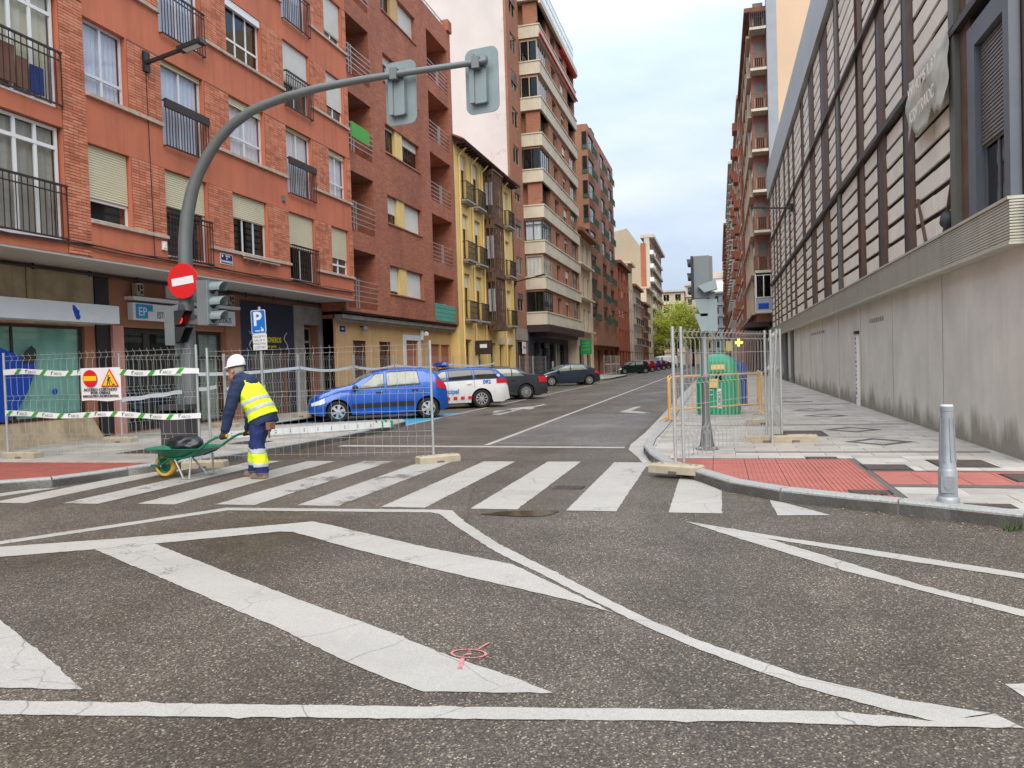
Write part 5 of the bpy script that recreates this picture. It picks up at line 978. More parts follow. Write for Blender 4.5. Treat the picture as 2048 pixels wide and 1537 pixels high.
def visor(mb, m, r=.105, l=.2):
    a = []
    for k in range(13):
        th = R(-20+220*k/12); c = .8+.2*max(0, math.sin(th)); a.append((r*math.cos(th), r*math.sin(th), l*c))
    n = len(a); v0 = [m @ Vector((x, y, 0)) for x, y, z in a]; v1 = [m @ Vector((x, y, z)) for x, y, z in a]; v2 = [m @ Vector((x*.93, y*.93, z)) for x, y, z in a]; v3 = [m @ Vector((x*.93, y*.93, 0)) for x, y, z in a]
    mb.add(v0+v1+v2+v3, [(i, i+1, n+i+1, n+i) for i in range(n-1)]+[(n+i, n+i+1, 2*n+i+1, 2*n+i) for i in range(n-1)]+[(2*n+i, 2*n+i+1, 3*n+i+1, 3*n+i) for i in range(n-1)])
def dirm(o, n):  # frame with z along n, y up
    n = Vector(n).normalized(); y = Vector((0, 0, 1)); x = y.cross(n).normalized(); o = Vector(o)
    return Matrix(((x.x, y.x, n.x, o.x), (x.y, y.y, n.y, o.y), (x.z, y.z, n.z, o.z), (0, 0, 0, 1)))
for cx, zc, lb in ((-4.92, 6.0, 'overhead traffic signal seen from behind, nearer the mast'), (-3.53, 6.03, 'overhead traffic signal seen from behind at the tip of the arm')):
    t = thing('traffic_signal', lb, 'traffic signal', (cx, 11.8, 5.4), 0, 'overhead signals on the mast arm')
    m = Matrix.Translation((cx, 11.86, zc)) @ Matrix.Rotation(R(-7), 4, 'Z') @ dirm((0, 0, 0), (0, 1, 0))
    MB().mprism(m, rrect(.57, 1.03, .12), 0, .02).build('backplate', 'platebk', t, smooth=30)
    b = MB(); b.mprism(m, rrect(.22, .76, .03), -.09, -.004); b.mprism(m @ Matrix.Translation((0, 0, .02)), rrect(.26, .80, .04), .002, .12); b.build('housing', 'platebk', t, smooth=30)
    b = MB(); b.mprism(m @ Matrix.Translation((.13, .02, 0)), rrect(.085, .78, .01), -.12, -.005); b.build('bracket', 'platebk', t, smooth=30); MB().box(cx-.1, cx+.02, 11.64, 11.77, 6.16, 6.34).build('clamp', 'pole', t)
    b = MB(); l_ = MB()
    for k in (-1, 0, 1): mm = m @ Matrix.Translation((0, .25*k, .15)); visor(b, mm); l_.lathe([(.1, 0), (.07, .02), (0, .03)], 14, mm)
    b.build('visor', 'platebk', t); l_.build('lens', 'lens', t)
t = thing('no_entry_sign', 'round red no entry sign with white bar on the signal mast', 'road sign', (-8.97, 11.5, 2.83))
m = Matrix.Translation((-8.965, 11.50, 3.13)) @ Matrix.Rotation(R(-6), 4, 'Y') @ Face('-Y', 0).mtx(0, 0, 0)
disc = lambda r, n=36: [(r*math.cos(2*math.pi*k/n), r*math.sin(2*math.pi*k/n)) for k in range(n)]
MB().mprism(m, disc(.305), -.012, 0).build('disc', 'signred', t); MB().mprism(m, [(-.22, -.065), (.22, -.065), (.22, .065), (-.22, .065)], .001, .004).build('white_bar', 'signwhite', t); MB().box(-9.02, -8.93, 11.52, 11.62, 2.95, 3.3).build('clamp', 'galv', t)
t = thing('pedestrian_signal', 'pedestrian signal on the mast showing a red lamp under hoods', 'pedestrian signal', (-9.1, 11.5, 2))
MB().box(-9.26, -9.06, 11.36, 11.56, 2.02, 2.62).build('housing', 'signalbox', t); MB().hexa([(-9.3, 11.38, 2.62), (-9.0, 11.38, 2.60), (-9.0, 11.54, 2.60), (-9.3, 11.54, 2.62), (-9.3, 11.38, 2.66), (-8.98, 11.38, 2.72), (-8.98, 11.54, 2.72), (-9.3, 11.54, 2.66)]).build('top_hood', 'signalbox', t)
for z, lm in ((2.47, 'redlamp'), (2.18, 'lens')):
    MB().box(-9.06, -9.04, 11.37, 11.55, z-.13, z+.12).build('front_panel', 'trim', t)
    MB().lathe([(.085, 0), (.06, .012), (0, .018)], 16, dirm((-9.038, 11.46, z), (1, -.05, 0))).build('lens', lm, t)
    b = MB(); b.add([(-9.05, 11.35, z-.12), (-9.05, 11.35, z+.13), (-8.84, 11.35, z+.13), (-8.96, 11.35, z-.10), (-9.05, 11.36, z-.12), (-9.05, 11.36, z+.13), (-8.84, 11.36, z+.13), (-8.96, 11.36, z-.10)], BOXF); b.add([(-9.05, 11.56, z-.12), (-9.05, 11.56, z+.13), (-8.84, 11.56, z+.13), (-8.96, 11.56, z-.10), (-9.05, 11.57, z-.12), (-9.05, 11.57, z+.13), (-8.84, 11.57, z+.13), (-8.96, 11.57, z-.10)], BOXF); b.box(-9.05, -8.83, 11.35, 11.57, z+.13, z+.14); b.build('hood', 'trim', t)
t = thing('traffic_signal', 'three lamp grey traffic signal on the mast turned sideways', 'traffic signal', (-8.55, 11.6, 2.3))
MB().box(-8.68, -8.46, 11.48, 11.72, 2.35, 3.12).build('housing', 'signalbox', t); MB().box(-8.46, -8.445, 11.45, 11.75, 2.36, 3.11).build('door', 'platebk', t); MB().box(-9.0, -8.68, 11.57, 11.63, 2.38, 2.44).box(-9.0, -8.68, 11.57, 11.63, 3.0, 3.06).build('bracket', 'pole', t)
b = MB(); l_ = MB()
for z in (2.48, 2.73, 2.98): mm = dirm((-8.444, 11.6, z), (1, 0, 0)); visor(b, mm, .112, .26); l_.lathe([(.1, 0), (.07, .02), (0, .03)], 14, mm)
b.build('visor', 'platebk', t, smooth=40); l_.build('lens', 'lens', t)
t = thing('litter_bin', 'dark grey plastic litter bin at the foot of the mast', 'litter bin', (-9.0, 11.35, .12))
b = MB()
for z0, z1, w, d in ((.12, .2, .22, .17), (.2, .78, .255, .19), (.78, .84, .28, .21), (.90, .99, .28, .21)): b.prism([(-9.03+x, 11.33+y) for x, y in rrect(2*w, 2*d, .07, 3)], z0, z1)
b.build('body', 'binplastic', t); MB().box(-9.26, -9.20, 11.2, 11.46, .84, .9).box(-8.86, -8.80, 11.2, 11.46, .84, .9).build('lid_support', 'binplastic', t); MB().box(-9.2, -8.86, 11.45, 11.5, .84, .9).build('opening_back', 'under', t)
t = thing('parking_sign', 'blue disabled parking sign with white notice plate below', 'road sign', (-9.78, 15.05, .12)); FPk = Face('-Y', 15.0)
MB().tube([(-9.78, 15.06, .1), (-9.79, 15.06, 2.95)], .03, 10).build('post', 'galv', t); m = FPk.mtx(-9.78, 0, 2.615) @ Matrix.Rotation(R(1.5), 4, 'Z')
MB().mprism(m, rrect(.36, .52, .04), 0, .01).build('panel', 'signwhite', t); MB().mprism(m, rrect(.335, .495, .035), .01, .013).build('blue_field', 'signblue', t); text('lettering', 'P', .42, 'signwhite', m @ Matrix.Translation((-.02, .05, .0135)), t, bold=.012)
b = MB(); b.mprism(m @ Matrix.Translation((.09, -.185, .0135)), disc(.035, 12), 0, .002); b.mprism(m @ Matrix.Translation((.07, -.13, .0135)), disc(.014, 8), 0, .002); b.mprism(m @ Matrix.Translation((-.03, -.2, .0135)), [(-.06, -.01), (.06, -.01), (.06, .01), (-.06, .01)], 0, .002); b.build('wheelchair_symbol', 'signwhite', t)
m2 = FPk.mtx(-9.76, 0, 2.17) @ Matrix.Rotation(R(1.5), 4, 'Z'); MB().mprism(m2, rrect(.35, .36, .02), 0, .008).build('notice_plate', 'signwhite', t)
for k, s_ in enumerate(('EXCEPTO', 'LAS 24 H.', 'MINUSVAL.', 'COCHES')): text('lettering', s_, .07, 'signalbox', m2 @ Matrix.Translation((0, .115-k*.078, .0085)), t)

# ------------------------------------------------------------------ right signal pole
t = thing('signal_pole', 'short grey signal pole with flared base inside the fence', 'signal pole', (-.2, 12.0, .12)); m = Matrix.Translation((-.2, 12.0, 0))
MB().lathe([(.17, .12), (.17, .14), (.115, .17), (.10, .22), (.068, .5), (.06, .56), (.058, 1.2), (.064, 1.21), (.064, 1.25), (.056, 1.26), (.054, 2.95), (.0, 2.96)], 18, m).build('pole', 'pole', t, smooth=40)
b = MB()
for a in range(4): b.lathe([(.02, .14), (.02, .165), (0, .17)], 6, Matrix.Translation((-.2+.14*math.cos(a*1.57+.78), 12+.14*math.sin(a*1.57+.78), 0)))
b.build('bolt', 'galv', t)
t = thing('traffic_signal', 'tall grey traffic signal head on the short pole, turned away', 'traffic signal', (-.2, 12, 2.4)); MB().box(-.33, -.10, 11.86, 12.1, 2.40, 3.03).build('housing', 'signalbox', t, smooth=30); MB().box(-.37, -.335, 11.83, 12.13, 2.40, 3.03).build('door', 'trim', t); MB().box(-.10, -.055, 11.88, 12.08, 2.62, 3.02).build('rear_rib', 'pole', t)
b = MB()
for z in (2.5, 2.71, 2.92): visor(b, dirm((-.37, 11.98, z), (-1, 0, 0)), .085, .06)
b.build('visor', 'trim', t, smooth=40)
t = thing('pedestrian_signal', 'grey pedestrian signal pair with slanting hoods below the tall head', 'pedestrian signal', (-.15, 12, 1.9)); MB().box(-.14, .0, 11.86, 12.06, 1.9, 2.38).build('housing', 'platebk', t)
for z in (2.26, 2.04):
    b = MB(); b.add([(-.14, 11.85, z-.13), (-.14, 11.85, z+.12), (-.33, 11.85, z+.12), (-.24, 11.85, z-.13), (-.14, 11.865, z-.13), (-.14, 11.865, z+.12), (-.33, 11.865, z+.12), (-.24, 11.865, z-.13)], BOXF); b.add([(-.14, 12.05, z-.13), (-.14, 12.05, z+.12), (-.33, 12.05, z+.12), (-.24, 12.05, z-.13), (-.14, 12.065, z-.13), (-.14, 12.065, z+.12), (-.33, 12.065, z+.12), (-.24, 12.065, z-.13)], BOXF); b.box(-.33, -.14, 11.85, 12.065, z+.12, z+.13); b.build('hood', 'platebk', t); MB().box(-.15, -.141, 11.87, 12.05, z-.1, z+.1).build('lens', 'lens', t)
t = thing('sensor_box', 'small tilted grey hooded repeater box beside the tall signal head', 'signal repeater', (-.05, 11.9, 2.45)); m = Matrix.Translation((-.13, 11.8, 2.56)) @ Matrix.Rotation(R(-8), 4, 'Y'); MB().mprism(m @ dirm((0, 0, 0), (0, -1, 0)), [(-.14, .03), (.13, .08), (.13, -.06), (-.06, -.08)], -.1, .08).build('housing', 'platebk', t); MB().box(-.11, -.03, 11.84, 11.9, 2.39, 2.49).build('bracket', 'pole', t)

# ------------------------------------------------------------------ bollard and weed
t = thing('bollard', 'grey cast iron bollard with fluted shaft near the kerb', 'bollard', (1.98, 7.73, .12)); m = Matrix.Translation((1.98, 7.73, 0))
MB().lathe([(.094, .12), (.094, .165), (.088, .175), (.078, .185), (.078, .42), (.073, .43), (.069, .44), (.051, .93), (.051, .955), (.055, .96), (.055, 1.0), (.042, 1.008), (0, 1.01)], 24, m).build('shaft', 'bollard', t, smooth=35)
for k in range(8):
    a = 2*math.pi*k/8+.2; b = MB(); b.beam((1.98+.068*math.cos(a), 7.73+.068*math.sin(a), .5), (1.98+.053*math.cos(a), 7.73+.053*math.sin(a), .9), .013, .013); b.build('flute', 'bollard', t)
m3 = dirm((1.98-.018, 7.73-.076, .3), (-.23, -.97, 0)); MB().mprism(m3, rrect(.11, .15, .015), -.02, .008).build('crest_plate', 'bollard', t); MB().mprism(m3, [(-.03, .045), (.03, .045), (.03, -.02), (0, -.05), (-.03, -.02)], .008, .016).build('crest', 'bollard', t); MB().lathe([(.053, 1.001), (.05, 1.013), (0, 1.015)], 20, m).build('cap', 'fascia', t)
rd = random.Random(4); b = MB()
for k in range(34):
    a = rd.uniform(0, 6.28); l = rd.uniform(.03, .09); x, y = 2.30+rd.uniform(-.06, .06), 7.16+rd.uniform(-.04, .03); dx, dy = math.cos(a)*l*.6, math.sin(a)*l*.6; w = .007
    b.add([(x-w*math.sin(a), y+w*math.cos(a), .0), (x+w*math.sin(a), y-w*math.cos(a), .0), (x+dx*.6, y+dy*.6, l*.8), (x+dx, y+dy, l)], [(0, 1, 2), (0, 2, 3)])
tag(b.build('weed_tuft', 'weed', norm=False), 'small green weed tuft growing at the kerb foot', 'weed')

# ------------------------------------------------------------------ temporary mesh fencing
def fence_panel(a, b, label, h=1.88, z0=.02, group='mesh fence panels', lean=0.0, bottom=.13):
    a, b = Vector((*a, 0)), Vector((*b, 0)); L = (b-a).length; d = (b-a)/L; n = Vector((-d.y, d.x, 0)); t = thing('mesh_fence', label, 'fence panel', (*a.xy, z0), 0, group)
    P = lambda u, z, o=0.: a+d*u+n*(o+lean*z)+Vector((0, 0, z0+z))
    for u in (0, L): MB().tube([P(u, 0), P(u, h)], .021, 10).build('post', 'galv', t, smooth=40)
    mb = MB(); nz = [bottom, .38, .46, .78, 1.06, 1.14, 1.46, h-.14, h-.06]
    for z in nz: mb.wire([P(.02, z), P(L-.02, z)], .0032)
    k = 1; sp = .135; nw = int(L/sp)
    for k in range(1, nw):
        u = k*L/nw; prof = [(bottom-.04, 0), (.34, 0), (.42, .05), (.50, 0), (1.02, 0), (1.10, .05), (1.18, 0), (h-.18, 0), (h-.10, .05), (h-.02, 0)]
        mb.wire([P(u, z, o) for z, o in prof], .003)
    mb.build('wire_mesh', 'wire', t, norm=False)
    return t
def foot(x, y, rz, label, z=0., l=.68):
    t = thing('fence_foot', label, 'fence foot', (x, y, z), rz, 'concrete fence feet')
    b = MB(); w, h = .11, .115; b.loft([[(-l/2+e, -w+e2, zz), (l/2-e, -w+e2, zz), (l/2-e, w-e2, zz), (-l/2+e, w-e2, zz)] for e, e2, zz in ((0, 0, .0), (0, 0, h*.8), (.02, .02, h))]); b.build('block', 'footblock', t, local=True)
    b = MB()
    for sx in (-1, 1):
        for k in range(2): b.lathe([(.028, h-.002), (.024, h+.004), (.0, h+.004)], 10, Matrix.Translation((sx*(.2+.08*k), 0, 0)))
    b.build('socket', 'joint', t, local=True); MB().box(-.06, .06, -w-.001, -w+.01, .0, .035).build('notch', 'joint', t, local=True)
    return t
fence_panel((-12.15, 10.78), (-8.13, 10.68), 'mesh fence panel carrying the printed tapes and works notice', 1.9, .08)
fence_panel((-7.98, 10.75), (-4.36, 11.33), 'mesh fence panel reaching across the zebra behind the worker', 1.88, .04)
fence_panel((-.56, 10.0), (.72, 13.0), 'mesh fence panel in front of the short signal pole', 1.80, .12); fence_panel((-.46, 10.06), (.80, 12.9), 'second mesh fence panel doubled up behind the signal pole panel', 1.80, .12)
fence_panel((.80, 13.1), (.92, 16.5), 'leaning mesh fence panel running back along the paving', 1.78, .16, lean=-.06); fence_panel((.96, 13.12), (1.02, 16.6), 'mesh fence panel beside the leaning one on the paving', 1.78, .16)
fy = [13.53, 17.07, 20.73, 24.27, 27.75, 31.2, 34.7, 38.2, 41.7]
names = ['in front of the shop door', 'before the navy shopfront', 'behind the bonnet of the blue hatchback', 'above the roof of the blue hatchback', 'behind the police estate', 'behind the boot of the police estate', 'behind the grey saloon windows', 'before the yellow house arches']
for i in range(8): fence_panel((-12.2+.04*(i % 2), fy[i]), (-12.2+.04*((i+1) % 2), fy[i+1]-.06), 'pavement mesh fence panel '+names[i], 1.86, .14)
fence_panel((-12.0, 46.6), (-12.0, 50.1), 'pavement mesh fence panel at the foot of the tall brown block', 1.9, .14); fence_panel((-12.0, 50.2), (-11.9, 53.7), 'pavement mesh fence panel before the black shop fronts', 1.9, .14)
fence_panel((-9.3, 64.5), (-9.2, 68), 'mesh fence panel on the kerb build-out, nearer end', 1.9, .14); fence_panel((-9.2, 68.1), (-9.2, 71.6), 'mesh fence panel on the kerb build-out, middle', 1.9, .14); fence_panel((-9.2, 71.7), (-9.3, 75.2), 'mesh fence panel on the kerb build-out, far end', 1.9, .14)
for x, y, rz, z, lb in ((-11.9, 10.85, .02, .12, 'concrete fence foot on the red paving at the picture edge'), (-8.0, 10.62, .25, .0, 'concrete fence foot behind the legs of the wheelbarrow'), (-4.3, 11.36, .75, 0, 'concrete fence foot standing on the zebra crossing'), (-.55, 9.92, -.45, .06, 'concrete fence foot on the kerb beside the red tactile tiles'), (.72, 13.05, -.03, .12, 'concrete fence foot under the paired posts on the paving'), (1.15, 13.07, .05, .12, 'second concrete fence foot butting against the first on the paving'), (-12.2, 13.5, .0, .12, 'concrete fence foot on the slabs before the black pilaster'), (-12.2, 17.05, .1, .12, 'concrete fence foot on the slabs before the navy shopfront'), (-12.1, 20.7, .0, .12, 'concrete fence foot ahead of the blue hatchback bumper'), (.85, 16.5, 0, .12, 'concrete fence foot beside the green container')):
    foot(x, y, rz, lb, z)
def tape(pts, h, label, m='tape', prints=False, name='barrier_tape', top=True):
    """ribbon through (x,y,z,tilt) points"""
    t = thing(name, label, 'barrier tape', pts[0][:3]); q = [Vector(p[:3]) for p in pts]; n = len(q); mb = MB(); vs = []
    for p, src in zip(q, pts):
        hh = h*(src[3] if len(src) > 3 else 1); vs += [tuple(p-Vector((0, .004*math.sin(p.x*5), hh/2))), tuple(p+Vector((0, .004*math.sin(p.x*7+1), hh/2)))]
    mb.add(vs, [(2*i, 2*i+2, 2*i+3, 2*i+1) for i in range(n-1)]); mb.build('ribbon', m, t, norm=False)
    if prints:
        u0, u1 = q[0], q[-1]; L = (u1-u0).length; d = (u1-u0).normalized(); nrm = Vector((d.y, -d.x, 0)).normalized(); k = 0; s = prints
        mm = lambda o: Matrix(((d.x, 0, nrm.x, o.x), (d.y, 0, nrm.y, o.y), (d.z, 1, nrm.z, o.z), (0, 0, 0, 1)))
        while s < L-.15:
            i = min(n-2, int(s/L*(n-1))); o = q[i].lerp(q[i+1], s/L*(n-1)-i)+nrm*.006
            if k % 2 == 0: MB().mprism(mm(o), [(-.085, -h/2+.002), (-.0, -h/2+.002), (.085, h/2-.002), (.0, h/2-.002)], 0, .001).build('green_flash', 'tapegreen', t)
            else:
                text('lettering', 'ARCO', .062, 'signalbox', mm(o+Vector((0, 0, -.008))) @ Matrix.Translation((.03, 0, 0)), t, ext=.0005)
                MB().mprism(mm(o), [(-.11, -.022), (-.095, -.022), (-.095, .012), (-.06, .025), (-.06, .035), (-.11, .03)], 0, .001).build('logo', 'signgreen', t)
            s += .28; k += 1
    return t
tape([(-12.1+.135*i, 10.72-.0034*i*.9, 1.635-.0032*i+.02*math.sin(i*.5), 1+.08*math.sin(i)) for i in range(31)], .092, 'upper white works tape with green flashes printed along it', prints=.33)
tape([(-12.1+.135*i, 10.72-.0034*i*.9, .905-.0025*i+.02*math.sin(i*.4+1), 1+.08*math.sin(i+1)) for i in range(31)], .09, 'lower white works tape with green flashes printed along it', prints=.1)
tape([(-12.25, 13.6+.12*i, 1.0+.006*i+.01*math.sin(i)) for i in range(28)], .09, 'plain white tape crossing in front of the green shop windows')
tape([(-12.25, 17.1+.1*i, 1.1+.005*math.sin(i)) for i in range(20)], .09, 'short plain white tape low behind the worker')
for j in range(5):
    a, b = fy[j+1 if j else 0], fy[j+2] if j < 5 else 0
    a, b = [(13.6, 20.7), (20.75, 24.25), (24.3, 27.7), (27.8, 34.6), (34.7, 41.6)][j]
    tape([(-12.17, a+(b-a)*i/12, 1.60-.11*math.sin(math.pi*i/12)) for i in range(13)], .085, 'plain white tape sagging between posts '+['behind the helmeted worker', 'ahead of the blue hatchback windscreen', 'over the blue hatchback roof', 'behind the police estate light bar', 'before the yellow house'][j])
tape([(-9.22, 64.6+.8*i, 1.25+.02*math.sin(i)) for i in range(13)], .08, 'plain white tape along the far kerb build-out fence')
# works notice tied to the fence
t = thing('works_notice', 'white works notice with no entry and roadworks symbols on the fence', 'notice board', (-10.0, 10.66, 1.1)); FN = Face('-Y', 10.655); cx, cz = -9.99, 1.385
b = MB(); vs = []
for i in range(9):
    for j in range(2): vs.append(FN.pt(cx-.40+.1*i, .006*math.sin(i*1.3), cz+(-.275 if j == 0 else .275)+(.012*math.sin(i*.9) if j == 0 else 0)))
b.add(vs, [(2*i, 2*i+2, 2*i+3, 2*i+1) for i in range(8)]); b.build('sheet', 'signwhite', t, norm=False); FN = Face('-Y', 10.640)
MB().mprism(FN.mtx(cx-.20, 0, cz+.10), disc(.145, 30), 0, .003).build('red_disc', 'signred', t); MB().mprism(FN.mtx(cx-.20, .0035, cz+.10), [(-.13, -.04), (.13, -.04), (.13, .04), (-.13, .04)], 0, .002).build('yellow_bar', 'signyellow', t)
MB().mprism(FN.mtx(cx+.20, 0, cz+.08), [(-.18, -.125), (.18, -.125), (0, .18)], 0, .003).build('red_triangle', 'signred', t); MB().mprism(FN.mtx(cx+.20, .0035, cz+.08), [(-.145, -.105), (.145, -.105), (0, .14)], 0, .002).build('yellow_field', 'signyellow', t)
b = MB(); m = FN.mtx(cx+.19, .006, cz+.06)
for pl in ([(-.05, -.08), (-.03, -.08), (-.01, 0), (-.03, .01)], [(.0, -.08), (.015, -.08), (.01, .01), (-.01, .01)], [(-.04, 0), (.01, 0), (.02, .05), (-.02, .06)], [(.0, .045), (.035, .03), (.04, .04), (.01, .06)], [(.05, -.08), (.12, -.08), (.085, -.05)], [(.02, .0), (.06, -.06), (.066, -.055), (.03, .01)]): b.mprism(m, pl, 0, .0015)
b.mprism(m @ Matrix.Translation((-.012, .075, 0)), disc(.014, 8), 0, .0015); b.build('digger_symbol', 'ink', t)
for s_, sz, dz in (('ACCESO CORTADO', .066, -.09), ('POR OBRAS', .066, -.145), ('DISCULPEN LAS MOLESTIAS', .052, -.20)): text('lettering', s_, sz, 'ink', FN.mtx(cx, .001, cz+dz), t, bold=.0012, sx=1.12)
# aluminium ladder lying on the pavement edge
t = thing('ladder', 'long aluminium ladder with green end caps lying along the kerb', 'ladder', (-9.9, 14.0, .12)); a, b_ = Vector((-9.95, 13.85, .0)), Vector((-7.32, 16.35, 0)); d = (b_-a).normalized(); n = Vector((-d.y, d.x, 0)); L = (b_-a).length
for o in (0, .42): MB().beam(a+n*o+Vector((0, 0, .205)), b_+n*o+Vector((0, 0, .205)), .03, .115).build('rail', 'fascia', t)
for k in range(11):
    p = a+d*(.15+k*.3)+Vector((0, 0, .2)); MB().tube([p-n*.02, p+n*.44], .016, 8).build('rung', 'galv', t); MB().tube([p-n*.018+Vector((.0, 0, .045)), p-n*.0155+Vector((0, 0, .045))], .012, 8).build('rung_end', 'trim', t); MB().tube([p-n*.018, p-n*.021], .012, 8).build('rung_end', 'trim', t)
for o in (0, .42): MB().beam(b_+n*o+d*.001+Vector((0, 0, .215)), b_+n*o+d*.05+Vector((0, 0, .215)), .045, .165).build('end_cap', 'container', t); MB().beam(b_+n*o-d*.22+Vector((0, 0, .215)), b_+n*o-d*.18+Vector((0, 0, .215)), .040, .16).build('end_cap', 'container', t)

# ------------------------------------------------------------------ container, barriers, bins on the right
t = thing('bottle_bank', 'green dome topped glass recycling container on the right pavement', 'recycling container', (0, 20, .12)); b = MB(); cx, cy = -.02, 19.95
pr = [(.12, .50, .62), (.3, .51, .63), (1.12, .48, .58), (1.22, .46, .56), (1.36, .43, .52), (1.48, .36, .44), (1.56, .26, .32), (1.60, .12, .14)]
b.loft([[(cx+x, cy+y, z) for x, y in rrect(2*w, 2*dd, min(w, dd)*.42, 5)] for z, w, dd in pr]); b.build('body', 'container', t, smooth=50)
for k in range(5): MB().beam((cx-.36+k*.18, cy-.645+.012*0, .2), (cx-.35+k*.175, cy-.595, 1.08), .035, .03).build('rib', 'container', t)
for sx in (-1, 1):
    for k in range(5): MB().beam((cx+sx*.515, cy-.45+k*.22, .2), (cx+sx*.495, cy-.43+k*.21, 1.08), .03, .03).build('rib', 'container', t)
MB().hexa([(cx-.24, cy-.60, 1.16), (cx+.24, cy-.60, 1.16), (cx+.24, cy-.40, 1.16), (cx-.24, cy-.40, 1.16), (cx-.22, cy-.56, 1.42), (cx+.22, cy-.56, 1.42), (cx+.22, cy-.36, 1.42), (cx-.22, cy-.36, 1.42)]).build('inlet_hood', 'container', t); FCn = Face('-Y', cy-.60)
MB().hexa([(cx-.16, cy-.606, 1.22), (cx+.16, cy-.606, 1.22), (cx+.16, cy-.59, 1.22), (cx-.16, cy-.59, 1.22), (cx-.16, cy-.59, 1.34), (cx+.16, cy-.59, 1.34), (cx+.16, cy-.57, 1.34), (cx-.16, cy-.57, 1.34)]).build('upper_label', 'labelochre', t); MB().lathe([(.10, 0), (.10, .03), (.07, .035), (.065, -.05)], 16, dirm((cx, cy-.60, 1.04), (0, -1, 0))).build('inlet', 'under', t)
MB().box(cx-.28, cx+.0, cy-.665, cy-.64, .78, 1.0).build('lower_label', 'labelochre', t); MB().box(cx-.04, cx+.06, cy-.668, cy-.645, .28, .76).build('side_label', 'fascia', t); text('lettering', 'VIDRIO', .11, 'ink', FCn.mtx(cx+.01, .072, .52) @ Matrix.Rotation(R(-90), 4, 'Z'), t); text('lettering', 'C', .2, 'fascia', FCn.mtx(cx-.2, .062, .66), t)
MB().lathe([(.04, 0), (.05, .02), (.03, .06), (.0, .08)], 10, Matrix.Translation((cx, cy, 1.6))).build('lifting_eye', 'container', t)
def barrier(a, b, label, z=.12):
    t = thing('crowd_barrier', label, 'crowd barrier', (*a, z), 0, 'yellow barriers round the container'); a, b = Vector((*a, z)), Vector((*b, z)); d = (b-a).normalized(); L = (b-a).length; n = Vector((-d.y, d.x, 0)); U = Vector((0, 0, 1)); h = 1.0; r = .12
    pts = [a+U*.08]+[a+U*(h-r)]+[a+d*(r-r*math.cos(k*math.pi/8))+U*(h-r+r*math.sin(k*math.pi/8)) for k in range(1, 5)]+[b-d*(r-r*math.cos(k*math.pi/8))+U*(h-r+r*math.sin(k*math.pi/8)) for k in range(4, 0, -1)]+[b+U*(h-r), b+U*.08]
    MB().tube(pts, .021, 10).build('frame', 'barrier', t, smooth=40); MB().tube([a+U*.28, b+U*.28], .018, 8).build('lower_rail', 'barrier', t)
    for k in range(1, 8):
        if k in (3, 4, 5): continue
        MB().tube([a+d*L*k/8+U*.28, a+d*L*k/8+U*h], .010, 6).build('bar', 'barrier', t)
    for p in (a+d*.02, b-d*.02): MB().tube([p-n*.22+U*.01, p-n*.05+U*.09, p+n*.05+U*.09, p+n*.22+U*.01], .017, 6).build('foot', 'barrier', t)
    return t
barrier((-1.06, 17.1), (.92, 18.95), 'yellow crowd barrier in front of the green container'); barrier((-1.1, 17.5), (-1.12, 20.9), 'yellow crowd barrier along the kerb left of the container'); barrier((.98, 19.2), (1.0, 21.8), 'yellow crowd barrier on the wall side of the container')
t = thing('paper_bank', 'blue recycling container just behind the green one', 'recycling container', (.35, 23.2, .12)); b = MB(); b.loft([[(.27+x, 23.4+y, z) for x, y in rrect(2*w, 1.2, .1, 4)] for z, w in ((.12, .5), (1.2, .5), (1.35, .42), (1.42, .2))]); b.build('body', 'bluebin', t, smooth=40); MB().box(-.1, .6, 22.78, 22.83, .9, 1.05).build('slot', 'trim', t)

# ------------------------------------------------------------------ cars
def interp(pts, x):
    pts = sorted(pts)
    if x <= pts[0][0]: return pts[0][1]
    for (a, b), (c, d) in zip(pts, pts[1:]):
        if x <= c: t = (x-a)/(c-a); return b+(d-b)*(t*t*(3-2*t)*.35+t*.65)
    return pts[-1][1]
def wheel_meshes(r, w, style, key):
    n = 26; m = Matrix.Rotation(R(-90), 4, 'X'); tp = [(r*.66, -w/2), (r*.9, -w/2), (r*.98, -w/2+.025), (r, -w/2+.05), (r, w/2-.05), (r*.98, w/2-.025), (r*.9, w/2), (r*.66, w/2), (r*.64, w/2-.03)]
    ty = MB().lathe(tp, n, m, caps=False).mesh('tyre', 'tyre', 40); rm = MB()
    rm.lathe([(r*.66, w/2-.035), (r*.66, w/2+.002), (r*.60, w/2+.004), (r*.585, w/2-.03)], n, m, 0, False); rm.lathe([(r*.6, w/2-.05), (.02, w/2-.05)], n, m, 1, False); rm.lathe([(r*.16, w/2-.04), (r*.16, w/2+.012), (0, w/2+.016)], 14, m, 0)
    for k in range(style):
        a = 2*math.pi*k/style; ww = .9*math.pi*r*.42/style*(.72 if style < 8 else .55)
        p0, p1 = Vector((math.cos(a)*r*.12, w/2+.004, math.sin(a)*r*.12)), Vector((math.cos(a)*r*.61, w/2-.006, math.sin(a)*r*.61)); s_ = Vector((-math.sin(a), 0, math.cos(a)))
        v = []
        for p, q in ((p0, ww*.7), (p1, ww)):
            v += [p-s_*q+Vector((0, -.03, 0)), p+s_*q+Vector((0, -.03, 0)), p+s_*q, p-s_*q]
        rm.add(v, BOXF, 0)
    return ty, rm.mesh('rim', ['rim', 'under'], 40)
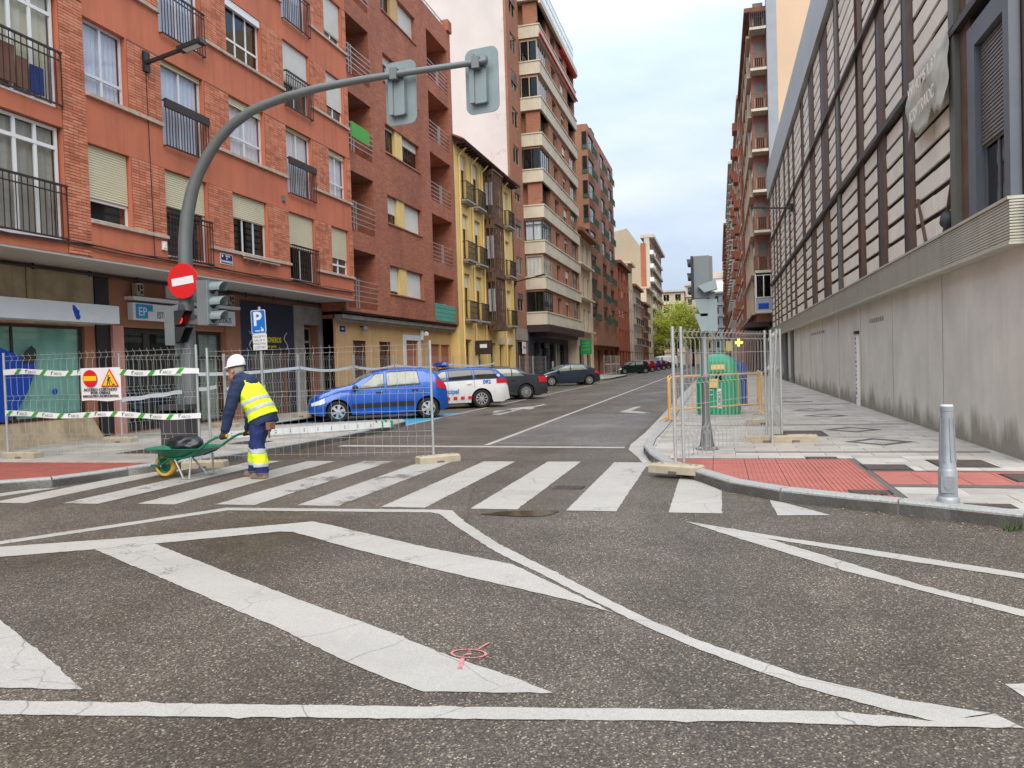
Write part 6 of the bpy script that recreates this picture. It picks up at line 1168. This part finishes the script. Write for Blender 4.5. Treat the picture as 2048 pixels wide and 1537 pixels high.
def car(label, loc, rz, spec, cols, group='cars parked nose in along the left kerb', name='parked_car'):
    t = thing(name, label, spec.get('cat', 'car'), loc, rz, group); wb, W2, r = spec['wb'], spec['w']/2, spec.get('r', .31); top = spec['top']; xf, xr = max(p[0] for p in top), min(p[0] for p in top); belt = spec['belt']; zs = spec.get('sill', .2); ra = r+.055
    def dims(x):
        tz = interp(top, x); e = min(xf-x, x-xr); w = W2*(1-.20*max(0, 1-e/.42)**2); zb = min(interp(belt, x), tz-.045); gh = max(0, tz-zb)
        zl = zs+.10*max(0, 1-e/.3)
        for xw in (wb/2, -wb/2):
            if abs(x-xw) < ra: zl = max(zl, r+math.sqrt(ra*ra-(x-xw)**2))
        zl = min(zl, zb-.05); return tz, w, zb, gh, zl
    def surf(x, v):
        tz, w, zb, gh, zl = dims(x); wr = w*(.955-.20*min(1, gh/.5)); zr = zb+gh*.86
        if v <= .5:
            s = v/.5; z = zl+(zb-zl)*s; q = (z-zs)/(zb-zs+1e-6); return Vector((x, w*(.935+.065*math.sin(math.pi*min(1, max(0, q*.92+.06)))), z))
        if v <= .8:
            s = (v-.5)/.3; y0 = w*(.935+.065*math.sin(math.pi*.98)); return Vector((x, y0+(wr-y0)*s+.02*math.sin(math.pi*s)*min(1, gh/.3), zb+(zr-zb)*s))
        s = (v-.8)/.2*math.pi/2; return Vector((x, wr*math.cos(s), zr+(tz-zr)*math.sin(s)))
    def nrm(x, v):
        e = .01; a = surf(x+e, v)-surf(x-e, v); b = surf(x, min(1, v+e))-surf(x, max(0, v-e)); n = a.cross(b)
        if n.length < 1e-9: return Vector((0, 1, 0))
        n.normalize(); return n if (n.y > 0 or (abs(n.y) < .25 and n.z > 0) or n.z > .5) else -n
    xs = sorted({round(xr+(xf-xr)*k/64, 4) for k in range(65)} | {round(s*wb/2+ra*math.cos(math.pi*k/10), 4) for s in (-1, 1) for k in range(11)}); vv = [0, .08, .17, .25, .33, .42, .5, .56, .64, .72, .8, .84, .88, .92, .96, 1]
    mb = MB(); n = 2*len(vv)-1; base = 0
    for x in xs:
        h = [surf(x, v) for v in vv]; mb.v += [tuple(p) for p in h]+[(p.x, -p.y, p.z) for p in h[-2::-1]]
    for i in range(len(xs)-1):
        for k in range(n-1):
            mb.f.append((i*n+k, (i+1)*n+k, (i+1)*n+k+1, i*n+k+1)); kk = k if k < len(vv)-1 else 2*len(vv)-3-k; mb.mi.append(1 if vv[kk] >= .5 and spec.get('twotone') else 0)
    for i in (0, len(xs)-1): mb.f.append(tuple(i*n+k for k in range(n))); mb.mi.append(0)
    body = mb.build('body', cols, t, local=True, smooth=50)
    def patch(nm, m, xb0, xb1, v0, v1, xt0=None, xt1=None, off=.006, parent=None, nx=8, nv=5, both=True):
        xt0 = xb0 if xt0 is None else xt0; xt1 = xb1 if xt1 is None else xt1
        for sg in ((1, -1) if both else (1,)):
            q = MB(); vs = []
            for j in range(nv+1):
                s = j/nv; v = v0+(v1-v0)*s; a, b = xb0+(xt0-xb0)*s, xb1+(xt1-xb1)*s
                for i in range(nx+1): x = a+(b-a)*i/nx; p = surf(x, v)+nrm(x, v)*off; vs.append((p.x, p.y*sg, p.z))
            q.add(vs, [(j*(nx+1)+i, j*(nx+1)+i+1, (j+1)*(nx+1)+i+1, (j+1)*(nx+1)+i) for j in range(nv) for i in range(nx)]); q.build(nm, m, parent or t, local=True, smooth=True)
    gm = spec.get('gm', 'cargl')
    for (a, b, c, d) in spec['side']:
        patch('window_seal', 'trim', a-.02, b+.02, .515, .785, c-.02, d+.02, .003); patch('side_window', spec.get('gm2', gm) if b < spec.get('dark_x', -9) else gm, a, b, .54, .765, c, d, .007)
    for nm, (x0, x1) in (('windscreen', spec['ws']), ('rear_window', spec['rw'])): patch(nm, 'glass_cardk' if nm == 'rear_window' else gm, x0, x1, .80, 1.0, None, None, .006, nx=6)
    for (x0, x1, v0, v1) in spec['tail']: patch('tail_lamp', 'tail', x0, x1, v0, v1, off=.012)
    for (x0, x1, v0, v1) in spec['head']: patch('head_lamp', 'head', x0, x1, v0, v1, off=.010)
    for x in spec['seams']: patch('door_seam', 'under', x-.005, x+.005, .12, .5, off=.003, nx=1, nv=8)
    for x in spec['handles']: p = surf(x, .42); [MB().box(x-.09, x+.09, sg*p.y-.0 if sg > 0 else -p.y-.03, p.y+.03 if sg > 0 else -p.y, p.z-.02, p.z+.02).build('door_handle', spec.get('hm', cols[0]), t, local=True, smooth=30) for sg in (1, -1)]
    if spec.get('strip'): patch('side_moulding', 'trim', -wb/2+ra+.05, wb/2-ra-.05, .13, .22, off=.014)
    for sg in (1, -1):
        p = surf(spec['mir'], .52); m = MB(); m.lathe([(.02, -.09), (.075, -.07), (.085, 0), (.075, .07), (.02, .09)], 10, Matrix.Translation((p.x, sg*(p.y+.09), p.z+.06)) @ Matrix.Rotation(R(90), 4, 'X')); m.beam((p.x, sg*p.y*.97, p.z+.02), (p.x, sg*(p.y+.06), p.z+.05), .06, .04); m.build('door_mirror', spec.get('hm', cols[0]), t, local=True, smooth=40)
    MB().box(xr+.35, xf-.35, -W2*.84, W2*.84, .16, .62).build('underbody', 'under', t, local=True); MB().box(xr+.02, xr+.14, -W2*.7, W2*.7, .22, .30).build('rear_valance', 'trim', t, local=True); MB().box(xr-.012, xr+.01, -.26, .26, .42+.1*spec.get('plate', 0), .53+.1*spec.get('plate', 0)).build('number_plate', 'signwhite', t, local=True)
    ty, rm = wheel_meshes(r, .2, spec.get('spokes', 6), label)
    for xw in (wb/2, -wb/2):
        for sg in (1, -1):
            o = put('wheel', ty, t, True); o.location = (xw, sg*(W2-.115), r); o.rotation_euler = (0, .3, 0 if sg > 0 else math.pi); q = put('rim', rm, o, True)
            MB().lathe([(ra-.01, -.1), (ra-.01, .1)], 20, Matrix.Translation((xw, sg*(W2-.14), r)) @ Matrix.Rotation(R(90), 4, 'X'), caps=False).build('wheel_arch', 'under', t, local=True, norm=False)
    return t, surf
def cargl(name, c): k = N(name); k.set(col=k.ramp(k.noise(k.pos(True), 2.2, 4), (.35, tuple(x*.55 for x in c)), (.65, c)), rough=.06, spec=.8); return k.m
M['cargl'] = cargl('car_window', (.30, .34, .29)); M['cargl_dk'] = cargl('car_window_tint', (.03, .03, .032))
M['c_blue'] = carpaint('blue_car_paint', (.006, .095, .47)); M['c_white'] = carpaint('white_car_paint', (.78, .78, .79), .25, 0); M['c_policeblue'] = carpaint('police_blue', (.015, .10, .42), .25, .1); M['c_grey'] = carpaint('slate_car_paint', (.055, .065, .08), .2, .5); M['c_dkblue'] = carpaint('night_blue_paint', (.035, .055, .085), .2, .5); M['c_green'] = carpaint('bottle_green_paint', (.008, .03, .03), .2, .4); M['c_red'] = carpaint('red_car_paint', (.30, .012, .02)); M['c_blue2'] = carpaint('mid_blue_paint', (.012, .03, .22)); M['c_van'] = carpaint('van_white_paint', (.80, .80, .80), .3, 0); M['c_wine'] = carpaint('wine_paint', (.09, .012, .02))
hatch = dict(wb=2.59, w=1.74, r=.305, top=[(2.10, .50), (2.07, .66), (1.86, .84), (1.3, .985), (.92, 1.06), (.55, 1.30), (.20, 1.455), (-.2, 1.515), (-.75, 1.525), (-1.25, 1.50), (-1.50, 1.42), (-1.72, 1.15), (-1.86, .95), (-1.92, .70), (-1.93, .5)], belt=[(2.1, .55), (1.2, .86), (.8, .90), (-1.2, .98), (-1.9, .98)], side=[(-.02, .80, -.02, .22), (-1.06, -.12, -1.0, -.12)], ws=(.32, .90), rw=(-1.70, -1.46), tail=[(-1.84, -1.56, .42, .68)], head=[(1.66, 2.02, .36, .5)], seams=[.90, -.07, -1.18], handles=[.12, -.92], mir=.80, strip=True, spokes=6, hm='trim')
estate = dict(wb=2.6, w=1.76, r=.325, top=[(2.1, .5), (2.06, .72), (1.8, .88), (1.1, 1.0), (.8, 1.05), (.05, 1.42), (-.4, 1.46), (-1.3, 1.45), (-1.85, 1.40), (-2.2, 1.08), (-2.34, .80), (-2.36, .5)], belt=[(2.1, .6), (.8, .93), (-1.2, 1.0), (-2.3, 1.02)], side=[(-.05, .70, -.05, .12), (-1.0, -.15, -.95, -.15), (-1.95, -1.1, -1.72, -1.05)], ws=(.2, .78), rw=(-2.15, -1.9), tail=[(-2.28, -1.85, .40, .5)], head=[(1.66, 2.02, .36, .5)], seams=[.85, -.1, -1.05], handles=[.1, -.85], mir=.75, spokes=10, twotone=True, gm2='cargl_dk', dark_x=-.05, hm='c_white')
saloon = dict(wb=2.76, w=1.77, r=.32, top=[(2.2, .5), (2.16, .68), (1.9, .85), (1.3, .97), (1.0, 1.0), (.35, 1.38), (-.2, 1.445), (-.7, 1.43), (-1.1, 1.34), (-1.65, 1.08), (-2.2, 1.03), (-2.36, .92), (-2.4, .5)], belt=[(2.2, .6), (1.0, .90), (-1.6, .98), (-2.4, .95)], side=[(.05, .9, .05, .3), (-.75, -.03, -.75, -.03), (-1.3, -.80, -1.0, -.80)], ws=(.42, .98), rw=(-1.62, -1.15), tail=[(-2.34, -1.95, .34, .5)], head=[(1.8, 2.12, .36, .5)], seams=[1.0, .0, -.95], handles=[.15, -.8], mir=.92, spokes=14)
coupe = dict(wb=2.61, w=1.77, r=.32, top=[(2.1, .5), (2.06, .68), (1.75, .86), (1.2, 1.0), (.95, 1.06), (.3, 1.41), (-.2, 1.46), (-.75, 1.43), (-1.3, 1.27), (-1.75, 1.05), (-2.05, .88), (-2.12, .5)], belt=[(2.1, .6), (.9, .90), (-1.2, 1.0), (-2.1, .96)], side=[(.0, .95, .0, .3), (-1.25, -.08, -.95, -.08)], ws=(.38, .92), rw=(-1.7, -1.2), tail=[(-2.05, -1.7, .36, .5)], head=[(1.6, 2.02, .34, .5)], seams=[.95, -.04, -1.1], handles=[.1, -.9], mir=.85, spokes=8)
van = dict(wb=3.4, w=1.95, r=.34, cat='van', top=[(2.6, .6), (2.55, 1.0), (2.1, 1.2), (1.95, 1.3), (1.5, 1.95), (1.2, 2.15), (0, 2.25), (-2.6, 2.25), (-2.75, 2.15), (-2.8, .6)], belt=[(2.6, .8), (1.9, 1.2), (-2.8, 1.25)], side=[(1.0, 1.8, 1.0, 1.45)], ws=(1.5, 1.95), rw=(-2.79, -2.72), tail=[(-2.78, -2.6, .3, .6)], head=[(2.2, 2.5, .36, .5)], seams=[.9, -.6], handles=[1.0], mir=1.7, spokes=6)
RZ = math.atan2(-.504, -.863)
car('metallic blue five door hatchback in the disabled parking bay', (-9.79, 21.22, 0), RZ, hatch, ['c_blue', 'c_blue'])
pol, ps = car('white police estate with blue roof and roof light bar', (-9.66, 26.06, 0), RZ, estate, ['c_white', 'c_policeblue'])
def sidetext(t, surf, body, x, v, size, m, name='lettering', sx=1):
    p = surf(x, v); mm = Matrix(((-1, 0, 0, p.x), (0, 0, 1, p.y+.022), (0, 1, 0, p.z), (0, 0, 0, 1))); text(name, body, size, m, mm, t, sx=sx, local=True, bold=.003, ext=.006)
sidetext(pol, ps, '092', -1.5, .37, .2, 'signblue'); sidetext(pol, ps, 'Policía Municipal', .25, .28, .22, 'signblue')
for k in range(8):
    x = .95-k*.26
    if x < -.9: break
    p = ps(x, .09); MB().box(x-.07, x+.07, p.y+.002, p.y+.012, p.z-.02, p.z+.09).build('red_square', 'signred', pol, local=True)
b = MB(); b.lathe([(.03, .0), (.10, .01), (.115, .05), (.10, .11), (.06, .13), (0, .135)], 14, Matrix.Translation((-.02, 0, 1.47)) @ Matrix.Diagonal((2.5, 5.6, 1.5, 1))); M['beacon'] = mat('beacon_blue', (.01, .05, .35), .15, .1, coat=.8); b.build('light_bar', 'beacon', pol, local=True, smooth=40)
MB().lathe([(.06, 0), (.055, .008), (0, .01)], 12, Matrix(((-1, 0, 0, -1.93), (0, 0, 1, ps(-1.93, .62).y+.002), (0, 1, 0, ps(-1.93, .62).z), (0, 0, 0, 1)))).build('fuel_badge', 'signwhite', pol, local=True)
car('slate grey saloon parked behind the police estate', (-9.54, 31.77, 0), RZ, saloon, ['c_grey', 'c_grey']); car('dark blue rounded hatchback parked alone before the black shops', (-9.75, 50.1, 0), RZ, coupe, ['c_dkblue', 'c_dkblue'])
car('bottle green three door hatchback first in the far parking bay', (-9.6, 89, 0), RZ, hatch | dict(strip=False, spokes=8), ['c_green', 'c_green']); car('wine red hatchback behind the bottle green one', (-9.5, 97, 0), RZ, hatch | dict(strip=False), ['c_red', 'c_red']); car('small royal blue car between red car and white van', (-9.4, 106, 0), RZ, hatch | dict(strip=False), ['c_blue2', 'c_blue2'])
car('maroon hatchback just ahead of the distant white vans', (-9.4, 116, 0), RZ, hatch | dict(strip=False), ['c_wine', 'c_wine']); car('dark saloon parked beneath the distant tree', (-9.4, 126, 0), RZ, saloon, ['c_grey', 'c_grey'])
car('long white panel van at the end of the parked row', (-9.6, 142, 0), RZ+.3, van, ['c_van', 'c_van'], 'vans parked far up the street', 'parked_van'); car('second white van half hidden behind the first', (-9.3, 152, 0), RZ+.3, van, ['c_van', 'c_van'], 'vans parked far up the street', 'parked_van')

# ------------------------------------------------------------------ wheelbarrow
t = thing('wheelbarrow', 'green wheelbarrow with yellow tyre pushed by the worker', 'wheelbarrow', (-7.9, 9.6, 0)); X0, Y0 = -7.9, 9.6
m = Matrix.Translation((X0, Y0, .175)) @ Matrix.Rotation(R(90), 4, 'X')
wt = MB().lathe([(.115, -.04), (.15, -.048), (.172, -.03), (.178, 0), (.172, .03), (.15, .048), (.115, .04)], 26, m, caps=False).build('tyre', 'yellowtyre', t, smooth=50); MB().lathe([(.118, -.02), (.09, -.012), (.03, -.045), (.03, .045), (.09, .012), (.118, .02)], 20, m, caps=False).build('hub', 'green', wt, smooth=40)
b = MB(); b.tube([(X0, Y0-.12, .175), (X0, Y0+.12, .175)], .014, 8); b.build('axle', 'galv', t)
for s in (-1, 1):
    pts = [(X0-.24, Y0+s*.02, .17), (X0-.10, Y0+s*.075, .175), (X0+.02, Y0+s*.11, .20), (X0+.20, Y0+s*.16, .285), (X0+.50, Y0+s*.22, .315), (X0+.66, Y0+s*.245, .37), (X0+.95, Y0+s*.265, .55), (X0+1.06, Y0+s*.27, .60), (X0+1.2, Y0+s*.272, .625)]
    MB().tube(pts, .018, 8).build('handle_tube', 'green', t, smooth=50); MB().tube([(X0+1.13, Y0+s*.272, .613), (X0+1.26, Y0+s*.273, .632)], .024, 10).build('grip', 'grip', t)
    MB().tube([(X0+.30, Y0+s*.18, .29), (X0+.50, Y0+s*.26, .015), (X0+.60, Y0+s*.27, .015), (X0+.62, Y0+s*.24, .33)], .015, 8).build('leg', 'galv', t, smooth=50); MB().beam((X0-.02, Y0+s*.11, .2), (X0-.02, Y0+s*.12, .40), .03, .012).build('front_strut', 'green', t)
def trayring(z, x0, x1, w): return [(X0+x, Y0+y, z) for x, y in [((x0+x1)/2+(x1-x0)/2*cx_, w*cy_) for cx_, cy_ in [(math.copysign(abs(math.cos(a))**.55, math.cos(a)), math.copysign(abs(math.sin(a))**.55, math.sin(a))) for a in [2*math.pi*k/28 for k in range(28)]]]]
MB().loft([trayring(.30, .08, .52, .17), trayring(.34, .02, .60, .23), trayring(.43, -.19, .86, .33), trayring(.445, -.22, .89, .35), trayring(.45, -.20, .87, .335), trayring(.44, -.17, .84, .32), trayring(.35, .04, .58, .22), trayring(.315, .1, .50, .16)]).build('tray', 'green', t, smooth=45)
from mathutils import noise as mnoise
b = MB(); nu, nv = 34, 18; rings = []
for j in range(nv):
    ph = math.pi*j/(nv-1)-math.pi/2; rg_ = []
    for k in range(nu):
        d_ = Vector((math.cos(ph)*math.cos(2*math.pi*k/nu), math.cos(ph)*math.sin(2*math.pi*k/nu), math.sin(ph))); f_ = 1+.30*mnoise.noise(d_*1.7+Vector((3, 1, 2)))+.20*abs(mnoise.noise(d_*4.1))+.09*mnoise.noise(d_*9)
        rg_.append((X0+.37+.24*f_*d_.x, Y0-.02+.21*f_*d_.y, .485+.135*f_*d_.z+.03*max(0, mnoise.noise(d_*2.3))))
    rings.append(rg_)
b.loft(rings); o = b.build('rubbish_bag', 'bag', smooth=True); tag(o, 'crumpled black rubbish bag lying in the wheelbarrow tray', 'rubbish bag')

# ------------------------------------------------------------------ worker
person = thing('person', 'worker in white helmet and yellow hi-vis vest pushing a wheelbarrow', 'person', (-6.4, 9.62, 0)); PY = 9.62
def ring(c, ax, rx, ry, n=20):  # ellipse perpendicular to ax (in xz plane), ry lateral
    c = Vector(c); ax = Vector(ax).normalized(); f = Vector((0, 1, 0)).cross(ax).normalized(); return [tuple(c+f*rx*math.cos(2*math.pi*k/n)+Vector((0, 1, 0))*ry*math.sin(2*math.pi*k/n)) for k in range(n)]
bd = MB(); spine = [(-6.235, .75, .19, .22), (-6.25, .86, .185, .215), (-6.30, .98, .18, .21), (-6.38, 1.10, .185, .22), (-6.45, 1.22, .18, .225), (-6.51, 1.33, .135, .205), (-6.555, 1.40, .10, .15), (-6.585, 1.44, .075, .09), (-6.62, 1.49, .062, .066), (-6.66, 1.54, .06, .062)]
bd.loft([ring((x, PY, z), (-.35, 0, .9), a, b_) for x, z, a, b_ in spine])
# head with jaw, nose and brow
bd.loft([ring((x, PY, z), (-.15, 0, 1), a, b_) for x, z, a, b_ in ((-6.725, 1.405, .022, .03), (-6.71, 1.425, .06, .05), (-6.69, 1.47, .085, .066), (-6.685, 1.53, .098, .075), (-6.68, 1.59, .104, .08), (-6.675, 1.65, .098, .076), (-6.67, 1.69, .06, .05))])
bd.loft([ring((x, PY, z), (-.3, 0, 1), a, b_) for x, z, a, b_ in ((-6.785, 1.575, .012, .012), (-6.795, 1.55, .018, .015), (-6.80, 1.525, .024, .019), (-6.785, 1.512, .015, .018))])
LEGS = [((-6.27, 9.53, .86), (-6.31, 9.52, .47), (-6.235, 9.51, .10)), ((-6.27, 9.72, .86), (-6.46, 9.72, .47), (-6.50, 9.73, .10))]; ARMS = [((-6.52, 9.41, 1.335), (-6.60, 9.345, 1.0), (-6.69, 9.345, .70)), ((-6.52, 9.83, 1.335), (-6.58, 9.90, 1.0), (-6.69, 9.885, .70))]
for a, k_, c in LEGS:
    a, k_, c = Vector(a), Vector(k_), Vector(c); bd.tube([a+Vector((0, 0, .06)), a.lerp(k_, .3), a.lerp(k_, .7), k_, k_.lerp(c, .35), k_.lerp(c, .7), c, c-Vector((0, 0, .03))], [.128, .128, .112, .105, .106, .101, .094, .086], 14)
    bd.loft([[(c.x+x, c.y+y*w, z) for x, y, w, z in ((.06, -1, w_, z), (-.05, -1, w_, z), (-.16, -.85, w_, z), (-.20, 0, w_, z), (-.16, .85, w_, z), (-.05, 1, w_, z), (.06, 1, w_, z), (.09, 0, w_, z))] for w_, z in ((.05, .002), (.053, .03), (.048, .06))]); bd.tube([c+Vector((-.01, 0, .03)), c+Vector((0, 0, -.05))], .058, 12); bd.tube([c+Vector((0, 0, -.03)), c+Vector((-.14, 0, -.045))], [.055, .042], 10)
for a, e, w in ARMS:
    a, e, w = Vector(a), Vector(e), Vector(w); bd.tube([Vector((a.x, PY+(a.y-PY)*.6, a.z+.01)), a+Vector((0, 0, .0)), a.lerp(e, .35), e, e.lerp(w, .4), w, w+(w-e).normalized()*.03], [.095, .098, .092, .082, .075, .062, .052], 14)
me = bd.mesh('person_source', 'jacket'); src = bpy.data.objects.new('person_source', me); C.objects.link(src); md = src.modifiers.new('r', 'REMESH'); md.mode = 'VOXEL'; md.voxel_size = .0105; md = src.modifiers.new('s', 'SMOOTH'); md.iterations = 5; md.factor = .5
dg = bpy.context.evaluated_depsgraph_get(); me2 = bpy.data.meshes.new_from_object(src.evaluated_get(dg)); bpy.data.objects.remove(src)
me2.materials.clear()
_nr = [v.normal.copy() for v in me2.vertices]; _fl = []
for v, n_ in zip(me2.vertices, _nr):   # cloth folds
    c_ = v.co.copy(); _fl += list(c_+n_*(.011*mnoise.noise(Vector((c_.x*7, c_.y*7, c_.z*13)))+.006*mnoise.noise(c_*22)) if .09 < c_.z < 1.40 else c_)
me2.vertices.foreach_set('co', _fl); me2.update()
for m in ('jacket', 'trouser', 'skin', 'boot', 'hivis', 'reflect'): me2.materials.append(M[m])
def segd(p, a, b):
    a, b = Vector(a), Vector(b); t_ = max(0, min(1, (p-a).dot(b-a)/(b-a).length_squared)); return (p-(a+(b-a)*t_)).length
AX = Vector((-.42, 0, .907)).normalized(); O_ = Vector((-6.25, PY, .86))
regs = {'vest': []}; mi = []
for pl in me2.polygons:
    p = Vector(pl.center); s = (p-O_).dot(AX); da = min(min(segd(p, a, e)/.094, segd(p, e, Vector(w)-Vector((0, 0, .06)))/.09) for a, e, w in ARMS); arm = da < 1.12 and p.z < 1.40 and abs(p.y-PY) > .16
    hem = .76+.12*max(0, (-6.18-p.x))*0
    if p.z > 1.445 and p.x < -6.60 or (p.x < -6.62 and p.z > 1.39): k = 2
    elif p.z < .088: k = 3
    elif p.z < .80 and not arm and (p.z < .70 or s < -.09): k = 1
    else: k = 0
    if k == 0 and not arm and s > -.005 and s < .56: regs['vest'].append(pl.index); 
    if k == 0 and not arm and (.10 < s < .155 or .225 < s < .28): regs.setdefault(('v', s < .2), []).append(pl.index)
    if k == 1 and .17 < p.z < .43: regs.setdefault(('c', p.y < PY), []).append(pl.index)
    if k == 1 and (.17 < p.z < .225 or .36 < p.z < .43): regs.setdefault(('s', p.y < PY, p.z < .3), []).append(pl.index)
    mi.append(k)
me2.polygons.foreach_set('material_index', mi); me2.polygons.foreach_set('use_smooth', [True]*len(me2.polygons)); body = put('body', me2, person)
def skin_off(name, idx, m, off, parent):
    used = {}; vs, fs = [], []
    for i in idx:
        f = []
        for v in me2.polygons[i].vertices:
            if v not in used: used[v] = len(vs); vs.append(tuple(me2.vertices[v].co+me2.vertices[v].normal*off))
            f.append(used[v])
        fs.append(f)
    x = MB(); x.add(vs, fs); o = x.build(name, m, parent, smooth=True, norm=False); sd_ = o.modifiers.new('t', 'SOLIDIFY'); sd_.thickness = .006; sd_.offset = -1; sm2 = o.modifiers.new('s', 'SMOOTH'); sm2.iterations = 3; return o
ve = skin_off('vest', regs['vest'], 'hivis', .012, person); [skin_off('reflective_band', regs[('v', q)], 'reflect', .016, ve) for q in (True, False)]
for lg_ in (True, False):
    cb = skin_off('calf_band', regs[('c', lg_)], 'hivis', .006, person)
    for q in (True, False): skin_off('reflective_band', regs[('s', lg_, q)], 'reflect', .0085, cb)
# helmet, hair, ears, hood, belt, gloves
hm = MB(); hr = []
for z, a, b_ in ((1.60, .138, .116), (1.64, .136, .114), (1.685, .126, .105), (1.72, .104, .088), (1.748, .070, .058), (1.762, .027, .022)): hr.append(ring((-6.665-.02*(z-1.6), PY, z), (-.12, 0, 1), a, b_, 24))
hm.loft(hr); hb = [ring((-6.675, PY, 1.607), (-.16, 0, 1), .141, .119, 24), ring((-6.70, PY, 1.592), (-.20, 0, 1), .178, .13, 24), ring((-6.70, PY, 1.586), (-.20, 0, 1), .176, .128, 24), ring((-6.675, PY, 1.600), (-.16, 0, 1), .12, .10, 24)]; hm.loft(hb, caps=False)
hm.loft([ring((-6.665-.02*(z-1.6), PY, z), (-.12, 0, 1), a, .014, 16) for z, a in ((1.62, .139), (1.69, .128), (1.73, .102), (1.758, .06), (1.768, .02))])
h_ = hm.build('helmet', 'helmet', person, smooth=50); MB().loft([ring((-6.655, PY, z), (-.1, 0, 1), .128, .109, 20) for z in (1.585, 1.606)]).build('headband', 'trim', h_)
MB().loft([ring((-6.635, PY, z), (-.1, 0, 1), a, b_) for z, a, b_ in ((1.47, .05, .055), (1.50, .078, .074), (1.55, .086, .083), (1.60, .088, .085))]).build('hair', 'hair', person, smooth=True)
for s in (-1, 1):
    MB().lathe([(.006, -.012), (.026, -.008), (.03, 0), (.022, .008), (.0, .006)], 12, Matrix.Translation((-6.672, PY+s*.086, 1.53)) @ Matrix.Rotation(R(90*s), 4, 'X') @ Matrix.Diagonal((.75, 1.2, 1, 1))).build('ear', 'skin', person, smooth=True); MB().lathe([(.009, -.004), (.009, .004), (0, .006)], 8, Matrix.Translation((-6.765, PY+s*.036, 1.558)) @ Matrix.Rotation(R(-80), 4, 'Y')).build('eye', 'ink', person)
MB().loft([ring((x, PY, z), (-.5, 0, .8), a, b_) for x, z, a, b_ in ((-6.40, 1.24, .05, .08), (-6.41, 1.29, .085, .13), (-6.445, 1.36, .10, .15), (-6.50, 1.425, .085, .125), (-6.545, 1.46, .055, .10), (-6.56, 1.47, .02, .05))]).build('hood', 'jacket', person, smooth=True)
MB().loft([ring((-6.6, PY, 1.425), (-.4, 0, .9), .095, .105), ring((-6.625, PY, 1.47), (-.4, 0, .9), .088, .092), ring((-6.63, PY, 1.48), (-.4, 0, .9), .075, .08)], caps=False).build('collar', 'jacket', person, smooth=True)
MB().box(-6.10, -6.035, 9.43, 9.56, .70, .80).box(-6.08, -6.06, 9.45, 9.47, .58, .70).build('tool_pouch', 'leather', person, smooth=30)
for i, (a, e, w) in enumerate(ARMS):
    sg = -1 if i == 0 else 1; gy = Y0+sg*.272; g = MB(); g.loft([ring(q, (-.25, 0, -1), rx, ry, 14) for q, rx, ry in (((-6.685, w[1], .725), .042, .036), ((-6.70, (w[1]+gy)/2, .69), .045, .028), ((-6.705, gy+sg*.012, .655), .046, .02), ((-6.705, gy+sg*.02, .63), .04, .014))])
    for f_ in range(4):  # fingers curl under and round the grip
        x = -6.745+f_*.0235; zg = .613+(x+6.77)*.145; l = (1.0, 1.08, 1.03, .85)[f_]; pts = []
        for q in range(7): th = R(60-q*42*l); rr = .036; pts.append((x, gy+sg*rr*math.cos(th), zg+rr*math.sin(th)))
        g.tube(pts, [.012, .0125, .012, .0115, .011, .0105, .009], 8)
    g.tube([(-6.672, gy+sg*.02, .66), (-6.665, gy-sg*.012, .652), (-6.70, gy-sg*.034, .636), (-6.735, gy-sg*.036, .618)], [.015, .0145, .0125, .010], 8); g.build('glove', 'glove', person, smooth=True)

# ------------------------------------------------------------------ trees at the end of the street
def tree(label, x, y, h, rx, seed, n=5200):
    t = thing('street_tree', label, 'tree', (x, y, 0), 0, 'street trees'); rd = random.Random(seed); tr = MB(); tr.tube([(x, y, 0), (x+.1, y, h*.2), (x-.05, y+.1, h*.4), (x+.1, y, h*.75)], [.28, .22, .17, .06], 10); cl = []
    for k in range(16):
        a = rd.uniform(0, 6.28); z0 = h*rd.uniform(.28, .6); l = rx*rd.uniform(.5, 1); e = Vector((x+math.cos(a)*l, y+math.sin(a)*l, z0+h*rd.uniform(.12, .36))); tr.tube([(x, y, z0), tuple(Vector((x, y, z0)).lerp(e, .5)+Vector((0, 0, .3))), tuple(e)], [.10, .06, .02], 6); cl.append(e)
    tr.build('trunk', 'bark', t, smooth=True); cr_ = MB()
    for k in range(26): a = rd.uniform(0, 6.28); q = math.sqrt(rd.random())*rx; cl.append(Vector((x+q*math.cos(a), y+q*math.sin(a), h*(.34+.62*rd.random()*(1-.35*(q/rx)**2)))))
    for k in range(n):
        c = rd.choice(cl); s = rx*.30; p = c+Vector((rd.gauss(0, s), rd.gauss(0, s), rd.gauss(0, s*.8))); d1 = Vector((rd.uniform(-1, 1), rd.uniform(-1, 1), rd.uniform(-1, 1))).normalized(); d2 = d1.orthogonal().normalized(); l = rd.uniform(.09, .19)
        cr_.add([p-d1*l, p+d2*l*.5, p+d1*l, p-d2*l*.5], [(0, 1, 2, 3)])
    cr_.build('crown', 'leaf', t, norm=False)
tree('bright green street tree in young leaf at the end of the street', -7.9, 152, 14.2, 3.4, 1, 12000); tree('smaller green tree right of the tall one, behind the fence', -4.9, 158, 9.6, 2.5, 2, 6000)
tree('slim tree against the pale house far up the street', -10.2, 150, 9.5, 1.6, 3, 3000)
# street lamp far on the left and two lamps on facades
for x, y, z, lb, F in ((-12.75, 49.0, 6.9, 'street lamp on a long arm at the corner of the tall brown block', 1), (-11.9, 88, 6.6, 'street lamp arm on the tan brick tower', 1)):
    t = thing('wall_lamp', lb, 'street lamp', (x, y, z)); MB().box(x-.02, x+.08, y-.1, y+.1, z-.2, z+.2).build('bracket', 'trim', t); lamp_head(t, (x+.05, y, z), (x+1.9, y, z+.35))
